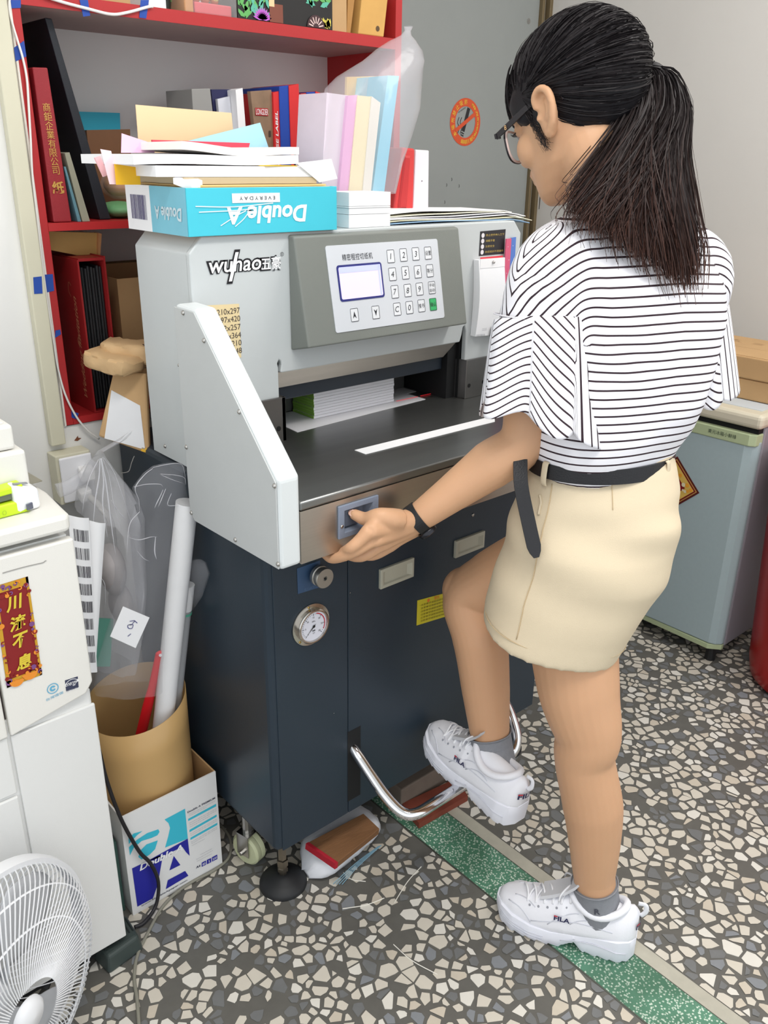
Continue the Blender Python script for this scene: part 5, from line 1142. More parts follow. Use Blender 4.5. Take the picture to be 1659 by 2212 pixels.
lz_.build('laser_line', mat('laser_red', (220, 40, 50), 0.5, emit=((255, 40, 50), 0.6)), cut)


# ================================================================ right side: fridge, cartons, bin
FB = mat('fridge_blue_grey', (166, 182, 186), 0.42, noise=0.04, nscale=90, bump=0.05, bscale=300)
FC = mat('fridge_cream', (206, 198, 178), 0.45, noise=0.05, nscale=12); FG = mat('fridge_green_trim', (176, 188, 150), 0.45)
fr = root('refrigerator', (1.65, 0.13, 0), 'small pale blue refrigerator with cream top against the right wall', 'refrigerator')
fx0, fx1, fy0, fy1 = 1.455, 1.93, -0.085, 0.36
MB().box(fx0, fx1, fy0, fy1, 0.05, 0.69).build('body', mat('fridge_side', (150, 146, 154), 0.45, noise=0.03), fr, bevel=0.006)
MB().prism([(1.418, fy0 + 0.03), (1.425, fy0 + 0.012), (1.44, fy0), (1.452, fy0), (1.452, fy1), (1.425, fy1 - 0.012), (1.418, fy1 - 0.03)], 'z', 0.062, 0.655).build('door', FB, fr, bevel=0.004)
MB().prism([(1.415, fy0 + 0.02), (1.424, fy0 + 0.004), (1.452, fy0), (1.452, fy1), (1.424, fy1 - 0.004), (1.415, fy1 - 0.02)], 'z', 0.644, 0.676).build('handle_trim', FG, fr, bevel=0.003)
MB().prism([(1.416, fy0 + 0.03), (1.44, fy0), (1.452, fy0), (1.452, fy1), (1.425, fy1 - 0.01)], 'z', 0.045, 0.061).build('base_trim', FG, fr, bevel=0.002)
MB().box(1.43, 1.455, fy0 + 0.005, fy1 - 0.005, 0.676, 0.690).build('gap_shadow', DARK, fr)
MB().box(1.415, fx1, fy0 - 0.006, fy1 + 0.005, 0.690, 0.728).build('top', FC, fr, bevel=0.012, seg=3)
MB().box(1.46, fx1 - 0.02, fy0 + 0.02, fy1 - 0.02, 0.7275, 0.7295).build('top_panel', mat('fridge_top_blue', (196, 204, 210), 0.45, noise=0.06, nscale=10), fr)
for y in (fy0 + 0.03, fy1 - 0.03):
    for x in (1.445, 1.90): MB().lathe([(0.013, 0), (0.015, 0.004), (0.012, 0.05)], (x, y, 0), Z3, 14).build('foot', mat('foot_black', (26, 26, 28), 0.5), fr)
mb = MB(); put_text(mb, '東元冰箱小鮮綠', (1.4145, 0.0065, 0.6609), (0, -1, 0), Z3, 0.011, w=0.078, lift=0.0006); mb.build('fridge_lettering', mat('lettering_dark_green', (60, 74, 62), 0.5), fr)
# diamond-hung New Year print, its right corner showing beyond the hip
c = np.array((1.4172, 0.135, 0.50)); rr = np.array((1.4172, 0.0424, 0.4851)); bt = np.array((1.4172, 0.1015, 0.4288))
e1 = nrm(bt - rr); e2 = np.array((0, -e1[2], e1[1])); e2 = e2 if e2[2] > 0 else -e2
L = 0.115; P = [rr, rr + e1 * L, rr + e1 * L + e2 * L, rr + e2 * L]
np_ = root('new_year_print', tuple(rr), 'red and gold square New Year print hung as a diamond on the fridge', 'print')
def dia(i, lift): 
    cc = sum(P) / 4; return [cc + (p - cc) * (1 - i) - X3 * lift for p in P]
for i, nm, colr, lf in ((0, 'dark_border', (90, 26, 22), 0.0004), (0.09, 'gold_line', (196, 150, 84), 0.0008), (0.13, 'red_border', (120, 30, 26), 0.0012), (0.2, 'gold_ground', (222, 184, 92), 0.0016), (0.52, 'red_field', (130, 24, 24), 0.0020)):
    MB().add(dia(i, lf), [(0, 1, 2, 3)]).build(nm, mat('print_' + nm, colr, 0.5), np_)
mb = MB(); mo = MB(); rg = random.Random(4)
for k in range(26):
    u, v = rg.uniform(0.12, 0.88), rg.uniform(0.12, 0.88)
    if 0.27 < u < 0.73 and 0.27 < v < 0.73: continue
    p = P[0] + e1 * L * u + e2 * L * v - X3 * 0.0022; disc((mb, mo)[k % 2], p, (0, -1, 0), Z3, 0, rg.uniform(0.003, 0.007), 7)
mb.build('print_flowers', mat('print_cream', (226, 214, 180), 0.5), np_); mo.build('print_flowers', mat('print_orange', (232, 158, 50), 0.5), np_)
# two long cartons on the fridge
def carton(name, x0, x1, y0, y1, z0, z1, label):
    o = root(name, (x0, y0, z0), label, 'box')
    MB().box(x0, x1, y0, y1, z0, z1 - 0.0012).build('carton', CARD, o, bevel=0.004, seg=3)
    xm = x0 + (x1 - x0) * 0.42
    MB().box(x0 + 0.004, xm - 0.0006, y0 + 0.003, y1 - 0.003, z1 - 0.0013, z1).build('top_flap', CARD, o); MB().box(xm + 0.0006, x1 - 0.004, y0 + 0.003, y1 - 0.003, z1 - 0.0013, z1).build('top_flap', CARD, o)
    return o
zt1 = 0.7851; 
carton('long_carton', 1.53, 1.86, -0.30, 0.30, 0.7305, zt1 - 0.0005, 'long brown carton lying on the refrigerator, the lower of two')
zt2 = 0.8435
cc = carton('long_carton', 1.527, 1.7834, -0.28, 0.32, zt1 + 0.0002, zt2, 'long brown carton on the other one, faint writing on its top')
mb = MB(); p = np.array((1.7068, 0.1586, 0.844)); rg = random.Random(9)
for k in range(9): stroke(mb, [(rg.uniform(-0.035, 0.035), rg.uniform(-0.02, 0.02)) for _ in range(2)], p, (0, -1, 0), (1, 0, 0), 0.0012)
for k in range(3): stroke(mb, [(0.055, -0.01 + 0.008 * k), (0.085, -0.012 + 0.008 * k)], p, (0, -1, 0), (1, 0, 0), 0.0012)
mb.build('faint_writing', mat('pencil_brown', (134, 104, 72), 0.8), cc)
# red bin at the picture's edge
bc = (1.535, -0.305)
rb_ = root('red_bin', (bc[0], bc[1], 0), 'shiny red plastic bin standing before the fridge side', 'bin')
mb = MB().lathe([(0.10, 0.0), (0.145, 0.004), (0.160, 0.02), (0.168, 0.06), (0.182, 0.30), (0.198, 0.60), (0.203, 0.602), (0.203, 0.625), (0.196, 0.63), (0.190, 0.60), (0.165, 0.06), (0.0001, 0.03)], (bc[0], bc[1], 0), Z3, 56, caps=False)
mb.build('bin_body', mat('bin_red', (168, 20, 22), 0.3, noise=0.05), rb_, smooth='auto')
MB().lathe([(0.0001, 0.658), (0.12, 0.652), (0.205, 0.632), (0.208, 0.618), (0.203, 0.612)], (bc[0], bc[1], 0.0), Z3, 56, caps=False).build('lid', mat('bin_red', (168, 20, 22)), rb_, smooth='auto')
# dark cabinet with a pale top, glimpsed between cutter and shoulder
dk = root('dark_cabinet', (1.05, 0.55, 0), 'dark low cabinet with a pale top behind the cutter', 'cabinet')
zt = 1.0448
MB().box(0.95, 1.35, 0.50, 0.90, 0, zt - 0.016).build('body', mat('cabinet_black', (36, 38, 46), 0.5), dk, bevel=0.003); MB().box(0.94, 1.36, 0.49, 0.91, zt - 0.016, zt).build('top', mat('cabinet_top_grey', (196, 198, 200), 0.4), dk, bevel=0.002)

# ---- under and in front of the cutter
# film-wrapped bundle with a board on it
bu = root('wrapped_bundle', (0.17, 0.05, 0), 'white film-wrapped bundle lying under the front of the cutter', 'bundle')
R = []; rg = np.random.RandomState(6)
A, B = np.array((0.10, 0.045)), np.array((0.262, 0.040)); n = 14
for k in range(n + 1):
    u = k / n; x = 0.093 + 0.200 * u; hw = 0.052 * (1 - (abs(2 * u - 1)) ** 6 * 0.8); h = 0.030 * (1 - (abs(2 * u - 1)) ** 5 * 0.75); cy = 0.046 + 0.028 * u
    R.append([(x + 0.004 * rg.randn() * 0.4, cy + hw * abs(math.cos(t)) ** 0.8 * math.copysign(1, math.cos(t)) * (1 + 0.03 * rg.randn()), max(0.001, h + h * abs(math.sin(t)) ** 0.8 * math.copysign(1, math.sin(t)))) for t in np.linspace(0, 6.283, 20, endpoint=False)])
MB().rings(R).build('bundle_body', mat('bundle_white', (226, 228, 234), 0.3, noise=0.04, bump=0.4, bscale=60), bu, smooth=True)
mb = MB()
for k in range(4): mb.tube([(0.12 + 0.004 * k, -0.006 - 0.004 * k, 0.004), (0.18, 0.0 - 0.003 * k, 0.012), (0.25, 0.010 - 0.003 * k, 0.006 + 0.003 * k)], 0.0008, 6, sub=4)
mb.build('film_strands', mat('strand_blue_grey', (120, 160, 180), 0.4), bu)
q = [np.array(p) for p in ((0.098, 0.0503, 0.078), (0.1157, -0.0197, 0.068), (0.2412, -0.0026, 0.066), (0.2372, 0.043, 0.076))]
wbd = root('wooden_board', tuple(q[1]), 'brown wooden board with a red edge lying on the white bundle', 'board')
w_ = MB().slab(q, 0.016); w_.build('board', mat('board_brown', (128, 90, 58), 0.75, noise=0.2, nscale=20, stretch=(1, 8, 1), bump=0.3, bscale=80), wbd, bevel=0.001)
e = nrm(q[0] - q[3]); mb = MB(); mb.slab([q[0] + e * 0.0006 + (0, 0, 0.0004), q[1] + e * 0.0006 + (0, 0, 0.0004), q[1] - e * 0.006 + (0, 0, 0.0004), q[0] - e * 0.006 + (0, 0, 0.0004)], 0.0155); mb.build('red_edge', mat('edge_red', (176, 32, 48), 0.6, noise=0.15, nscale=120), wbd)
# dark plank and grey block further under the cutter
q = [np.array(p) for p in ((0.3508, -0.0043, 0.004), (0.4906, -0.0123, 0.004), (0.5126, 0.0445, 0.004), (0.3637, 0.0633, 0.004))]
o = MB().slab([p + (0, 0, 0.012) for p in q], 0.0145).build('red_brown_plank', mat('plank_red_brown', (124, 60, 44), 0.7, noise=0.2, nscale=40), loc=tuple(q[0])); tag(o, 'thin red-brown plank on the floor behind the pedal bar', 'plank')
o = MB().box(0.36, 0.60, 0.062, 0.16, 0.0, 0.055).build('grey_block', mat('block_grey_brown', (112, 100, 90), 0.8, noise=0.2, nscale=30), loc=(0.4, 0.1, 0), bevel=0.003); tag(o, 'grey brown block pushed under the middle of the cutter', 'block')
# scraps of thread on the floor
TH = mat('thread_white', (230, 226, 216), 0.7)
for k, (pts, lab) in enumerate(((((0.1542, 0.0048, 0.002), (0.1556, -0.0195, 0.002), (0.1732, -0.0407, 0.002)), 'short white thread lying beside the white bundle'), (((0.2819, -0.0837, 0.002), (0.2343, -0.0944, 0.002), (0.1812, -0.1155, 0.002)), 'pale thread on the terrazzo between bundle and green strip'),
                     (((0.1176, -0.1837, 0.002), (0.1199, -0.23, 0.002), (0.1344, -0.279, 0.002)), 'longest white thread, lying in the open floor'), (((0.0977, -0.0626, 0.002), (0.1363, -0.0843, 0.002), (0.1738, -0.0947, 0.002)), 'faint thread left of the long pale thread'))):
    o = MB().tube(pts, 0.0009, 5, sub=4).build('thread', TH, loc=pts[0]); tag(o, lab, 'thread')


# ================================================================ left side: copier, fan, carton with the film tube, bags
CPW = mat('copier_white', (222, 222, 220), 0.5, noise=0.02, nscale=6, bump=0.1, bscale=700)
CPG = mat('copier_warm_white', (226, 224, 218), 0.45, noise=0.02, nscale=6, bump=0.08, bscale=700)
CY = 0.10
cop = root('copier', (-0.62, 0.27, 0), 'big off-white office copier at the left edge with a red couplet sticker', 'copier')
cr = -0.252
MB().prism([(-1.2, 0.105), (cr - 0.002, 0.105), (cr - 0.002, 0.44), (-1.2, 0.44)], 'z', 0.05, 0.56).build('lower_body', CPW, cop, bevel=0.004)
MB().box(-1.2, cr - 0.004, 0.112, 0.44, 0.55, 0.812).build('upper_body', CPW, cop)
# front door panels: right column and left doors with a dark gap between
gx = (-0.3766, -0.3745, -0.385, -0.3849)
sx = sum(gx) / 4
MB().prism([(sx + 0.002, 0.81), (sx + 0.002, 0.535), (cr - 0.012, 0.558), (cr, 0.575), (cr, 0.81)], 'y', CY - 0.004, 0.112).build('upper_panel', CPG, cop, bevel=0.003, seg=3)
MB().prism([(-1.2, 0.81), (-1.2, 0.535), (sx - 0.002, 0.535), (sx - 0.002, 0.81)], 'y', CY - 0.004, 0.112).build('upper_panel', CPG, cop, bevel=0.003)
MB().box(sx + 0.0025, cr, CY, 0.106, 0.052, 0.533).build('lower_panel', CPW, cop, bevel=0.002)
zs = 0.4316
MB().box(-1.2, sx - 0.0025, CY, 0.106, zs + 0.003, 0.533).build('lower_panel', CPW, cop, bevel=0.002)
MB().box(-1.2, sx - 0.0025, CY, 0.106, 0.052, zs - 0.003).build('lower_panel', CPW, cop, bevel=0.002)
MB().box(-1.2, cr - 0.003, 0.107, 0.1075, 0.06, 0.80).build('gap_shadow', mat('gap_brown', (74, 66, 64), 0.7), cop)
top = [(-1.2, 0.092), (cr - 0.006, 0.092), (cr, 0.102), (cr + 0.002, 0.13), (cr + 0.008, 0.20), (cr + 0.005, 0.26), (cr - 0.012, 0.34), (cr - 0.03, 0.44), (-1.2, 0.44)]
MB().prism(top, 'z', 0.823, 0.848).build('top_deck', CPG, cop, bevel=0.006, seg=3)
# scanner part on the deck
bx = -0.2762
MB().box(-1.2, bx, 0.165, 0.43, 0.862, 0.9275).build('scanner_body', CPG, cop, bevel=0.005, seg=3)
MB().box(-1.2, bx - 0.010, 0.172, 0.43, 0.9275 + 0.001, 0.9638).build('scanner_body', CPG, cop, bevel=0.005, seg=3)
MB().hexa([(-1.2, 0.18, 0.9638), (bx - 0.014, 0.18, 0.9638), (bx - 0.014, 0.42, 0.9638), (-1.2, 0.42, 0.9638), (-1.2, 0.20, 0.9638 + 0.02), (bx - 0.05, 0.22, 0.9638 + 0.014), (bx - 0.05, 0.40, 0.9638 + 0.014), (-1.2, 0.40, 0.9638 + 0.02)]).build('scanner_lid', CPG, cop, bevel=0.004)
MB().box(-1.2, bx - 0.01, 0.20, 0.42, 0.848, 0.862).build('scanner_foot', DARK, cop)
q = [np.array(p) for p in ((-0.2841, 0.2651, 0.8585), (-0.2778, 0.2148, 0.8585), (-0.2421, 0.2182, 0.8585), (-0.245, 0.2673, 0.8585))]
MB().slab([q[1], q[2], q[3], q[0]], 0.0015).build('metal_flap', mat('flap_metal', (150, 146, 130), 0.4, 0.4, noise=0.1, nscale=200), cop)
# plinth and stabiliser foot
MB().box(-1.18, cr - 0.03, 0.13, 0.42, 0.012, 0.052).build('plinth', DARK, cop)
f = [np.array(p) for p in ((-0.2952, 0.0885, 0.0), (-0.2252, 0.0972, 0.0), (-0.222, 0.1652, 0.0), (-0.3041, 0.1548, 0.0))]
mb = MB(); tp = [p + (0, 0, 0.036) for p in f]; cc = sum(tp) / 4; tp = [cc + (p - cc) * 0.86 for p in tp]
mb.hexa([f[0], f[1], f[2], f[3]] + tp); mb.build('stabiliser_foot', mat('foot_green_grey', (58, 68, 66), 0.5), cop, bevel=0.006, seg=3)
mb = MB()
for k in range(9):
    u = 0.06 + 0.88 * k / 8; a = tp[3] * (1 - u) + tp[2] * u; b = tp[0] * (1 - u) + tp[1] * u
    mb.obox((a * 0.55 + b * 0.45) + (0, 0, 0.0005), b - a, np.cross(Z3, b - a), Z3, np.linalg.norm(b - a) * 0.55, 0.002, 0.0025)
mb.build('foot_ribs', mat('rib_dark', (34, 40, 40), 0.6), cop)
# couplet sticker
cq = [np.array(p) for p in ((-0.3675, 0.0957, 0.7721), (-0.3209, 0.0957, 0.7729), (-0.3229, 0.0957, 0.6167), (-0.3723, 0.0957, 0.6155))]
csm = MB().add([p for p in cq], [(3, 2, 1, 0)]); cs = csm.build('couplet_sticker', mat('couplet_red', (132, 28, 28), 0.5), cop)
def cp(u, v, l=0.0): return bil(cq, u, v) + (0, -l, 0)
bd = MB()
for (u0, v0, u1, v1) in ((0, 0, 1, 0.075), (0, 0.925, 1, 1), (0, 0, 0.10, 1), (0.93, 0, 1, 1)):
    bd.add([cp(u0, v1, .0005), cp(u1, v1, .0005), cp(u1, v0, .0005), cp(u0, v0, .0005)], [(0, 1, 2, 3)])
bd.build('gold_border', mat('couplet_gold', (196, 150, 40), 0.45), cs)
orn = [MB(), MB(), MB()]; rg = random.Random(12)
for k in range(70):
    s = rg.random()
    if s < 0.4: u, v = rg.uniform(0.03, 0.97), rg.choice((rg.uniform(0.01, 0.12), rg.uniform(0.86, 0.99)))
    else: u, v = rg.choice((rg.uniform(0.02, 0.11), rg.uniform(0.9, 0.98))), rg.uniform(0.03, 0.97)
    r = rg.uniform(0.0016, 0.0042); a = rg.uniform(0, 6.28)
    disc(orn[k % 3], cp(u, v, .0008 + 0.0001 * (k % 4)), X3, Z3, r * 0.45 if k % 2 else 0, r, 10, a0=a, a1=a + (4.4 if k % 2 else 6.283))
disc(orn[0], cp(0.66, 0.93, .0012), X3, Z3, 0, 0.011, 16, a0=math.pi, a1=2 * math.pi); disc(orn[0], cp(0.28, 0.955, .0012), X3, Z3, 0, 0.010, 16, a0=math.pi, a1=2 * math.pi)
for m_, n_, c_ in zip(orn, ('orange', 'red', 'violet'), ((226, 140, 46), (206, 60, 36), (120, 74, 130))): oo = m_.build('%s_ornaments' % n_, mat('couplet_' + n_, c_, 0.5), cs); oo['kind'] = 'stuff'
tg = MB(); ur = nrm(cq[0] - cq[3]); rr_ = nrm(cq[1] - cq[0]); rr_[1] = 0; ur[1] = 0
for chh, (u, v) in zip('川流不息', ((29.0, 1302.0), (38.0, 1344.0), (42.0, 1382.0), (51.0, 1428.0))):
    pass
for chh, p in zip('川流不息', ((-0.3444, 0.0955, 0.7405), (-0.3439, 0.0955, 0.7101), (-0.3447, 0.0955, 0.6825), (-0.3446, 0.0955, 0.6481))):
    put_text(tg, chh, np.array(p) + (0, -0.0006, 0), nrm((1, 0, 0.10)), nrm((0.06, 0, 1)), 0.0225, w=0.0225, bold=0.035, shear=0.12)
tg.build('gold_characters', mat('couplet_char_gold', (214, 190, 60), 0.4), cs)
# energy mark and blue eco mark
eq = [np.array(p) for p in ((-0.2927, 0.0957, 0.5937), (-0.2733, 0.0957, 0.5926), (-0.2743, 0.0957, 0.5737), (-0.2932, 0.0957, 0.5738))]
em = MB().add(eq, [(3, 2, 1, 0)]).build('energy_mark', mat('mark_navy', (56, 60, 84), 0.5), cop)
mb = MB(); c = sum(eq) / 4; xd = nrm(eq[1] - eq[0]); zd = nrm(np.cross(xd, (0, 1, 0))); zd = zd if zd[2] > 0 else -zd
put_text(mb, 'energy', c + (-0.001, 0, 0.0005), xd, zd, 0.0075, w=0.018, shear=0.4); put_text(mb, 'ENERGY STAR', c + (0, 0, -0.0095), xd, zd, 0.0028, w=0.02)
disc(mb, c + (0, 0, -0.003), xd, zd, 0.0108, 0.0117, 20, a0=math.radians(20), a1=math.radians(160)); put_text(mb, '★', c + (0.009, 0, 0.003), xd, zd, 0.006)
mb.build('mark_lettering', WHITE, em)
c = np.array((-0.3113, 0.0957, 0.5882)); mb = MB(); disc(mb, c, X3, Z3, 0.0072, 0.0085, 26); disc(mb, c, X3, Z3, 0.0018, 0.0045, 20, a0=0.4, a1=5.8)
put_text(mb, '台灣環保', c + (0.001, 0, -0.0135), nrm((1, 0, 0.1)), nrm((-0.1, 0, 1)), 0.0045, w=0.026); mb.build('eco_mark', mat('eco_blue', (96, 170, 204), 0.5), cop)
mb = MB()
for a, b in (((-0.055, 0.003), (0.0, 0.0)), ((0.0, 0.0), (0.004, 0.0015))): stroke(mb, [a, ((a[0] + b[0]) / 2, (a[1] + b[1]) / 2 + 0.0007), b], (-0.2974, 0.0957, 0.7867), nrm((1, 0, 0.03)), Z3, 0.0012)
mb.build('tape_residue', mat('residue_grey', (150, 148, 144), 0.8), cop)
# stapler on the deck
sc0 = np.array((-0.291, 0.1433, 0.849)); LIME = mat('stapler_lime', (196, 226, 40), 0.35); 
stp = root('stapler', tuple(sc0), 'lime green stapler with white nose lying on the copier', 'stapler')
def zb(x0, x1, y0, y1, z0, z1): return [(sc0[0] + x0, sc0[1] + y0, 0.8485 + z0), (sc0[0] + x1, sc0[1] + y0 + 0.004, 0.8485 + z0), (sc0[0] + x1, sc0[1] + y1 + 0.004, 0.8485 + z0), (sc0[0] + x0, sc0[1] + y1, 0.8485 + z0)]
def bar(x0, x1, y0, y1, z0, z1, z2, z3): 
    a = zb(x0, x1, y0, y1, z0, z1); b = [(p[0], p[1], 0.8485 + zz) for p, zz in zip(a, (z1, z3, z3, z1))]; a = [(p[0], p[1], 0.8485 + zz) for p, zz in zip(a, (z0, z2, z2, z0))]
    return MB().hexa(a + b)
bar(-0.10, 0.0, -0.012, 0.010, 0.0, 0.017, 0.0, 0.019).build('lower_arm', LIME, stp, bevel=0.003, seg=3)
bar(-0.10, -0.008, -0.006, 0.014, 0.019, 0.027, 0.022, 0.033).build('magazine_rail', mat('rail_steel', (120, 128, 110), 0.3, 0.8), stp)
bar(-0.10, -0.004, -0.008, 0.016, 0.027, 0.034, 0.030, 0.040).build('upper_arm', LIME, stp, bevel=0.002)
bar(-0.020, 0.016, -0.010, 0.018, 0.0, 0.042, 0.0, 0.030).build('nose', mat('nose_white', (238, 240, 242), 0.3), stp, bevel=0.006, seg=3)
bar(-0.016, 0.004, -0.004, 0.002, 0.041, 0.0425, 0.037, 0.0385).build('nose_slot', mat('slot_grey', (140, 142, 146), 0.5), stp)
bar(-0.0065, 0.0035, -0.0145, -0.0105, 0.004, 0.013, 0.004, 0.013).build('hinge', mat('hinge_steel', (110, 114, 130), 0.3, 0.8), stp, bevel=0.001)
mb = MB(); put_text(mb, 'No.10', (sc0[0] - 0.05, sc0[1] - 0.0128, 0.857), nrm((1, 0.04, 0)), Z3, 0.007, w=0.034); mb.build('embossed_lettering', mat('lime_dark', (160, 190, 36), 0.4), stp)

# ---------------------------------------------------------------- floor fan
FW = mat('fan_white', (226, 227, 230), 0.4); FWIRE = mat('fan_wire_white', (232, 233, 236), 0.45)
fc = np.array((-0.4976, -0.0258, 0.225)); az = 0.489; R_, h_ = 0.1839, 0.0736
ax = np.array((math.sin(az), -math.cos(az), 0)); fa = np.cross(Z3, ax); fb = np.cross(ax, fa)
fan = root('floor_fan', (fc[0], fc[1], 0), 'white electric fan with wire guard in front of the copier', 'fan')
def gp(s, q, back=False):
    a = s * math.pi / 2 * 0.93; r = R_ * math.cos(a) ** 0.6; d = (h_ if not back else -0.055) * math.sin(a)
    return fc + ax * d + r * (math.cos(q) * fa + math.sin(q) * fb)
mb = MB(); NW = 110
for k in range(NW):
    q0 = 2 * math.pi * k / NW
    P = [gp(s, q0 + 0.55 * s ** 1.5) for s in np.linspace(0.0, 1.0, 13)]
    mb.tube(P, 0.00095, 4, caps=False)
fg = mb.build('front_guard', FWIRE, fan); fg['kind'] = 'stuff'
mb = MB()
for s in (0.42, 0.70): mb.tube([gp(s, q) - ax * 0.0015 for q in np.linspace(0, 2 * math.pi, 61)], 0.0015, 5, caps=False)
mb.build('guard_hoops', FWIRE, fan)
mb = MB()
for k in range(72):
    mb.tube([gp(s, 2 * math.pi * k / 72 - 0.3 * s, True) for s in np.linspace(0.0, 0.85, 7)], 0.0011, 4, caps=False)
o = mb.build('rear_guard', FWIRE, fan); o['kind'] = 'stuff'
MB().lathe([(R_ - 0.002, -0.012), (R_ + 0.006, -0.012), (R_ + 0.008, 0), (R_ + 0.006, 0.010), (R_ - 0.002, 0.010)], fc, ax, 72, caps=False).build('guard_rim', FW, fan, smooth='auto')
hb_ = gp(1.0, 0) * 0 + fc + ax * h_
MB().lathe([(0.0001, 0.006), (0.018, 0.004), (0.025, -0.002), (0.026, -0.008)], hb_, ax, 32, caps=False).build('guard_badge', FW, fan, smooth='auto')
MB().lathe([(0.0001, 0.030), (0.022, 0.026), (0.028, 0.0), (0.028, -0.03)], fc, ax, 28, caps=False).build('spinner', mat('spinner_grey', (196, 198, 202), 0.4), fan, smooth='auto')
for k in range(3):
    q0 = 2 * math.pi * k / 3 + 0.4; R0 = []
    for i in range(9):
        u = i / 8; r = 0.026 + (R_ - 0.042) * u; w = math.radians(22 + 34 * math.sin(2.2 * u + 0.5)); tw = 0.022
        row = []
        for j in range(7):
            v = j / 6 - 0.5; q = q0 + w * v * 2 * 0.8 + 0.4 * u
            row.append(fc + ax * (tw * v * 2) + r * (math.cos(q) * fa + math.sin(q) * fb))
        R0.append(row)
    MB().rings(R0, caps=False, closed=False).build('blade', mat('blade_pale', (196, 198, 202), 0.35), fan, smooth=True, solid=0.002)
MB().lathe([(0.0001, -0.10), (0.045, -0.098), (0.056, -0.085), (0.058, -0.055), (0.050, -0.03), (0.03, -0.028)], fc, ax, 32, caps=False).build('motor_housing', FW, fan, smooth='auto')
pb = fc - ax * 0.07
MB().tube([pb, pb + (0, 0, -0.08), (pb[0], pb[1], 0.03)], 0.014, 16).build('stand_pole', FW, fan, smooth=True)
MB().lathe([(0.0001, 0.0), (0.13, 0.0), (0.135, 0.008), (0.12, 0.02), (0.04, 0.034), (0.0001, 0.036)], (pb[0], pb[1], 0), Z3, 44, caps=False).build('base', FW, fan, smooth='auto')

# ---------------------------------------------------------------- white carton with printing
BY, bx0_, bx1_, bh = 0.178, -0.207, -0.0155, 0.231
CW_ = mat('carton_white', (226, 226, 226), 0.6, noise=0.03, nscale=20)
bxo = root('paper_carton', (-0.11, BY, 0), 'open white paper carton printed blue and turquoise, holding the amber film tube', 'carton')
MB().box(bx0_, bx1_, BY, BY + 0.003, 0.001, bh).build('front_side', CW_, bxo)
MB().box(bx0_, bx0_ + 0.003, BY + 0.003, 0.405, 0.001, bh).build('left_side', CW_, bxo); MB().box(bx1_ - 0.003, bx1_, BY + 0.003, 0.405, 0.001, bh).build('right_side', CARD, bxo)
MB().box(bx0_ + 0.003, bx1_ - 0.003, 0.402, 0.405, 0.001, bh).build('back_side', CARD, bxo); MB().box(bx0_ + 0.003, bx1_ - 0.003, BY + 0.003, 0.402, 0.001, 0.004).build('base', CARD, bxo)
MB().box(bx0_ + 0.003, bx1_ - 0.003, BY + 0.003, BY + 0.0034, 0.004, bh - 0.001).build('inner_face', CARD, bxo)
def onbox(pts, l=0.0004): return [(p[0], BY - l, p[2]) for p in pts]
K = lambda: None
cyan = MB()
P_ = ((-0.0843, 0.178, 0.1818), (-0.0842, 0.178, 0.1102), (-0.1081, 0.178, 0.1138), (-0.1312, 0.178, 0.1175), (-0.1228, 0.178, 0.1387), (-0.1174, 0.178, 0.1559), (-0.1195, 0.178, 0.1683), (-0.1263, 0.178, 0.1808))
cyan.add(onbox(P_), [tuple(range(len(P_)))])
for P_ in (((-0.1974, 0.178, 0.1805), (-0.1864, 0.178, 0.1847), (-0.1701, 0.178, 0.1802), (-0.1811, 0.178, 0.1771), (-0.1979, 0.178, 0.1671)), ((-0.1986, 0.178, 0.1603), (-0.1821, 0.178, 0.1675), (-0.1618, 0.178, 0.1705), (-0.1403, 0.178, 0.1664), (-0.1384, 0.178, 0.1593), (-0.1431, 0.178, 0.154), (-0.1555, 0.178, 0.155), (-0.1737, 0.178, 0.1595), (-0.1896, 0.178, 0.1539), (-0.1985, 0.178, 0.1412)),
           ((-0.1837, 0.178, 0.1281), (-0.1788, 0.178, 0.1398), (-0.1657, 0.178, 0.1465), (-0.1435, 0.178, 0.1424), (-0.1505, 0.178, 0.1258), (-0.1621, 0.178, 0.12), (-0.1779, 0.178, 0.1185)),
           ((-0.0799, 0.178, 0.155), (-0.0197, 0.178, 0.1566), (-0.0201, 0.178, 0.1507), (-0.0803, 0.178, 0.15)), ((-0.0794, 0.178, 0.1283), (-0.0201, 0.178, 0.1308), (-0.0205, 0.178, 0.1256), (-0.0798, 0.178, 0.1228)), ((-0.0789, 0.178, 0.1089), (-0.0201, 0.178, 0.1106), (-0.0205, 0.178, 0.1054), (-0.0794, 0.178, 0.1038))):
    cyan.add(onbox(P_), [tuple(range(len(P_)))])
cyan.build('turquoise_print', mat('print_turquoise', (58, 188, 212), 0.5), bxo)
nv = MB()
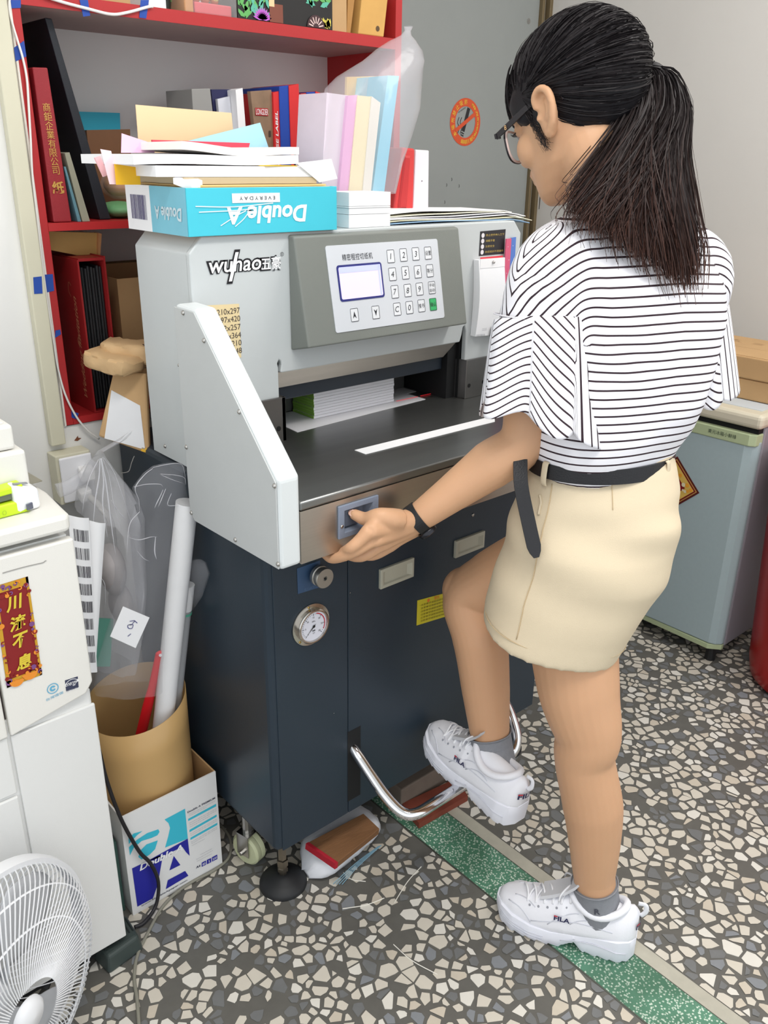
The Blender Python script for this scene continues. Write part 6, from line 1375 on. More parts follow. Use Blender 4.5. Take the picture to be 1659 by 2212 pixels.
for P_ in (((-0.1978, 0.178, 0.1104), (-0.1443, 0.178, 0.1069), (-0.138, 0.178, 0.0991), (-0.1539, 0.178, 0.0402), (-0.1658, 0.178, 0.0163), (-0.197, 0.178, 0.0172)), ((-0.1695, 0.178, 0.1086), (-0.0845, 0.178, 0.1104), (-0.084, 0.178, 0.0679), (-0.0909, 0.178, 0.0816), (-0.0969, 0.178, 0.0981), (-0.1417, 0.178, 0.1007)),
           ((-0.1159, 0.178, 0.0878), (-0.1046, 0.178, 0.0584), (-0.1276, 0.178, 0.0598)), ((-0.1328, 0.178, 0.039), (-0.0962, 0.178, 0.0381), (-0.0904, 0.178, 0.0223), (-0.1387, 0.178, 0.0206)),
           ((-0.0604, 0.178, 0.0355), (-0.0507, 0.178, 0.0349), (-0.0515, 0.178, 0.0249), (-0.0612, 0.178, 0.0256)), ((-0.049, 0.178, 0.0353), (-0.0396, 0.178, 0.0342), (-0.0399, 0.178, 0.0239), (-0.0497, 0.178, 0.0246)), ((-0.0378, 0.178, 0.0346), (-0.0257, 0.178, 0.0342), (-0.0261, 0.178, 0.0232), (-0.0382, 0.178, 0.024))):
    nv.add(onbox(P_, .0007), [tuple(range(len(P_)))])
nv.build('navy_print', mat('print_navy', (34, 36, 152), 0.5), bxo)
def btext(mb, s, a, b, h, bold=0.0, shear=0.0, l=0.0010):
    a, b = np.array(a), np.array(b); a[1] = b[1] = BY; d = nrm(b - a); n = np.array((-d[2], 0, d[0])); put_text(mb, s, (a + b) / 2, d, n, h, w=np.linalg.norm(b - a), bold=bold, shear=shear, lift=l)
mb = MB(); btext(mb, 'Double A', (-0.1841, 0.178, 0.103), (-0.0962, 0.178, 0.0977), 0.015, 0.03, 0.2, .0012)
for s, x in (('80', (1294, 1192)), ('5', (1327, 1176)), ('500', (1362, 1157))): pass
for s, p, w_ in zip(('80', '5', '500'), ((-0.056, 0.178, 0.0302), (-0.0445, 0.178, 0.0293), (-0.0321, 0.178, 0.029)), (0.006, 0.003, 0.009)): put_text(mb, s, (p[0], BY, p[2]), nrm((1, 0, 0.02)), Z3, 0.0055, w=w_, lift=.0012)
mb.build('white_print', WHITE, bxo)
PD = mat('print_dark', (52, 54, 80), 0.6); mb = MB(); btext(mb, 'Double A PREMIUM', (-0.0802, 0.178, 0.1709), (-0.0211, 0.178, 0.1721), 0.0042, 0.02); mb.build('grade_lettering', PD, bxo)
mb = MB(); btext(mb, 'www.DoubleApaper.com', (-0.1901, 0.178, 0.0135), (-0.0938, 0.178, 0.0134), 0.0042, 0.02); mb.build('address_lettering', PD, bxo); mb = MB(); btext(mb, 'A4', (-0.0729, 0.178, 0.0316), (-0.0636, 0.178, 0.0308), 0.0058, 0.02)
mb.build('size_lettering', PD, bxo)
mb = MB()
for a, b in zip(((-0.0784, 0.178, 0.1647), (-0.0787, 0.178, 0.1611), (-0.0791, 0.178, 0.144), (-0.0788, 0.178, 0.1393), (-0.0785, 0.178, 0.1346), (-0.0792, 0.178, 0.1183), (-0.0788, 0.178, 0.1142), (-0.0788, 0.178, 0.0981), (-0.0785, 0.178, 0.094), (-0.0782, 0.178, 0.0892), (-0.0623, 0.178, 0.0569), (-0.0713, 0.178, 0.0508), (-0.0707, 0.178, 0.0453)), ((-0.0212, 0.178, 0.165), (-0.0407, 0.178, 0.161), (-0.0198, 0.178, 0.1452), (-0.0201, 0.178, 0.1411), (-0.0357, 0.178, 0.136), (-0.0208, 0.178, 0.1204), (-0.0211, 0.178, 0.1166), (-0.0215, 0.178, 0.1013), (-0.0217, 0.178, 0.0975), (-0.0495, 0.178, 0.0886), (-0.0362, 0.178, 0.056), (-0.0349, 0.178, 0.0504), (-0.0371, 0.178, 0.0438))): btext(mb, 'The premium paper for laser copier and fax use', a, b, 0.0021)
mb.build('small_print', mat('print_grey', (130, 132, 146), 0.6), bxo)
# green carton edge glimpsed between copier and white carton
o = MB().box(-0.246, -0.211, 0.20, 0.33, 0.0, 0.165).build('green_carton', mat('carton_dark_green', (62, 92, 84), 0.6), loc=(-0.22, 0.2, 0), bevel=0.001); tag(o, 'dark green carton squeezed between copier and white carton', 'box')
o = MB().tube([(-0.035, 0.36, 0.205), (-0.04, 0.375, 0.2)], 0.02, 10).build('pink_wad', mat('wad_pink', (226, 130, 190), 0.7), loc=(-0.035, 0.36, 0.2)); tag(o, 'scrap of pink paper in the right back corner of the white carton', 'paper')

# amber film tube with its contents
tc = np.array((-0.1115, 0.281)); tr = 0.0905
AMB = mat('amber_film', (206, 168, 112), 0.35, alpha=0.86, noise=0.06, nscale=6)
tb = root('film_tube', (tc[0], tc[1], 0.004), 'open translucent amber tube of rolled film standing in the white carton', 'tube')
mb = MB(); n = 64; zt0 = 0.385
R = []
for z in np.linspace(0.005, 1, 7):
    R.append([(tc[0] + tr * math.cos(q), tc[1] + tr * math.sin(q), 0.005 + z * (zt0 + 0.020 * math.cos(q - 0.5) - 0.005)) for q in np.linspace(0, 2 * math.pi, n, endpoint=False)])
mb.rings(R, caps=False); mb.build('film_wall', AMB, tb, smooth=True, solid=0.0012)
RW = mat('film_roll_white', (232, 232, 234), 0.35, noise=0.03, nscale=30, bump=0.35, bscale=35)
a = np.array((-0.125, 0.262, 0.05)); b = np.array((-0.022, 0.1942, 0.7755)); d = nrm(b - a)
o = root('white_film_roll', tuple(a), 'long white roll of plastic film leaning out of the amber tube', 'roll')
MB().tube([a, b], 0.0185, 28).build('roll', RW, o, smooth='auto'); MB().lathe([(0.0001, -0.01), (0.009, -0.01), (0.010, 0.0006), (0.0184, 0.0004)], b, d, 24).build('roll_core', mat('core_grey', (196, 196, 198), 0.6), o)
mb = MB(); e = np.cross(d, nrm(np.array((-0.6522, -1.0049, 1.3064)) - b)); v_ = np.cross(e, d)
for t_, s in ((0.36, '透明收縮膜'),):
    p = a + (b - a) * t_; put_text(mb, s, p + v_ * 0.0192, e if e[0] > 0 else -e, d, 0.012, w=0.032, lift=0.0005)
for t_ in (0.335, 0.330): mb.tube([a + (b - a) * t_ + 0.0187 * (math.cos(q) * e + math.sin(q) * v_) for q in np.linspace(0, 3.14, 15)], 0.0004, 4)
mb.build('roll_print', mat('roll_print_grey', (110, 112, 118), 0.6), o)
p0_, p1_ = np.array((-0.098, 0.245, 0.405)), np.array((-0.081, 0.225, 0.4933))
o = root('red_brush', tuple(p0_), 'red plastic brush handle with a hanging hole, in the amber tube', 'brush')
REDP = mat('red_plastic', (206, 28, 36), 0.35)
dd = nrm(p1_ - p0_)
MB().tube([p0_ - dd * 0.20, p0_ - dd * 0.03, p0_ + dd * 0.02, p1_ - dd * 0.008, p1_ + dd * 0.001, p1_ + dd * 0.006], [0.011, 0.010, 0.0075, 0.0085, 0.0085, 0.004], 16, sub=4, flat=0.45, up=(0.2, 1, 0)).build('handle', REDP, o, smooth=True)
MB().lathe([(0.0001, 0.0055), (0.0028, 0.0055), (0.003, 0.0)], p1_ - dd * 0.002, (-0.3, -1, 0.3), 14).build('hanging_hole', mat('hole_grey', (206, 200, 204), 0.6), o)
MB().obox(p0_ - dd * 0.17, dd, (0.2, 1, 0), np.cross(dd, (0.2, 1, 0)), 0.05, 0.012, 0.04).build('bristles', mat('bristle_red', (190, 60, 60), 0.8), o, bevel=0.002)
a2, b2 = np.array((-0.085, 0.275, 0.10)), np.array((-0.018, 0.2256, 0.6096))
o = root('grey_tube', tuple(a2), 'thin grey tube with a white end leaning behind the white film roll', 'tube')
MB().tube([a2, b2 - nrm(b2 - a2) * 0.05], 0.0125, 20).build('grey_part', mat('tube_grey', (176, 178, 182), 0.4, alpha=0.85), o, smooth='auto'); MB().tube([b2 - nrm(b2 - a2) * 0.05, b2], 0.0135, 20).build('white_end', RW, o, smooth='auto'); 
mb = MB(); q_ = b2 - nrm(b2 - a2) * 0.055; mb.tube([q_ - nrm(b2 - a2) * 0.004, q_], 0.0138, 20); mb.build('green_band', mat('band_green', (90, 176, 150), 0.5), o)
# bags
rows = (((-0.1913, 0.262, 0.4374), (-0.0609, 0.235, 0.4139), 0.7), ((-0.1793, 0.262, 0.489), (-0.063, 0.235, 0.4736), 0.8), ((-0.1561, 0.262, 0.5445), (-0.0439, 0.235, 0.5236), 0.8), ((-0.1307, 0.262, 0.5986), (-0.0321, 0.235, 0.5849), 0.8), ((-0.108, 0.262, 0.6531), (-0.0177, 0.235, 0.6484), 0.8), ((-0.0981, 0.262, 0.7065), (-0.0042, 0.235, 0.7022), 0.8), ((-0.0913, 0.262, 0.7386), (0.0041, 0.235, 0.7261), 0.7), ((-0.079, 0.262, 0.7606), (0.0003, 0.235, 0.7572), 0.7), ((-0.0816, 0.262, 0.792), (0.0001, 0.235, 0.7869), 0.6), ((-0.0619, 0.262, 0.8144), (0.0004, 0.235, 0.8119), 0.4), ((-0.0441, 0.262, 0.8243), (-0.0003, 0.235, 0.8237), 0.25), ((-0.0185, 0.262, 0.8245), (-0.005, 0.235, 0.8296), 0.12))
o = bagloft(rows, 0.045, 9, n=28, jit=0.10).build('clear_bag', mat('clear_film2', (226, 228, 236), 0.08, alpha=0.11, spec=1.0, bump=1.0, bscale=22), loc=rows[0][0], smooth='auto'); tag(o, 'tall clear plastic bag over the white film roll, standing in the tube', 'bag')
CBAG = o; CPL = (((-0.1136, 0.19, 0.8257), (-0.0924, 0.19, 0.8253), (-0.0696, 0.19, 0.82), (-0.0645, 0.19, 0.814)), ((-0.0672, 0.19, 0.8367), (-0.0433, 0.19, 0.8297), (-0.0257, 0.19, 0.8208), (-0.0251, 0.19, 0.8078)), ((-0.0658, 0.19, 0.8348), (-0.0473, 0.19, 0.8226), (-0.0281, 0.19, 0.8117)), ((-0.0649, 0.19, 0.8093), (-0.0707, 0.19, 0.7996), (-0.0783, 0.19, 0.7887), (-0.0822, 0.19, 0.7816)), ((-0.06, 0.19, 0.8097), (-0.0697, 0.19, 0.7929), (-0.0755, 0.19, 0.7831)), ((-0.051, 0.19, 0.7995), (-0.0592, 0.19, 0.7822), (-0.0446, 0.19, 0.7768), (-0.0245, 0.19, 0.7733)), ((-0.079, 0.19, 0.8487), (-0.094, 0.19, 0.8413), (-0.1114, 0.19, 0.8237), (-0.1074, 0.19, 0.8024), (-0.1078, 0.19, 0.7827)), ((-0.1078, 0.19, 0.7827), (-0.125, 0.19, 0.769), (-0.1322, 0.19, 0.7454), (-0.1371, 0.19, 0.7144)), ((-0.133, 0.19, 0.7456), (-0.1142, 0.19, 0.7354), (-0.0933, 0.19, 0.7343), (-0.0821, 0.19, 0.7311)), ((-0.0788, 0.19, 0.8502), (-0.0579, 0.19, 0.8502), (-0.0351, 0.19, 0.8476), (-0.0259, 0.19, 0.8384), (-0.0233, 0.19, 0.809)), ((-0.1193, 0.19, 0.7172), (-0.1096, 0.19, 0.7011), (-0.1006, 0.19, 0.6933)), ((-0.0853, 0.19, 0.732), (-0.0892, 0.19, 0.7083), (-0.0874, 0.19, 0.6926)))
rows = (((-0.158, 0.335, 0.4443), (-0.1024, 0.3, 0.4484), 0.7), ((-0.1464, 0.335, 0.5268), (-0.0875, 0.3, 0.53), 0.9), ((-0.1343, 0.335, 0.6064), (-0.0722, 0.3, 0.6091), 1.0), ((-0.1265, 0.335, 0.6582), (-0.0668, 0.3, 0.662), 1.0), ((-0.1323, 0.335, 0.7214), (-0.0649, 0.3, 0.7146), 1.0), ((-0.1493, 0.335, 0.743), (-0.0613, 0.3, 0.7328), 1.0), ((-0.1436, 0.335, 0.7753), (-0.0678, 0.3, 0.7689), 0.9), ((-0.1323, 0.335, 0.8017), (-0.0846, 0.3, 0.8006), 0.7), ((-0.1215, 0.335, 0.824), (-0.1012, 0.3, 0.8282), 0.4), ((-0.1102, 0.335, 0.8371), (-0.1088, 0.3, 0.8468), 0.16), ((-0.1045, 0.335, 0.8441), (-0.111, 0.3, 0.8553), 0.1), ((-0.0808, 0.335, 0.8507), (-0.0772, 0.3, 0.8685), 0.12), ((-0.0621, 0.335, 0.8535), (-0.0569, 0.3, 0.8806), 0.08))
o = bagloft(rows, 0.075, 13, n=28, jit=0.09).build('tied_bag', mat('grey_film', (216, 216, 222), 0.2, alpha=0.30, bump=1.0, bscale=26), loc=rows[0][0], smooth='auto'); tag(o, 'greyish plastic bag tied in a knot hanging beside the wall outlet', 'bag')
PLEAT_GLINT = mat('pleat_glint', (232, 232, 238), 0.15, alpha=0.42, spec=1.0)  # fold ridges made paler: the film's highlights put into shape and colour
def pleat_glints(parent, paths, r0):
    for pth in paths:
        P_ = smooth_path(np.array(pth), 5); MB().tube(P_, list(np.linspace(r0 * 0.5, r0, len(P_) // 2)) + list(np.linspace(r0, r0 * 0.2, len(P_) - len(P_) // 2)), 6, flat=0.4).build('fold_glint', PLEAT_GLINT, parent, smooth=True)
pleat_glints(o, (((-0.1355, 0.255, 0.8605), (-0.1406, 0.255, 0.8304), (-0.1512, 0.255, 0.7934), (-0.1623, 0.255, 0.7397)), ((-0.134, 0.255, 0.8602), (-0.1339, 0.255, 0.821), (-0.14, 0.255, 0.7825), (-0.1387, 0.255, 0.7248)), ((-0.1316, 0.255, 0.8612), (-0.1239, 0.255, 0.8266), (-0.1215, 0.255, 0.7778), (-0.1142, 0.255, 0.7262)), ((-0.13, 0.255, 0.8617), (-0.1153, 0.255, 0.8326), (-0.1045, 0.255, 0.7857), (-0.0949, 0.255, 0.7377)), ((-0.1332, 0.255, 0.86), (-0.1302, 0.255, 0.8122), (-0.1297, 0.255, 0.7472), (-0.1283, 0.255, 0.688)), ((-0.1379, 0.255, 0.8595), (-0.1555, 0.255, 0.8339), (-0.1686, 0.255, 0.8017), (-0.1747, 0.255, 0.777)), ((-0.1252, 0.255, 0.7869), (-0.1109, 0.255, 0.757), (-0.0963, 0.255, 0.7397)), ((-0.1633, 0.255, 0.6647), (-0.153, 0.255, 0.6425), (-0.1561, 0.255, 0.6015))), 0.0016)
tl = (((-0.1769, 0.355, 0.7973), (-0.1708, 0.355, 0.7718), 0.2), ((-0.1594, 0.355, 0.7981), (-0.1529, 0.355, 0.7749), 0.25), ((-0.1343, 0.355, 0.8073), (-0.1259, 0.355, 0.7835), 0.25), ((-0.1105, 0.355, 0.8286), (-0.0991, 0.355, 0.8144), 0.2))
o2 = bagloft(tl, 0.03, 3, n=14, jit=0.1).build('bag_ear', mat('grey_film', (206, 206, 212)), o, smooth='auto')
mb = MB(); c = np.array((-0.1141, 0.31, 0.6368))
mb.ell(c, (0.022, 0.03, 0.05), n=12, k=8); mb.ell(c + (0.012, 0.01, -0.075), (0.020, 0.03, 0.04), n=12, k=8)
mb.build('bag_filling', mat('filling_grey', (172, 166, 166), 0.6, noise=0.3, nscale=25), o, smooth=True)
q = ((-0.1595, 0.29, 0.5643), (-0.1312, 0.29, 0.5522), (-0.1475, 0.29, 0.4621), (-0.1746, 0.29, 0.4732))
o = fbox(q, 0.004).build('teal_card', mat('card_teal', (88, 146, 130), 0.5), loc=q[3]); tag(o, 'teal green card standing behind the price card in the tube', 'card')
rows = (((-0.018, 0.3072, 0.5114), (-0.008, 0.3144, 0.5047), 0.4), ((-0.018, 0.2942, 0.5364), (-0.008, 0.2556, 0.5262), 0.7), ((-0.018, 0.2692, 0.5849), (-0.008, 0.2008, 0.5907), 1.0), ((-0.018, 0.2548, 0.6229), (-0.008, 0.1654, 0.6496), 1.0), ((-0.018, 0.2348, 0.6459), (-0.008, 0.1754, 0.6668), 0.8), ((-0.018, 0.2049, 0.6642), (-0.008, 0.1906, 0.6682), 0.4))
o = bagloft(rows, 0.012, 5, n=16, jit=0.08, back=(-1, 0.3, 0)).build('small_bag', mat('clear_film2', (226, 228, 236)), loc=rows[0][0], smooth='auto'); tag(o, 'small clear bag round the end of the grey tube, against the cutter side', 'bag')
q = [np.array(p) for p in ((-0.152, 0.192, 0.6266), (-0.1088, 0.192, 0.5903), (-0.1388, 0.192, 0.5428), (-0.1795, 0.192, 0.5807))]
pc = root('price_card', tuple(q[3]), 'white square card handwritten with a number, stuck on the clear bag', 'card')
MB().slab([q[3], q[2], q[1], q[0]], 0.0006).build('card', WHITE, pc)
mb = MB(); ex = nrm(q[1] - q[0]); ey = nrm(q[0] - q[3]); c = sum(q) / 4 + (0, -0.0006, 0); ey = nrm(ey - ex * (ex @ ey))
for s in ([(-0.011, 0.006), (-0.003, 0.010), (-0.004, 0.004)], [(-0.003, 0.010), (0.004, 0.008)], [(-0.009, -0.0), (-0.002, 0.003), (0.0, -0.003), (-0.006, -0.005), (-0.010, -0.001), (-0.004, 0.002)], [(0.004, -0.012), (0.001, -0.018)]): stroke(mb, [(a_ + 0.004, b_ + 0.003) for a_, b_ in s], c, ex, ey, 0.0011)
mb.build('pen_writing', mat('pen_blue', (40, 42, 120), 0.5), pc)
pleat_glints(CBAG, CPL, 0.0013)
# barcode sheets between copier and tube
for k, (px, lab) in enumerate(((((-0.1805, 0.215, 0.7789), (-0.1553, 0.215, 0.7674), (-0.2025, 0.215, 0.5126), (-0.2101, 0.215, 0.5158)), 'plain white sheet standing behind the barcode sheet'), (((-0.2164, 0.205, 0.801), (-0.1846, 0.205, 0.7872), (-0.2033, 0.205, 0.5161), (-0.2244, 0.205, 0.525)), 'curved white sheet printed with a column of barcodes beside the copier'))):
    q = [np.array(p) for p in px]; o = root('barcode_sheet' if k else 'white_sheet', tuple(q[3]), lab, 'paper')
    R = []
    for i in range(9):
        u = i / 8; w = np.array((0, -0.006 * math.sin(3.14 * u), 0)); R.append([bil(q, u, 0) + w, bil(q, u, 1) + w * 0.3, bil(q, u, 1) + w * 0.3 + (0, 0.0006, 0), bil(q, u, 0) + w + (0, 0.0006, 0)])
    MB().rings(R).build('sheet', WHITE, o, smooth='auto')
    if k:
        mb = MB(); rg = random.Random(8)
        for r_ in range(8):
            v0 = 0.075 + 0.112 * r_; u = 0.16
            while u < 0.9:
                w_ = rg.choice((0.012, 0.022, 0.035)); P = []
                for (uu, vv) in ((u, v0 + 0.072), (u + w_, v0 + 0.072), (u + w_, v0), (u, v0)): P.append(bil(q, uu, vv) + (0, -0.006 * math.sin(3.14 * uu) * (1 - vv) - 0.0018 * math.sin(3.14 * uu) * vv - 0.0005, 0))
                mb.add(P, [(0, 1, 2, 3)]); u += w_ + rg.choice((0.012, 0.02, 0.03))
        mb.build('barcodes', mat('barcode_dark', (60, 58, 66), 0.6), o)
# cords
p = ((-0.2296, 0.172, 0.3922), (-0.2239, 0.17, 0.3234), (-0.2093, 0.168, 0.2366), (-0.1859, 0.166, 0.1525), (-0.1677, 0.165, 0.1123), (-0.1573, 0.164, 0.0617), (-0.1685, 0.16, 0.0155), (-0.1994, 0.1469, 0.006), (-0.2183, 0.1494, 0.005))
o = MB().tube(p, 0.0034, 8, sub=6).build('black_cable', mat('cord_black', (34, 32, 36), 0.5), smooth=True, loc=p[-1]); tag(o, 'black power cord hanging down in front of the white carton', 'cord')
p = ((0.0355, 0.3147, 0.004), (0.0377, 0.266, 0.004), (0.0305, 0.2218, 0.004), (0.0027, 0.1841, 0.004), (-0.0375, 0.1739, 0.004), (-0.0796, 0.1759, 0.004), (-0.1163, 0.1729, 0.004), (-0.1582, 0.1582, 0.004), (-0.2009, 0.1263, 0.004), (-0.2387, 0.0942, 0.004), (-0.2647, 0.0556, 0.004), (-0.2811, 0.0122, 0.004), (-0.3077, -0.0508, 0.004))
o = MB().tube(p, 0.003, 8, sub=6).build('grey_cable', mat('cord_grey', (136, 134, 122), 0.55), smooth=True, loc=p[0]); tag(o, 'grey cord looping over the terrazzo before the white carton', 'cord')


# ================================================================ the person
SKIN = mat('skin', (206, 160, 124), 0.5, noise=0.05, nscale=14, sss=0.12, bump=0.08, bscale=260)
per = root('person', (0.40, -0.36, 0.0), 'person with dark ponytail in a striped shirt and beige shorts pressing the cutter button', 'person')
V = lambda *a: np.array(a, float)
def remeshed(mb, name, material, voxel, smooth_n=6, fac=0.5, deform=None, attr=None, parent=per):
    """union of overlapping closed shapes into one continuous skin"""
    me = bpy.data.meshes.new(name); me.from_pydata(mb.v, [], mb.f)
    bm = bmesh.new(); bm.from_mesh(me); bmesh.ops.recalc_face_normals(bm, faces=bm.faces[:]); bm.to_mesh(me); bm.free()
    o = bpy.data.objects.new(name, me); COL.objects.link(o)
    r = o.modifiers.new('skin', 'REMESH'); r.mode = 'VOXEL'; r.voxel_size = voxel; r.adaptivity = 0.0
    s = o.modifiers.new('soft', 'SMOOTH'); s.factor = fac; s.iterations = smooth_n
    dg = bpy.context.evaluated_depsgraph_get(); dg.update()
    m2 = bpy.data.meshes.new_from_object(o.evaluated_get(dg))
    bpy.data.objects.remove(o); bpy.data.meshes.remove(me)
    n = len(m2.vertices); co = np.empty(n * 3); m2.vertices.foreach_get('co', co); co = co.reshape(-1, 3)
    if deform is not None:
        no = np.empty(n * 3); m2.vertices.foreach_get('normal', no); no = no.reshape(-1, 3)
        co = co + no * deform(co, no)[:, None]
    if attr is not None:
        for k, fn_ in attr.items():
            at = m2.attributes.new(k, 'FLOAT', 'POINT'); at.data.foreach_set('value', fn_(co).astype(np.float32))
    off = OFF[parent.name]
    m2.vertices.foreach_set('co', (co - off).ravel()); m2.materials.clear(); m2.materials.append(material)
    m2.polygons.foreach_set('use_smooth', [True] * len(m2.polygons)); m2.update(); m2.name = name
    ob = bpy.data.objects.new(name, m2); COL.objects.link(ob); ob.parent = parent; OFF[ob.name] = off
    return ob
def ering(c, s, t, w, d, n=28, p=2.0, z=None):
    """one torso section: width along s, depth along t"""
    out = []
    for q in np.linspace(0, 2 * math.pi, n, endpoint=False):
        a, b = math.cos(q), math.sin(q); k = (abs(a) ** p + abs(b) ** p) ** (-1 / p)
        out.append(V(*c) + s * w * a * k + t * d * b * k)
    return out

# joints
S_ = nrm(V(0.972, -0.215, 0)); T_ = nrm(V(0.215, 0.972, 0))
LA, RA = V(0.362, -0.222, 1.178), V(0.634, -0.282, 1.165)
LE, LWR = (0.3186, -0.2236, 0.916), (0.1872, -0.125, 0.7868)
LE, LWR = V(*LE), V(*LWR)
WAIST = V(0.434, -0.288, 0.888); CHEST = V(0.486, -0.271, 1.09); NECK0 = V(0.497, -0.232, 1.215)
PEL = V(0.432, -0.297, 0.80); LH, RH = V(0.362, -0.290, 0.755), V(0.512, -0.318, 0.760)
LK, LAN = V(0.372, -0.364, 0.392), V(0.404, -0.402, 0.098)
RK, RAN = V(0.374, -0.082, 0.585), V(*(0.3716, -0.1759, 0.2622))
# head frame
hy = nrm(V(-0.03, 0.9995, 0)); HR = nrm(V(0.9995, 0.03, 0)); pit = math.radians(20)
HF = hy * math.cos(pit) - Z3 * math.sin(pit); HU = np.cross(HR, HF)
ear_w = V(*(0.372, -0.1871, 1.3695))
HC = ear_w + HR * 0.071 + HF * 0.012 + HU * 0.004
def H(r, f, u): return HC + HR * r + HF * f + HU * u

b = MB()
def E(r, f, u, rr, rf, ru, n=24, k=16): b.ell(H(r, f, u), (rr, rf, ru), (HR, HF, HU), n, k)
E(0, -0.010, 0.036, 0.071, 0.092, 0.082)
R = []
for u, f, w, d in ((-0.110, 0.056, 0.014, 0.012), (-0.105, 0.052, 0.025, 0.021), (-0.096, 0.045, 0.036, 0.032), (-0.081, 0.035, 0.046, 0.043), (-0.062, 0.024, 0.056, 0.055), (-0.038, 0.014, 0.0625, 0.066), (-0.010, 0.006, 0.067, 0.075), (0.03, -0.002, 0.070, 0.086)):
    R.append([H(w * math.cos(q), f + d * math.sin(q), u) for q in np.linspace(0, 2 * math.pi, 32, endpoint=False)])
b.rings(R)
for s in (-1, 1):
    E(0.036 * s, 0.054, -0.030, 0.024, 0.026, 0.028)
    E(0.031 * s, 0.070, 0.003, 0.015, 0.013, 0.011)
    E(0.010 * s, 0.088, -0.037, 0.0075, 0.009, 0.0065)
E(0, 0.074, 0.020, 0.048, 0.016, 0.013)
b.tube([H(0, 0.080, 0.010), H(0, 0.087, -0.012), H(0, 0.098, -0.030), H(0, 0.090, -0.038)], [0.008, 0.0085, 0.0105, 0.008], 14, sub=4)
E(0, 0.072, -0.060, 0.028, 0.014, 0.016); E(0, 0.0785, -0.0585, 0.021, 0.011, 0.0065); E(0, 0.076, -0.0705, 0.019, 0.011, 0.007)
for s in (-1, 1):                      # ears: shell, rim, inner fold, lobe
    ec = (0.0725 * s, -0.010, -0.004)
    E(0.0768 * s, -0.009, -0.004, 0.0050, 0.016, 0.028); E(0.072 * s, -0.004, -0.01, 0.008, 0.014, 0.028)
    pth = [H(0.080 * s, 0.006, 0.004), H(0.083 * s, 0.005, 0.018), H(0.086 * s, -0.008, 0.026), H(0.088 * s, -0.022, 0.018), H(0.087 * s, -0.025, 0.0), H(0.084 * s, -0.019, -0.018), H(0.079 * s, -0.008, -0.030)]
    b.tube(pth, [0.0046, 0.0050, 0.0052, 0.0054, 0.0054, 0.0055, 0.006], 12, sub=5)
    E(0.078 * s, -0.006, -0.030, 0.0055, 0.008, 0.008)
    b.tube([H(0.083 * s, -0.014, 0.012), H(0.0845 * s, -0.015, -0.002), H(0.082 * s, -0.009, -0.014)], 0.0034, 10, sub=4)
    b.tube([H(0.078 * s, 0.006, -0.004), H(0.080 * s, 0.005, -0.012)], 0.0042, 10)
# neck and trunk
b.tube([V(*NECK0) - (0.0, 0.0, 0.03), NECK0, H(0.0, -0.018, -0.075), H(0, -0.008, -0.03)], [0.058, 0.050, 0.047, 0.052], 24, sub=5)
R = []
for z, c, w, d in ((0.72, PEL, 0.09, 0.075), (0.78, PEL, 0.105, 0.080), (0.84, PEL, 0.100, 0.074), (0.888, WAIST, 0.094, 0.066), (0.95, WAIST * 0.7 + CHEST * 0.3, 0.102, 0.074), (1.03, WAIST * 0.3 + CHEST * 0.7, 0.122, 0.088), (1.10, CHEST, 0.132, 0.090), (1.155, (LA + RA) / 2 * 0.8 + CHEST * 0.2, 0.130, 0.076), (1.19, (LA + RA) / 2 * 0.7 + NECK0 * 0.3, 0.100, 0.058), (1.215, NECK0, 0.062, 0.048)):
    R.append(ering((c[0], c[1], z), S_, T_, w, d))
b.rings(R)
for A, s in ((LA, -1), (RA, 1)):
    b.tube([NECK0 + S_ * 0.03 * s - (0, 0, 0.02), (NECK0 + A) / 2 + S_ * 0.02 * s + (0, 0, -0.008), A - (0, 0, 0.014)], [0.040, 0.043, 0.046], 18, sub=4)
# left arm
b.tube([LA - V(0, 0, 0.014), LA * 0.62 + LE * 0.38, LA * 0.25 + LE * 0.75, LE, LE * 0.72 + LWR * 0.28, LE * 0.35 + LWR * 0.65, LWR], [0.045, 0.041, 0.037, 0.036, 0.0375, 0.0285, 0.0215], 22, sub=6)
# right arm, forward to the table edge
RE, RW_ = V(0.672, -0.245, 0.935), V(0.640, -0.120, 0.902)
b.tube([RA - V(0, 0, 0.012), RA * 0.5 + RE * 0.5, RE, RE * 0.6 + RW_ * 0.4, RW_], [0.045, 0.040, 0.036, 0.033, 0.022], 20, sub=6)
b.tube([RW_, V(0.628, -0.085, 0.886), V(0.618, -0.055, 0.874)], [0.022, 0.030, 0.026], 16, sub=4, flat=0.55)
for k in range(4):
    o_ = V(0.640 - 0.017 * k, -0.060 + 0.003 * k, 0.873); b.tube([o_, o_ + (-0.004, 0.03, -0.006), o_ + (-0.006, 0.052, -0.0105)], [0.0085, 0.0078, 0.007], 10, sub=4)
b.tube([V(0.612, -0.095, 0.884), V(0.588, -0.066, 0.870), V(0.580, -0.045, 0.8635)], [0.012, 0.0095, 0.008], 10, sub=4)
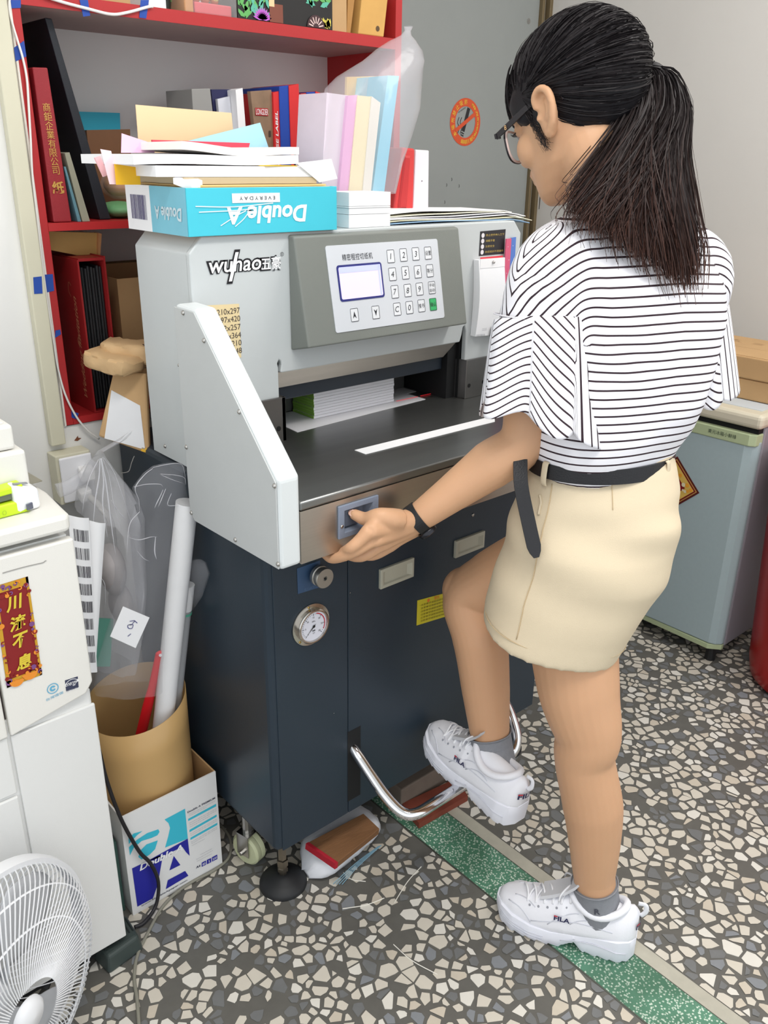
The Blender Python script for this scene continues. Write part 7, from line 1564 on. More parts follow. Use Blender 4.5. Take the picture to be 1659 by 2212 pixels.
# legs
def limb(P, r, n=26, sub=7): b.tube(P, r, n, sub=sub)
KL = nrm(LAN - LK)
limb([LH + (0.025, 0.01, 0.02), (LH + (0.012, 0.01, 0)) * 0.72 + LK * 0.28, LH * 0.35 + LK * 0.65, LK + V(0, 0, 0.05), LK, LK * 0.68 + LAN * 0.32 + V(0.004, -0.006, 0), LK * 0.40 + LAN * 0.60 + V(0.003, -0.004, 0), LK * 0.16 + LAN * 0.84, LAN, LAN + V(-0.004, 0.008, -0.045)], [0.068, 0.074, 0.066, 0.0545, 0.0495, 0.0510, 0.0440, 0.0365, 0.0355, 0.032])
limb([RH + (0, 0, 0.02), RH * 0.70 + RK * 0.30, RH * 0.32 + RK * 0.68, RK + nrm(RH - RK) * 0.045, RK + V(0.0, -0.004, -0.012), RK * 0.76 + RAN * 0.24 + V(0, -0.014, 0), RK * 0.45 + RAN * 0.55 + V(0, -0.008, 0), RK * 0.16 + RAN * 0.84, RAN, RAN + V(0.0, 0.012, -0.045)], [0.088, 0.079, 0.066, 0.056, 0.0475, 0.0500, 0.044, 0.0355, 0.0345, 0.031])
b.ell(RK + V(0, 0.012, 0.004), (0.040, 0.036, 0.040)); b.ell(LK + V(-0.004, 0.014, 0.006), (0.036, 0.034, 0.042))
# left hand: palm, four fingers hooked under the apron, thumb on the button
I0, M0, R0_, P0 = [V(*p) for p in ((0.0966, -0.131, 0.8016), (0.1074, -0.128, 0.7825), (0.1301, -0.117, 0.7629), (0.158, -0.105, 0.7481))]
TB = V(*(0.1553, -0.136, 0.8051)); T1 = V(*(0.1187, -0.127, 0.8165)); T2 = V(*(0.1114, -0.106, 0.8079)); T3 = V(*(0.1034, -0.0885, 0.8118))
for m_, rr in ((I0, 0.0135), (M0, 0.0135), (R0_, 0.0125), (P0, 0.0115)):
    b.tube([LWR + (m_ - (I0 + P0) / 2) * 0.35, LWR * 0.45 + m_ * 0.55, m_], [0.018, 0.0155, rr], 14, sub=4)
def finger(P, r): b.tube(P, r, 14, sub=5); b.ell(P[-1], (r[-1] * 1.0,) * 3, n=12, k=8)
I1, I2 = V(*(0.0721, -0.118, 0.7757)), V(*(0.0815, -0.09, 0.7576))
finger([I0, I0 * 0.5 + I1 * 0.5 + V(0, -0.002, 0), I1, I2], [0.0115, 0.0100, 0.0090, 0.0072])
for m_, dx, ln in ((M0, -0.030, 1.0), (R0_, -0.026, 0.95), (P0, -0.020, 0.8)):
    p1 = m_ + V(dx * ln, 0.012, -0.016 * ln); p2 = V(p1[0] - 0.008, -0.080, min(p1[2] - 0.004, 0.7455)); p3 = p2 + V(-0.002, 0.018 * ln, 0.0015)
    finger([m_, p1, p2, p3], [0.0108, 0.0092, 0.0082, 0.0072])
b.tube([TB, TB * 0.5 + T1 * 0.5 + V(0, -0.003, 0), T1, T2, T3], [0.016, 0.0165, 0.0135, 0.0108, 0.0085], 16, sub=5); b.ell(T3, (0.0088, 0.0062, 0.0088), n=12, k=8)
b.tube([I0, T1 * 0.6 + I0 * 0.4 + V(0.006, 0, 0), T1 + V(0.012, 0, 0)], 0.011, 12, sub=4)
body = remeshed(b, 'body', SKIN, 0.0027, 4, 0.5)
# thumb nail, lips, lashes
NAIL = mat('nail', (236, 190, 170), 0.25, coat=0.3)
tn_ = nrm(T3 - T2); side = nrm(np.cross(tn_, V(0, -1, 0.15))); up_ = nrm(np.cross(side, tn_)); up_ = up_ if up_[1] < 0 else -up_
MB().ell(T3 + up_ * 0.0052 + tn_ * 0.001, (0.0058, 0.0078, 0.0016), (side, tn_, up_), 14, 8).build('nail', NAIL, per, smooth=True)
LIP = mat('lips', (190, 110, 98), 0.45)
mb = MB(); mb.ell(H(0, 0.0798, -0.0592), (0.0195, 0.0102, 0.0048), (HR, HF, HU)); mb.ell(H(0, 0.0775, -0.0695), (0.0165, 0.0102, 0.0052), (HR, HF, HU)); mb.build('lips', LIP, per, smooth=True)
mb = MB()
for s in (-1, 1):
    for k in range(9):
        u = -0.012 + 0.003 * k; p = H(0.031 * s + u, 0.0828 - 40 * u * u, 0.000); mb.tube([p, p + HF * 0.005 + HU * -0.001, p + HF * 0.008 + HU * 0.002], [0.0005, 0.0004, 0.0002], 5)
    mb.tube([H(0.031 * s - 0.014, 0.075, 0.000), H(0.031 * s, 0.0832, -0.001), H(0.031 * s + 0.014, 0.075, 0.000)], 0.0008, 6, sub=4)
mb.build('eyelashes', mat('lash_black', (20, 18, 18), 0.6), per)
mb = MB()
for s in (-1, 1): mb.tube([H(0.014 * s, 0.0885, 0.018), H(0.032 * s, 0.086, 0.022), H(0.05 * s, 0.074, 0.016)], [0.0022, 0.0026, 0.001], 8, sub=4)
mb.build('eyebrows', mat('brow_dark', (50, 40, 36), 0.7), per)

# ---- hair
def hair_mat():
    m = mat('hair', (24, 22, 24), 0.5, spec=0.25)
    nt = m.node_tree; N = nt.nodes; L = nt.links; p = N['Principled BSDF']
    at = N.new('ShaderNodeAttribute'); at.attribute_name = 'along'
    rp = N.new('ShaderNodeValToRGB'); e = rp.color_ramp.elements
    e[0].position = 0.0; e[0].color = rgb(30, 28, 31); e[1].position = 1.0; e[1].color = rgb(84, 56, 47); k = rp.color_ramp.elements.new(0.45); k.color = rgb(46, 37, 36)
    nz = N.new('ShaderNodeTexNoise'); nz.inputs['Scale'].default_value = 90
    mx = N.new('ShaderNodeMix'); mx.data_type = 'RGBA'; mx.blend_type = 'MULTIPLY'; mx.inputs['Factor'].default_value = 0.6
    r2 = N.new('ShaderNodeValToRGB'); r2.color_ramp.elements[0].color = (0.5, 0.5, 0.5, 1); r2.color_ramp.elements[1].color = (1.4, 1.4, 1.4, 1)
    L.new(at.outputs['Fac'], rp.inputs['Fac']); L.new(nz.outputs['Fac'], r2.inputs['Fac']); L.new(rp.outputs['Color'], mx.inputs['A']); L.new(r2.outputs['Color'], mx.inputs['B']); L.new(mx.outputs['Result'], p.inputs['Base Color'])
    return m
HAIR = hair_mat()
TIE = V(*(0.5127, -0.2153, 1.4271))
cap_c = (0, -0.014, 0.040); cap_r = (0.0805, 0.106, 0.090)
hb2 = MB(); hb2.ell(H(*cap_c), cap_r, (HR, HF, HU), 36, 24)
for s in (-1, 1):
    hb2.ell(H(0.058 * s, 0.030, 0.026), (0.0155, 0.036, 0.030), (HR, HF, HU)); hb2.tube([H(0.066 * s, 0.016, 0.006), H(0.0675 * s, 0.012, -0.012), H(0.0668 * s, 0.009, -0.028)], [0.008, 0.005, 0.0015], 10, sub=4)
hb2.ell(H(0, 0.052, 0.050), (0.057, 0.045, 0.038), (HR, HF, HU))
tr = TIE - HC; TL = V(tr @ HR, tr @ HF, tr @ HU)
hb2.tube([H(TL[0] * 0.6, TL[1] * 0.6, TL[2] * 0.7), H(*(TL * 0.88)), TIE], [0.062, 0.040, 0.020], 22, sub=5)
cap = remeshed(hb2, 'hair_cap', HAIR, 0.0034, 6, 0.5, attr={'along': lambda c: np.zeros(len(c))})
rg = np.random.RandomState(17)
def ribbons(paths, widths, name, along, parent=per, view=None):
    """flat hair strands: one ribbon per path, all in one mesh"""
    n, k, _ = paths.shape
    T = np.gradient(paths, axis=1); T /= np.linalg.norm(T, axis=2, keepdims=True) + 1e-9
    rv = rg.randn(n, 1, 3); B = np.cross(T, rv); B /= np.linalg.norm(B, axis=2, keepdims=True) + 1e-9
    w = widths[:, None, None] * np.linspace(1, 0.35, k)[None, :, None]
    Vv = np.stack([paths - B * w, paths + B * w], axis=2).reshape(-1, 3) - OFF[parent.name]
    base = (np.arange(n)[:, None] * k + np.arange(k - 1)[None, :]) * 2
    F = np.stack([base, base + 1, base + 3, base + 2], axis=-1).reshape(-1, 4)
    me = bpy.data.meshes.new(name); me.from_pydata(Vv, [], F.tolist()); me.materials.append(HAIR)
    at = me.attributes.new('along', 'FLOAT', 'POINT'); at.data.foreach_set('value', np.repeat(along.reshape(-1), 2).astype(np.float32))
    me.polygons.foreach_set('use_smooth', [True] * len(me.polygons))
    o = bpy.data.objects.new(name, me); COL.objects.link(o); o.parent = parent; OFF[o.name] = OFF[parent.name]; o['kind'] = 'stuff'
    return o
# strands combed from the hairline back to the tie
n, k = 3600, 14
d0 = rg.randn(n * 3, 3); d0 /= np.linalg.norm(d0, axis=1, keepdims=True)
ok = (d0[:, 2] > -0.50 - 0.22 * d0[:, 1]) & ~((d0[:, 1] > 0.55) & (d0[:, 2] < -0.12)); d0 = d0[ok][:n]; n = len(d0)
tdir = nrm((TL - np.array(cap_c)) / np.array(cap_r)); t = np.linspace(0, 1, k)
jit = rg.uniform(0.998, 1.016, n); fly = rg.rand(n) < 0.02
P = np.empty((n, k, 3))
for j in range(k):
    u = t[j]; q = d0 * (1 - u) + tdir * u + 0.16 * np.array((0, 0, 1.0)) * math.sin(math.pi * u) * np.clip(d0[:, 2:3] * 1.5 + 0.25, -0.3, 1)
    q /= np.linalg.norm(q, axis=1, keepdims=True) + 1e-9
    rr = (jit + fly * 0.035 * math.sin(math.pi * u))[:, None]
    loc = q * np.array(cap_r) * rr + np.array(cap_c)
    if u > 0.8: loc = loc * (1 - (u - 0.8) * 5 * 0.6) + TL * ((u - 0.8) * 5 * 0.6)
    P[:, j] = HC + loc[:, :1] * HR + loc[:, 1:2] * HF + loc[:, 2:3] * HU
ribbons(P, rg.uniform(0.0005, 0.0011, n), 'combed_hair', np.full((n, k), 0.05) + 0.1 * rg.rand(n, 1))
# side-swept fringe strands over the brow
n = 260; P = np.empty((n, 8, 3)); a = rg.uniform(-0.058, 0.045, n)
for j in range(8):
    u = j / 7; r_ = a * (1 + 0.05 * u); u_ = 0.085 - 0.064 * u - 0.012 * rg.rand(n) * u; f_ = -0.014 + 0.108 * np.sqrt(np.maximum(0.05, 1 - (r_ / 0.083) ** 2 - ((u_ - 0.045) / 0.095) ** 2)) + 0.0005 + 0.006 * u + 0.002 * rg.rand(n) * u
    P[:, j] = HC + r_[:, None] * HR + f_[:, None] * HF + u_[:, None] * HU
ribbons(P, rg.uniform(0.0004, 0.0009, n), 'fringe', np.full((n, 8), 0.1))
n = 90; P = np.empty((n, 7, 3)); sg_ = np.where(rg.rand(n) < 0.7, -1, 1)
for j in range(7):
    u = j / 6; f_ = 0.024 + 0.010 * rg.rand(n) - 0.022 * u + 0.004 * rg.randn(n) * u
    P[:, j] = HC + (0.0715 * sg_)[:, None] * HR + f_[:, None] * HF + (0.012 - 0.052 * u - 0.012 * rg.rand(n) * u)[:, None] * HU
ribbons(P, rg.uniform(0.0003, 0.0006, n), 'sideburn_wisps', np.full((n, 7), 0.2))
# tie and ponytail
pd_ = nrm(TIE - HC)
MB().tube([TIE - pd_ * 0.008, TIE - pd_ * 0.002, TIE + pd_ * 0.008], [0.019, 0.0205, 0.019], 22).build('hair_tie', mat('tie_black', (18, 18, 20), 0.7, bump=0.4), per, smooth=True)
main = [V(*p) for p in ((0.5127, -0.2153, 1.4271), (0.5195, -0.2408, 1.418), (0.5079, -0.2698, 1.3731), (0.4765, -0.2966, 1.3132), (0.4564, -0.3326, 1.2551), (0.4554, -0.3606, 1.203), (0.4573, -0.3744, 1.1626))]
left = [V(*p) for p in ((0.5127, -0.2153, 1.4271), (0.5123, -0.2439, 1.4139), (0.4808, -0.2639, 1.3663), (0.4323, -0.2661, 1.3183), (0.3847, -0.2639, 1.2771), (0.358, -0.256, 1.2537), (0.351, -0.2546, 1.2449))]
core = MB(); core.tube(main, [0.015, 0.022, 0.028, 0.031, 0.028, 0.018, 0.004], 20, sub=6, flat=0.55, up=V(*(-0.6145, -0.6905, 0.3816)))
core.tube(left, [0.014, 0.020, 0.024, 0.022, 0.016, 0.008, 0.002], 18, sub=6, flat=0.5, up=V(*(-0.6145, -0.6905, 0.3816)))
core.tube([main[1], (main[2] + left[2]) / 2, (main[3] + left[3]) / 2, (main[4] * 0.6 + left[4] * 0.4)], [0.022, 0.034, 0.030, 0.006], 18, sub=6, flat=0.5, up=V(*(-0.6145, -0.6905, 0.3816)))
zt_, zb_ = TIE[2], main[-1][2]
remeshed(core, 'ponytail', HAIR, 0.004, 8, 0.5, attr={'along': lambda c: np.clip((zt_ - c[:, 2]) / (zt_ - zb_), 0, 1) * 0.8})
vr, vu, vf = [V(*x) for x in ((0.7509, -0.6603, 0.0144), (0.242, 0.2954, 0.9242), (0.6145, 0.6905, -0.3816))]
n, k = 6500, 22
Pm = smooth_path(np.array(main), 6); Pl = smooth_path(np.array(left), 6)
tt = np.linspace(0, 1, k)
def samp(Pp): return np.stack([np.interp(tt * (len(Pp) - 1), np.arange(len(Pp)), Pp[:, i]) for i in range(3)], axis=1)
Sm, Sl = samp(Pm), samp(Pl)
bl = np.clip(rg.beta(0.55, 0.8, n), 0, 1); ln = rg.uniform(0.82, 1.06, n)
P = Sm[None] * (1 - bl[:, None, None]) + Sl[None] * bl[:, None, None]
spread = np.interp(tt, [0, 0.12, 0.35, 0.6, 0.85, 1], [0.010, 0.026, 0.042, 0.042, 0.034, 0.026])
ox, oy = np.clip(rg.randn(n) * 0.46, -1.0, 1.0), rg.randn(n) * 0.6
depth = np.abs(oy) * -0.6
wob = np.sin(tt[None] * rg.uniform(3, 7, n)[:, None] + rg.uniform(0, 6, n)[:, None]) * 0.0035 * tt[None]
P = P + vr * ((ox[:, None] * spread[None] + wob)[..., None]) + vf * ((depth[:, None] * spread[None] * 0.55)[..., None]) + vu * ((rg.randn(n)[:, None] * 0.010 * tt[None])[..., None])
P = P[:, :1] + (P - P[:, :1]) * (1 + (ln[:, None, None] - 1) * tt[None, :, None])
ribbons(P, rg.uniform(0.0006, 0.0014, n), 'ponytail_strands', np.clip(tt[None] * rg.uniform(0.5, 1.1, n)[:, None], 0, 1))

# ---- glasses
GB = mat('glasses_black', (26, 22, 28), 0.25); GP = mat('glasses_clear_pink', (232, 206, 200), 0.2, alpha=0.75)
HG = lambda r, f, u: H(r, f - 0.010, u + 0.013)
def rim(s):
    pts = []
    for q in np.linspace(0, 2 * math.pi, 33)[:-1]:
        a, c = math.cos(q), math.sin(q); kx, kz = (abs(a) ** 2.6 + abs(c) ** 2.6) ** (-1 / 2.6), 0.0265
        x = 0.0355 * s + 0.0285 * a * kx; z = -0.026 + (0.0205 if c > 0 else 0.0245) * c * kx
        pts.append(HG(x, 0.1055 - 7.0 * (abs(x)) ** 2 * 0.5, z))
    return pts
fr_ = MB()
for s in (-1, 1):
    p = rim(s); fr_.tube(p + [p[0]], 0.0015, 6)
fr_.tube([HG(-0.009, 0.105, -0.016), HG(0, 0.108, -0.013), HG(0.009, 0.105, -0.016)], 0.0018, 8, sub=4)
glo = fr_.build('glasses', GB, per, smooth=True); glo['label'] = 'glasses with black temples and clear lower rims'
for s in (-1, 1):
    p = rim(s); c = sum(p) / len(p); d_ = HG(0.069 * s, 0.100, -0.013) - HG(0.0725 * s, 0.018, 0.008)
    t_ = MB().obox((HG(0.069 * s, 0.100, -0.013) + HG(0.0725 * s, 0.018, 0.008)) / 2, d_, HR, np.cross(d_, HR), 0.088, 0.0022, 0.0085)
    t_.tube([HG(0.0725 * s, 0.018, 0.008), HG(0.073 * s, -0.012, 0.008), HG(0.072 * s, -0.024, -0.010)], [0.003, 0.0026, 0.0022], 8, sub=4)
    t_.obox((HG(0.069 * s, 0.1005, -0.013) + HG(0.0635 * s, 0.1015, -0.012)) / 2, HR, HF, HU, 0.010, 0.004, 0.007)
    t_.build('temple', GB, glo, bevel=0.0006)
    MB().tube([q + (c - q) * 0.05 - HF * 0.0022 for q in p] + [p[0] + (c - p[0]) * 0.05 - HF * 0.0022], 0.0019, 6).build('clear_rim', GP, glo, smooth=True)
    MB().add([q + (c - q) * 0.06 for q in p], [tuple(range(32))]).build('lens', mat('lens_glass', (240, 246, 248), 0.03, alpha=0.14, spec=1.0), glo)
mb = MB(); c = HG(-0.0712, 0.080, -0.008); put_text(mb, '8', c - HR * 0.0004, -HF, HU, 0.0065, lift=0.0004); mb.build('temple_emblem', mat('emblem_gold', (220, 180, 130), 0.3, 0.6), glo)

# ---- shirt
def shirt_mat():
    m = mat('striped_jersey', (238, 237, 242), 0.8)
    nt = m.node_tree; N = nt.nodes; L = nt.links; p = N['Principled BSDF']
    at = N.new('ShaderNodeAttribute'); at.attribute_name = 'stripe'
    dv = N.new('ShaderNodeMath'); dv.operation = 'DIVIDE'; dv.inputs[1].default_value = 0.0121
    fr0 = N.new('ShaderNodeMath'); fr0.operation = 'FRACT'
    lt = N.new('ShaderNodeMath'); lt.operation = 'LESS_THAN'; lt.inputs[1].default_value = 0.21
    mx = N.new('ShaderNodeMix'); mx.data_type = 'RGBA'; mx.inputs['A'].default_value = rgb(238, 237, 243); mx.inputs['B'].default_value = rgb(44, 26, 36)
    L.new(at.outputs['Fac'], dv.inputs[0]); L.new(dv.outputs[0], fr0.inputs[0]); L.new(fr0.outputs[0], lt.inputs[0]); L.new(lt.outputs[0], mx.inputs['Factor']); L.new(mx.outputs['Result'], p.inputs['Base Color'])
    tc = N.new('ShaderNodeTexCoord'); nz = N.new('ShaderNodeTexNoise'); nz.inputs['Scale'].default_value = 700; bp = N.new('ShaderNodeBump'); bp.inputs['Strength'].default_value = 0.15; bp.inputs['Distance'].default_value = 0.001
    L.new(tc.outputs['Object'], nz.inputs['Vector']); L.new(nz.outputs['Fac'], bp.inputs['Height']); L.new(bp.outputs['Normal'], p.inputs['Normal'])
    return m
JER = shirt_mat()
LSE = LA * 0.66 + LE * 0.34; RSE = RA * 0.64 + RE * 0.36
s_ = MB(); R = []
MID = (LA + RA) / 2
for z, c, w, d, back in ((0.868, WAIST, 0.111, 0.086, 0), (0.886, WAIST, 0.113, 0.088, 0), (0.905, WAIST, 0.119, 0.094, 0), (0.935, WAIST * 0.82 + CHEST * 0.18, 0.130, 0.103, 0.004), (0.98, WAIST * 0.57 + CHEST * 0.43, 0.141, 0.108, 0.008), (1.03, WAIST * 0.3 + CHEST * 0.7, 0.145, 0.110, 0.010), (1.09, CHEST, 0.149, 0.110, 0.010), (1.135, CHEST * 0.55 + MID * 0.45, 0.150, 0.104, 0.008), (1.17, MID * 0.85 + NECK0 * 0.15, 0.140, 0.092, 0.004), (1.20, MID * 0.55 + NECK0 * 0.45, 0.112, 0.076, 0.0), (1.228, NECK0, 0.078, 0.064, 0), (1.243, NECK0, 0.062, 0.056, 0)):
    cc = V(c[0], c[1], z) - T_ * back; R.append(ering(cc, S_, T_, w, d, 40, 2.3))
s_.rings(R)
for A, SE, sd in ((LA, LSE, -1), (RA, RSE, 1)):
    s_.tube([NECK0 + S_ * 0.045 * sd - V(0, 0, 0.022), (NECK0 * 0.45 + A * 0.55) + V(0, 0, -0.006), A + V(0, 0, -0.016), SE], [0.044, 0.054, 0.060, 0.066], 24, sub=6)
s_.tube([LA * 0.5 + CHEST * 0.5 + V(0, 0, 0.01), LSE + S_ * 0.05 - V(0, 0, 0.02)], [0.075, 0.055], 20)
def axis_frame(A, B):
    a = nrm(B - A); return a
def stripe_body(c):
    """cloth height: level on the trunk, turning to run along the upper arm past the shoulder"""
    out = c[:, 2] + 0.16 * ((c - MID) @ T_ > -9) * 0
    sp = WAIST + (c[:, 2:3] - WAIST[2]) / (MID[2] - WAIST[2]) * (MID - WAIST)
    sc_ = (c - sp) @ S_
    sc2 = np.clip(sc_, -0.112, 0.112); out = c[:, 2] + 0.30 * sc2 ** 2 + 0.045 * (sc2 > 0) * sc2
    for A, sd in ((LA, -1), (RA, 1)):
        sv = sc_ * sd; sp0 = 0.108; zp = A[2] - 0.105
        t_ = (c - A) @ T_; al = np.arctan2(np.abs(t_), (c - A) @ (S_ * sd))
        SE = LSE if sd < 0 else RSE; ax_ = nrm(SE - A); w_ = c - A; dist = np.linalg.norm(w_ - (w_ @ ax_)[:, None] * ax_, axis=1)
        e = np.maximum(0, 0.066 * (2.0 - al)) * np.clip((0.092 - dist) / 0.03, 0, 1); dz = c[:, 2] - zp
        wedge = (dz > 0) & (sv > sp0); low = (dz <= 0) & (sv > sp0) & (e > 0.03) & (dist < 0.067) & (c[:, 2] > SE[2] - 0.02)
        base = zp + 0.30 * sp0 ** 2 + 0.045 * (sd > 0) * sp0
        out = np.where(wedge, base + np.hypot(e, np.maximum(dz, 0)), out)
        out = np.where(low, base + e, out)
    return out
def folds(c, no):
    z = c[:, 2]; a = (c - MID) @ S_; t = (c - MID) @ T_
    f = 0.0022 * np.sin(38 * z + 22 * a + 2.0) * np.exp(-((z - 0.95) / 0.06) ** 2)
    f += 0.0030 * np.sin(95 * (a * 0.75 + (z - 1.08) * 0.9)) * np.exp(-((z - 1.06) / 0.05) ** 2 - ((a + 0.115) / 0.05) ** 2)
    f += 0.0016 * np.sin(60 * z - 30 * a) * np.exp(-((z - 1.0) / 0.08) ** 2)
    return f
shirt = remeshed(s_, 'shirt', JER, 0.0040, 7, 0.5, deform=folds, attr={'stripe': stripe_body})
# bell sleeves: flared flounces with their own turn of the stripes
def bell(A, B, r0, r1, wdir, wmul, amp, seed, name, k0=0.0, nfold=5, skew=0.0):
    a = nrm(B - A); u = nrm(wdir - a * (wdir @ a)); v = np.cross(a, u); Lh = np.linalg.norm(B - A)
    n, m = 180, 30; R, st = [], []
    ph = seed
    for i in range(m + 1):
        q = i / m; ring = []; c = A + (B - A) * q
        for j in range(n):
            th = 2 * math.pi * j / n - math.pi
            r = r0 + (r1 - r0) * q ** 0.8
            wv_ = math.cos(nfold * (th - ph)) if not -1.0 < th < 1.12 else 0.55 - 0.55 * max(0, (th - 0.95) / 0.17) ** 2; rf = 1 + amp * q ** 1.1 * (wv_ if wv_ > 0 else wv_ * 1.25) * (1 if -0.2 < th < 2.9 else 0.4) 
            drop = skew * q * math.cos(th) + 0.010 * q * wv_
            ring.append(c + (u * math.cos(th) * wmul + v * math.sin(th)) * r * rf + a * drop)
            Lq = Lh * q; ra_ = r0 * 1.08; t1, t2 = math.radians(66), math.radians(110)
            if th < t1: cv = ra_ * th
            elif th < t2: cv = Lq * 0.80 + ra_ * 0.75 * (th - t1) + 0.03
            elif th < 3.0: cv = Lq * 0.97 - ra_ * 0.45 * (th - t2) + 0.008
            else: cv = ra_ * th
            st.append(k0 + cv + 0.5)
        R.append(ring)
    o = MB().rings(R, caps=False).build(name, JER, per, smooth=True, solid=0.0016, attr={'stripe': st})
    return o
vW = V(0.75, -0.66, 0)
SB = V(*(0.3179, -0.2408, 0.944))
bell(LSE + (LA - LSE) * 0.05, SB + V(0.004, -0.012, 0.0), 0.0685, 0.084, vW, 1.06, 0.13, math.radians(88), 'sleeve', 0.003, 6, 0.028)
RSB = V(0.672, -0.285, 0.950)
bell(RSE + (RA - RSE) * 0.05, RSB, 0.0675, 0.078, vW, 1.0, 0.06, 1.4, 'sleeve', 0.0, 6, 0.0)
# seam welts
def welt(A, ax_, r, wdir, name='sleeve_seam', wm=1.06):
    u = nrm(wdir - ax_ * (wdir @ ax_)); v = np.cross(ax_, u)
    MB().tube([A + (u * math.cos(q) * wm + v * math.sin(q)) * r for q in np.linspace(0, 6.2832, 41)], 0.0012, 6, caps=False).build(name, mat('seam_white', (226, 224, 230), 0.8), per, smooth=True)
welt(LSE + (LA - LSE) * 0.05, nrm(LSE - LA), 0.0692, vW)
nk = [NECK0 + V(0, 0, 0.0235) + S_ * 0.064 * math.cos(q) + T_ * 0.058 * math.sin(q) for q in np.linspace(0, 6.2832, 41)]
MB().tube(nk, 0.0035, 8, caps=False).build('collar_rib', mat('collar_white', (232, 231, 236), 0.8), per, smooth=True)

# ---- shorts
CHINO = mat('beige_cotton', (214, 198, 170), 0.8, noise=0.04, nscale=10, bump=0.25, bscale=900)
g = MB(); R = []
HH = nrm(V(0.747, -0.665, 0)); HV = nrm(V(0.665, 0.747, 0))     # across and along the line of the hips
HEM = []
for (a_, b_, dr, tl) in (((0.4405, -0.2819, 0.9098), 0.1047, 0.087, 0.0), ((0.4389, -0.2847, 0.8943), 0.1067, 0.088, 0.0), ((0.4354, -0.2877, 0.8808), 0.1115, 0.092, 0.0), ((0.429, -0.292, 0.8468), 0.121, 0.102, 0.0), ((0.4182, -0.2971, 0.8045), 0.1284, 0.112, 0.0), ((0.407, -0.3008, 0.7615), 0.1302, 0.116, 0.004), ((0.3957, -0.301, 0.7166), 0.1293, 0.115, 0.008), ((0.3785, -0.2952, 0.6706), 0.1222, 0.11, 0.012), ((0.3631, -0.2888, 0.6313), 0.1149, 0.104, 0.015), ((0.3526, -0.2862, 0.6033), 0.1087, 0.101, 0.018), ((0.3502, -0.2856, 0.5954), 0.107, 0.1, 0.018)):
    ring = []
    for t in np.linspace(0, 6.2832, 56, endpoint=False):
        ca, sa = math.cos(t), math.sin(t); p_ = 2.25; k = (abs(ca) ** p_ + abs(sa) ** p_) ** (-1 / p_)
        ring.append(V(*a_) + HH * b_ * ca * k + HV * dr * sa * k - V(0, 0, tl * ca))
    R.append(ring); HEM.append(ring)
g.rings(R)
def creases(c, no):
    z = c[:, 2]; a = (c - PEL) @ S_; t = (c - PEL) @ T_
    f = 0.0035 * np.sin(52 * (z - 0.35 * t + 0.25 * a)) * np.exp(-((z - 0.74) / 0.06) ** 2) * (0.5 + 0.5 * np.tanh(-a * 12 + 0.6))
    f += 0.0022 * np.sin(70 * (z * 0.8 + 0.5 * t)) * np.exp(-((z - 0.82) / 0.03) ** 2)
    f += 0.0030 * np.sin(34 * (t + 0.6 * z + 0.5 * a) + 1.0) * np.exp(-((z - 0.66) / 0.06) ** 2)
    f += 0.0030 * np.sin(48 * (z + 0.55 * a)) * np.exp(-((z - 0.80) / 0.04) ** 2)
    return f
shorts = remeshed(g, 'shorts', CHINO, 0.0040, 6, 0.5, deform=creases)
STI = mat('stitch_beige', (196, 174, 138), 0.8)
mb = MB(); hs = HEM[-3]; hc = sum(hs) / len(hs)
hs = [(HEM[-3][i] * 0.55 + HEM[-2][i] * 0.45) for i in range(56)]; hs = [p + (p - hc) * 0.004 for p in hs]
mb.tube(hs + [hs[0]], 0.0007, 5, caps=False)
mb.build('hem_stitching', STI, per, smooth=True)
# side seam with a little tab, pocket mouth
from mathutils.bvhtree import BVHTree
bv = BVHTree.FromPolygons([tuple(np.array(v.co) + OFF['person']) for v in shorts.data.vertices], [tuple(p.vertices) for p in shorts.data.polygons])
CAMC = V(*(-0.6522, -1.0049, 1.3064))
def toward(p, lift=0.0008, tree=None):
    """the point of the cloth nearest to a hand-placed seam point"""
    h = (tree or bv).find_nearest(Vector(p)); return np.array(h[0]) + np.array(h[1]) * lift
sm = [toward(p) for p in smooth_path(np.array(((0.3046, -0.2851, 0.874), (0.2833, -0.2965, 0.8321), (0.2632, -0.3036, 0.7738), (0.2468, -0.3, 0.7015), (0.2337, -0.3008, 0.6396))), 6)]
MB().tube(sm, 0.0009, 5).build('side_seam', STI, per, smooth=True)
sm = [toward(p) for p in smooth_path(np.array(((0.372, -0.3472, 0.8962), (0.3652, -0.3576, 0.8664), (0.3584, -0.366, 0.8404))), 6)]
MB().tube(sm, 0.0006, 5).build('back_dart', STI, per, smooth=True)
sm = [toward(p, 0.001) for p in smooth_path(np.array(((0.2897, -0.2671, 0.8563), (0.2924, -0.2756, 0.8451), (0.2992, -0.2804, 0.8212))), 6)]
MB().tube(sm, 0.0022, 6).build('pocket_mouth', CHINO, per, smooth=True)
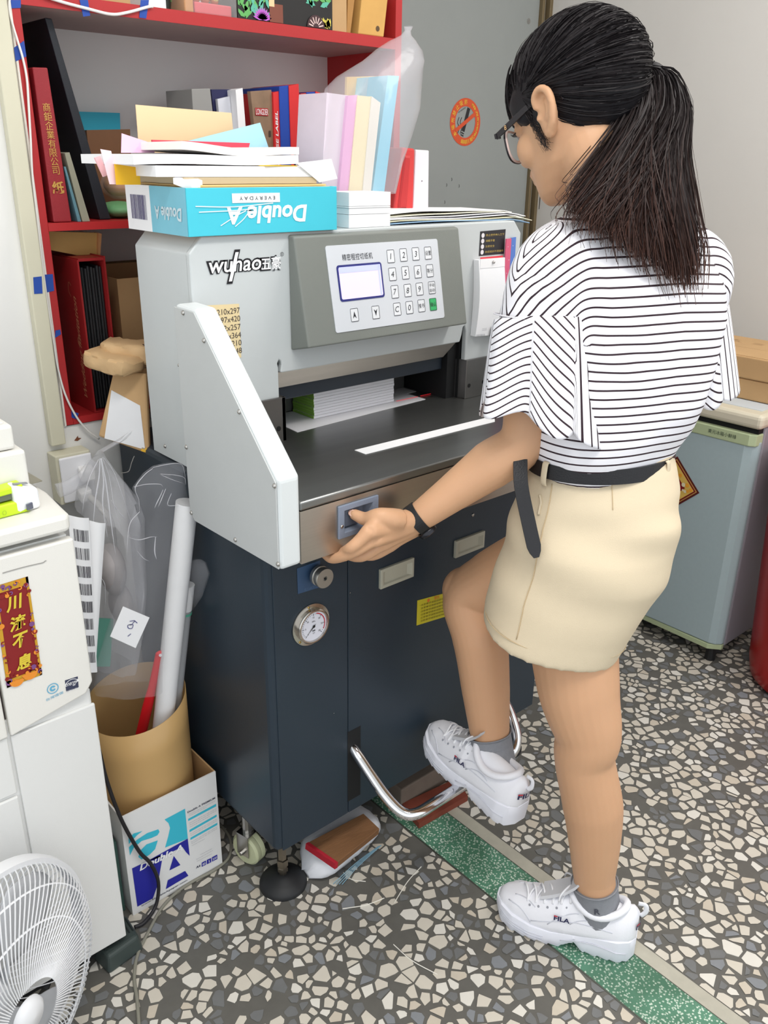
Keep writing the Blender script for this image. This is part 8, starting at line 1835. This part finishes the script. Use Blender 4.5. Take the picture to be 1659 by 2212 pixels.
# belt, loops, hanging strap
BELT = mat('black_belt', (26, 26, 30), 0.42, bump=0.2, bscale=400)
def beltring(z, w, d): return [V(WAIST[0], WAIST[1], z) + S_ * w * math.cos(t) + T_ * d * math.sin(t) - V(0, 0, 1) * 0.004 * math.sin(t) for t in np.linspace(0, 6.2832, 60, endpoint=False)]
wb_, db_ = 0.1195, 0.0955
MB().rings([beltring(0.8735, wb_ - 0.0015, db_ - 0.0015), beltring(0.8735, wb_ + 0.002, db_ + 0.002), beltring(0.896, wb_ + 0.0005, db_ + 0.0005), beltring(0.896, wb_ - 0.003, db_ - 0.003), beltring(0.8735, wb_ - 0.0015, db_ - 0.0015)], caps=False).build('belt', BELT, per, smooth='auto')
def beltpt(px): return px
for ang in (math.radians(188), math.radians(292), math.radians(240)):
    if ang == math.radians(240): continue
    n_ = nrm(S_ * math.cos(ang) * db_ + T_ * math.sin(ang) * wb_); p = V(WAIST[0], WAIST[1], 0.883) + S_ * (wb_ + 0.0015) * math.cos(ang) + T_ * (db_ + 0.0015) * math.sin(ang)
    tg_ = np.cross(n_, Z3)
    MB().tube([p + V(0, 0, 0.016) - n_ * 0.001, p + V(0, 0, 0.012) + n_ * 0.0025, p - V(0, 0, 0.012) + n_ * 0.004, p - V(0, 0, 0.020) + n_ * 0.001], [0.0055] * 4, 10, sub=4, flat=0.28, up=n_).build('belt_loop', CHINO, per, smooth=True)
st_ = smooth_path(np.array(((0.29, -0.2456, 0.9009), (0.2756, -0.2629, 0.8672), (0.2684, -0.2878, 0.8186), (0.264, -0.3108, 0.7725))), 6)
R = []
for i, p in enumerate(st_):
    t = nrm(np.gradient(st_, axis=0)[i]); sd = nrm(np.cross(t, vf)); nn = np.cross(sd, t); h = 0.0105
    if i == len(st_) - 1: h = 0.004
    elif i == len(st_) - 2: h = 0.0085
    R.append([p - sd * h - nn * 0.001, p + sd * h - nn * 0.001, p + sd * h + nn * 0.001, p - sd * h + nn * 0.001])
MB().rings(R).build('belt_end', BELT, per, bevel=0.0006)
mb = MB(); p = V(*(0.2924, -0.2389, 0.8855)); mb.obox(p, V(0.3, 0.9, 0), V(-0.9, 0.3, 0), Z3, 0.010, 0.006, 0.034); mb.build('belt_keeper', BELT, per, bevel=0.002)

# ---- watch
fd = nrm(LWR - LE); wc = LWR - fd * 0.012; wu = nrm(np.cross(fd, V(0, 0, 1))); wv = np.cross(fd, wu)
mb = MB(); R = []
for q in np.linspace(0, 2 * math.pi, 41)[:-1]:
    e = wu * math.cos(q) + wv * math.sin(q); r = 0.0232
    R.append([wc + e * r - fd * 0.0085, wc + e * (r + 0.0022) - fd * 0.0085, wc + e * (r + 0.0022) + fd * 0.0085, wc + e * r + fd * 0.0085])
R.append(R[0]); mb.rings(R, caps=False)
wt = mb.build('watch', mat('watch_strap', (26, 26, 28), 0.5), per, bevel=0.0006)
dn = nrm(V(0.25, -0.35, -0.9)); dn = nrm(dn - fd * (dn @ fd))
MB().lathe([(0.0001, 0.0060), (0.013, 0.0060), (0.0155, 0.0045), (0.016, 0.0), (0.014, -0.003)], wc + dn * 0.0245, dn, 28, caps=False).build('watch_case', mat('watch_case', (52, 52, 56), 0.25, 0.7), wt, smooth='auto')
MB().lathe([(0.0001, 0.0064), (0.0125, 0.0062)], wc + dn * 0.0245, dn, 28, caps=False).build('watch_glass', mat('watch_glass', (24, 24, 30), 0.08), wt)

# ---- trainers and socks
SHW = mat('trainer_white', (232, 232, 238), 0.5, noise=0.02, nscale=25, bump=0.1, bscale=300); SOLE = mat('sole_white', (226, 227, 236), 0.55); LACE = mat('lace_white', (236, 236, 240), 0.7, bump=0.3, bscale=900)
SOCK = mat('sock_grey', (134, 136, 142), 0.9, noise=0.12, nscale=160, bump=0.4, bscale=900); NAVYP = mat('logo_navy', (36, 38, 78), 0.5); REDL = mat('logo_red', (196, 40, 60), 0.5); TONG = mat('lining_grey', (206, 206, 210), 0.8)
def shoe(O, fdir, udir, side, ank):
    """side = +1 when the camera sees the +left flank; local x forward, y left, z up"""
    f = nrm(fdir); u = nrm(udir - f * (udir @ f)); l = np.cross(u, f); L = 0.253
    def P(x, y, z): return O + f * x + l * y + u * z
    sx = np.array((0, .04, .12, .28, .42, .58, .72, .86, .95, 1.0)) * L
    bend = lambda x: 0.006 * side * math.sin(math.pi * min(1, max(0, x / L)) * 1.2)
    sw = lambda x: np.interp(x, sx, (.014, .031, .0385, .0355, .0360, .0430, .0465, .0425, .030, .010))
    stp_ = lambda x: np.interp(x, sx, (.046, .048, .047, .041, .036, .031, .032, .037, .041, .040))
    uw = lambda x: np.interp(x, sx, (.012, .0275, .0335, .0335, .0345, .0390, .0405, .0355, .0235, .006))
    ut = lambda x: np.interp(x, sx, (.092, .104, .098, .103, .106, .090, .076, .066, .056, .043))
    xs = np.linspace(0.0, L, 72); R = []
    for i, x in enumerate(xs):
        w = sw(x); z1 = stp_(x); q = x / L
        z0 = 0.004 * ((i % 6) / 5.0) + (0.016 * math.exp(-((q - 0.42) / 0.055) ** 2)) + 0.020 * max(0, (q - 0.9) / 0.1) ** 2 + 0.006 * max(0, (0.04 - q) / 0.04)
        y0 = bend(x); zm = (z0 + z1) / 2
        R.append([P(x, y0 - w * 0.92, z0), P(x, y0 + w * 0.92, z0), P(x, y0 + w * 1.0, z0 + 0.008), P(x, y0 + w * 1.03, zm + 0.004), P(x, y0 + w * 0.95, z1), P(x, y0 + w * 0.8, z1 + 0.002), P(x, y0 - w * 0.8, z1 + 0.002), P(x, y0 - w * 0.95, z1), P(x, y0 - w * 1.03, zm + 0.004), P(x, y0 - w * 1.0, z0 + 0.008)])
    name = 'shoe'
    xs2 = np.linspace(0.001, L - 0.004, 46); R2 = []
    def sect(x, t):
        w = uw(x); zb = stp_(x) - 0.004; zt = ut(x); y0 = bend(x); q = x / L
        c_, s2 = math.cos(t), math.sin(t)
        p_ = 2.8 if q > 0.5 else 2.4
        yy = math.copysign(abs(c_) ** (2 / p_), c_) * w * (1 - (0.30 if q < 0.5 else 0.16) * max(0, s2) ** 1.5)
        return P(x, y0 + yy, zb + (zt - zb) * max(0, s2) ** (2 / p_) - 0.004 * (s2 < 0))
    tt_ = np.concatenate([np.linspace(0, math.pi, 25), [math.pi * 1.3, math.pi * 1.7]])
    for x in xs2: R2.append([sect(x, t) for t in tt_])
    up = MB().rings(R2).build(name, SHW, per, smooth=True)
    MB().rings(R).build('sole', SOLE, up, smooth='auto')
    # panel lines on the flank, toe bumper grooves
    ln = MB()
    for (a, b2, t0, t1) in ((0.16, 0.72, 0.30, 0.18), (0.40, 0.60, 0.62, 0.20), (0.72, 0.90, 0.12, 0.7), (0.70, 0.86, 0.75, 1.2), (0.25, 0.45, 0.42, 0.30)):
        for sd in (1, -1):
            pts = []
            for k in range(10):
                q = k / 9; t = t0 + (t1 - t0) * q + 0.12 * math.sin(math.pi * q); pts.append(sect((a + (b2 - a) * q) * L, t if sd > 0 else math.pi - t))
            ln.tube(pts, 0.0011, 5)
    for k in range(3):
        ln.tube([P(x, bend(x) + side * (sw(x) * 1.03), stp_(x) - 0.010 - 0.005 * k) for x in np.linspace(0.62 * L, 0.95 * L, 10)], 0.0008, 5)
    ln.tube([P(x, bend(x) + side * (sw(x) * 1.04), 0.021 + 0.010 * math.sin(6.0 * x / L)) for x in np.linspace(0.05 * L, 0.5 * L, 14)], 0.0009, 5)
    ln.build('panel_seams', mat('seam_pale', (206, 207, 216), 0.6), up, smooth=True)
    # collar, tongue, heel loop, laces
    cl = []
    for q in np.linspace(0, 2 * math.pi, 37):
        x = 0.072 + 0.048 * math.cos(q); y = 0.0275 * math.sin(q); z = 0.092 + 0.012 * math.cos(q) ** 2 * (1 if math.cos(q) < 0 else 1.3) - 0.006 * abs(math.sin(q)) ** 2
        cl.append(P(x, bend(x) + y, z))
    MB().tube(cl, 0.0068, 10, caps=False).build('collar', SHW, up, smooth=True)
    MB().rings([[P(x, y + bend(x), z + t) for y, t in ((-0.021, 0), (0.021, 0), (0.019, 0.006), (-0.019, 0.006))] for x, z in ((0.172, 0.078), (0.15, 0.092), (0.128, 0.108), (0.113, 0.126), (0.107, 0.137))]).build('tongue', TONG, up, smooth='auto')
    MB().tube([P(-0.001, 0, 0.086), P(-0.008, 0, 0.098), P(-0.006, 0, 0.112), P(0.006, 0, 0.112)], 0.0022, 8, sub=5, flat=2.0).build('heel_loop', SHW, up, smooth=True)
    lc = MB()
    for k in range(6):
        x = 0.118 + 0.015 * k; z = ut(x) + 0.003; w = 0.021 - 0.0004 * k
        for d_ in (1, -1): lc.tube([sect(x, 0.95), P(x + 0.002 * d_, bend(x) + w * 0.6, z - 0.001), P(x + 0.007 * d_, bend(x), z + 0.003), P(x + 0.012 * d_, bend(x) - w * 0.6, z - 0.002), sect(x + 0.013 * d_, math.pi - 0.95)], 0.0019, 6, sub=4)
    for d_ in (1, -1):
        lc.tube([P(0.118, bend(0.118), 0.110), P(0.124, 0.012 * d_, 0.118), P(0.135, 0.026 * d_, 0.108), P(0.138, 0.031 * d_, 0.094)], 0.0018, 6, sub=5)
    lo = lc.build('laces', LACE, up, smooth=True); lo['kind'] = 'stuff'
    ey = MB()
    for k in range(5):
        for sd in (0.80, math.pi - 0.80):
            p = sect(0.124 + 0.016 * k, sd); ey.ell(p, (0.0022,) * 3, n=8, k=6)
    eo = ey.build('eyelets', mat('eyelet_grey', (150, 152, 160), 0.5), up, smooth=True); eo['kind'] = 'stuff'
    # name on flank and heel
    def flank(x0, z0, sd):
        def m(a, b_):   # a along the reading direction, b up
            x = x0 - a * sd if sd > 0 else x0 + a
            y = np.interp(x, sx, (.012, .0275, .0335, .0335, .0345, .0390, .0405, .0355, .0235, .006)) * 1.01 + 0.0012
            zb, zt = stp_(x), ut(x); k_ = (z0 + b_ - zb) / (zt - zb); y *= (1 - 0.22 * max(0, k_) ** 2)
            return P(x, bend(x) + sd * y, z0 + b_)
        return m
    for sd in (1, -1):
        t_ = MB(); put_text(t_, 'FILA', O, f, u, 0.0095, w=0.028, bold=0.03, mapf=flank(0.128, 0.066, sd)); t_.build('name_letters', NAVYP, up)
        mm = flank(0.128, 0.066, sd); r_ = MB(); r_.add([mm(a, b_) + l * sd * 0.0006 for a, b_ in ((-0.0142, 0.0028), (-0.0080, 0.0028), (-0.0080, 0.0050), (-0.0142, 0.0050))], [(0, 1, 2, 3)]); r_.build('name_bar', REDL, up)
    def heelm(a, b_):
        th = a / 0.0265; return P(0.0245 - 0.0275 * math.cos(th), bend(0) - 0.0275 * math.sin(th), 0.073 + b_)
    t_ = MB(); put_text(t_, 'FILA', O, f, u, 0.0125, w=0.036, bold=0.03, mapf=heelm); t_.build('name_letters', NAVYP, up)
    r_ = MB(); r_.add([heelm(a, b_) - f * 0.0007 for a, b_ in ((-0.0185, 0.0035), (-0.0100, 0.0035), (-0.0100, 0.0064), (-0.0185, 0.0064))], [(0, 1, 2, 3)]); r_.build('name_bar', REDL, up)
    t_ = MB(); put_text(t_, 'F', P(0.1125, 0, 0.133) , -l if False else np.cross(u, f) * -1, nrm(u * 0.9 - f * 0.4), 0.010, bold=0.04, lift=0.001); t_.build('tongue_letter', REDL, up)
    return up, P
Lup, PL = shoe(V(0.4365, -0.474, 0.0), V(-0.114, 0.220, 0), Z3, 1, LAN)
Rf = V(0.012, 0.225, 0.030)
Rup, PR = shoe(V(0.3397 + 0.008, -0.262, 0.197), Rf, Z3, 1, RAN)
def sock(P, A, K, top, r, name='sock'):
    d = nrm(K - A); s0 = A + d * top
    pts = [P(0.066, 0, 0.030), P(0.066, 0, 0.055) * 0.6 + A * 0.4, A * 0.5 + s0 * 0.5, s0]
    o = MB().tube(pts, [r - 0.004, r - 0.001, r + 0.0005, r + 0.0003], 26, sub=6).build(name, SOCK, per, smooth=True)
    MB().tube([s0 + (math.cos(q) * nrm(np.cross(d, X3)) + math.sin(q) * np.cross(d, nrm(np.cross(d, X3)))) * (r + 0.001) for q in np.linspace(0, 6.2832, 33)], 0.0014, 6, caps=False).build('sock_cuff', SOCK, o, smooth=True)
    c = A * 0.85 + s0 * 0.15; n_ = nrm(CAMC - c); n_ = nrm(n_ - d * (n_ @ d)); e = np.cross(d, n_); sgn = 1
    t_ = MB(); put_text(t_, 'R', c + n_ * (r + 0.0016), e, d, 0.012, bold=0.02, lift=0.0008); t_.build('sock_letter', mat('sock_print', (70, 72, 84), 0.8), o)
    return o
sock(PL, LAN, LK, 0.030, 0.0395); sock(PR, RAN, RK, 0.064, 0.0392)
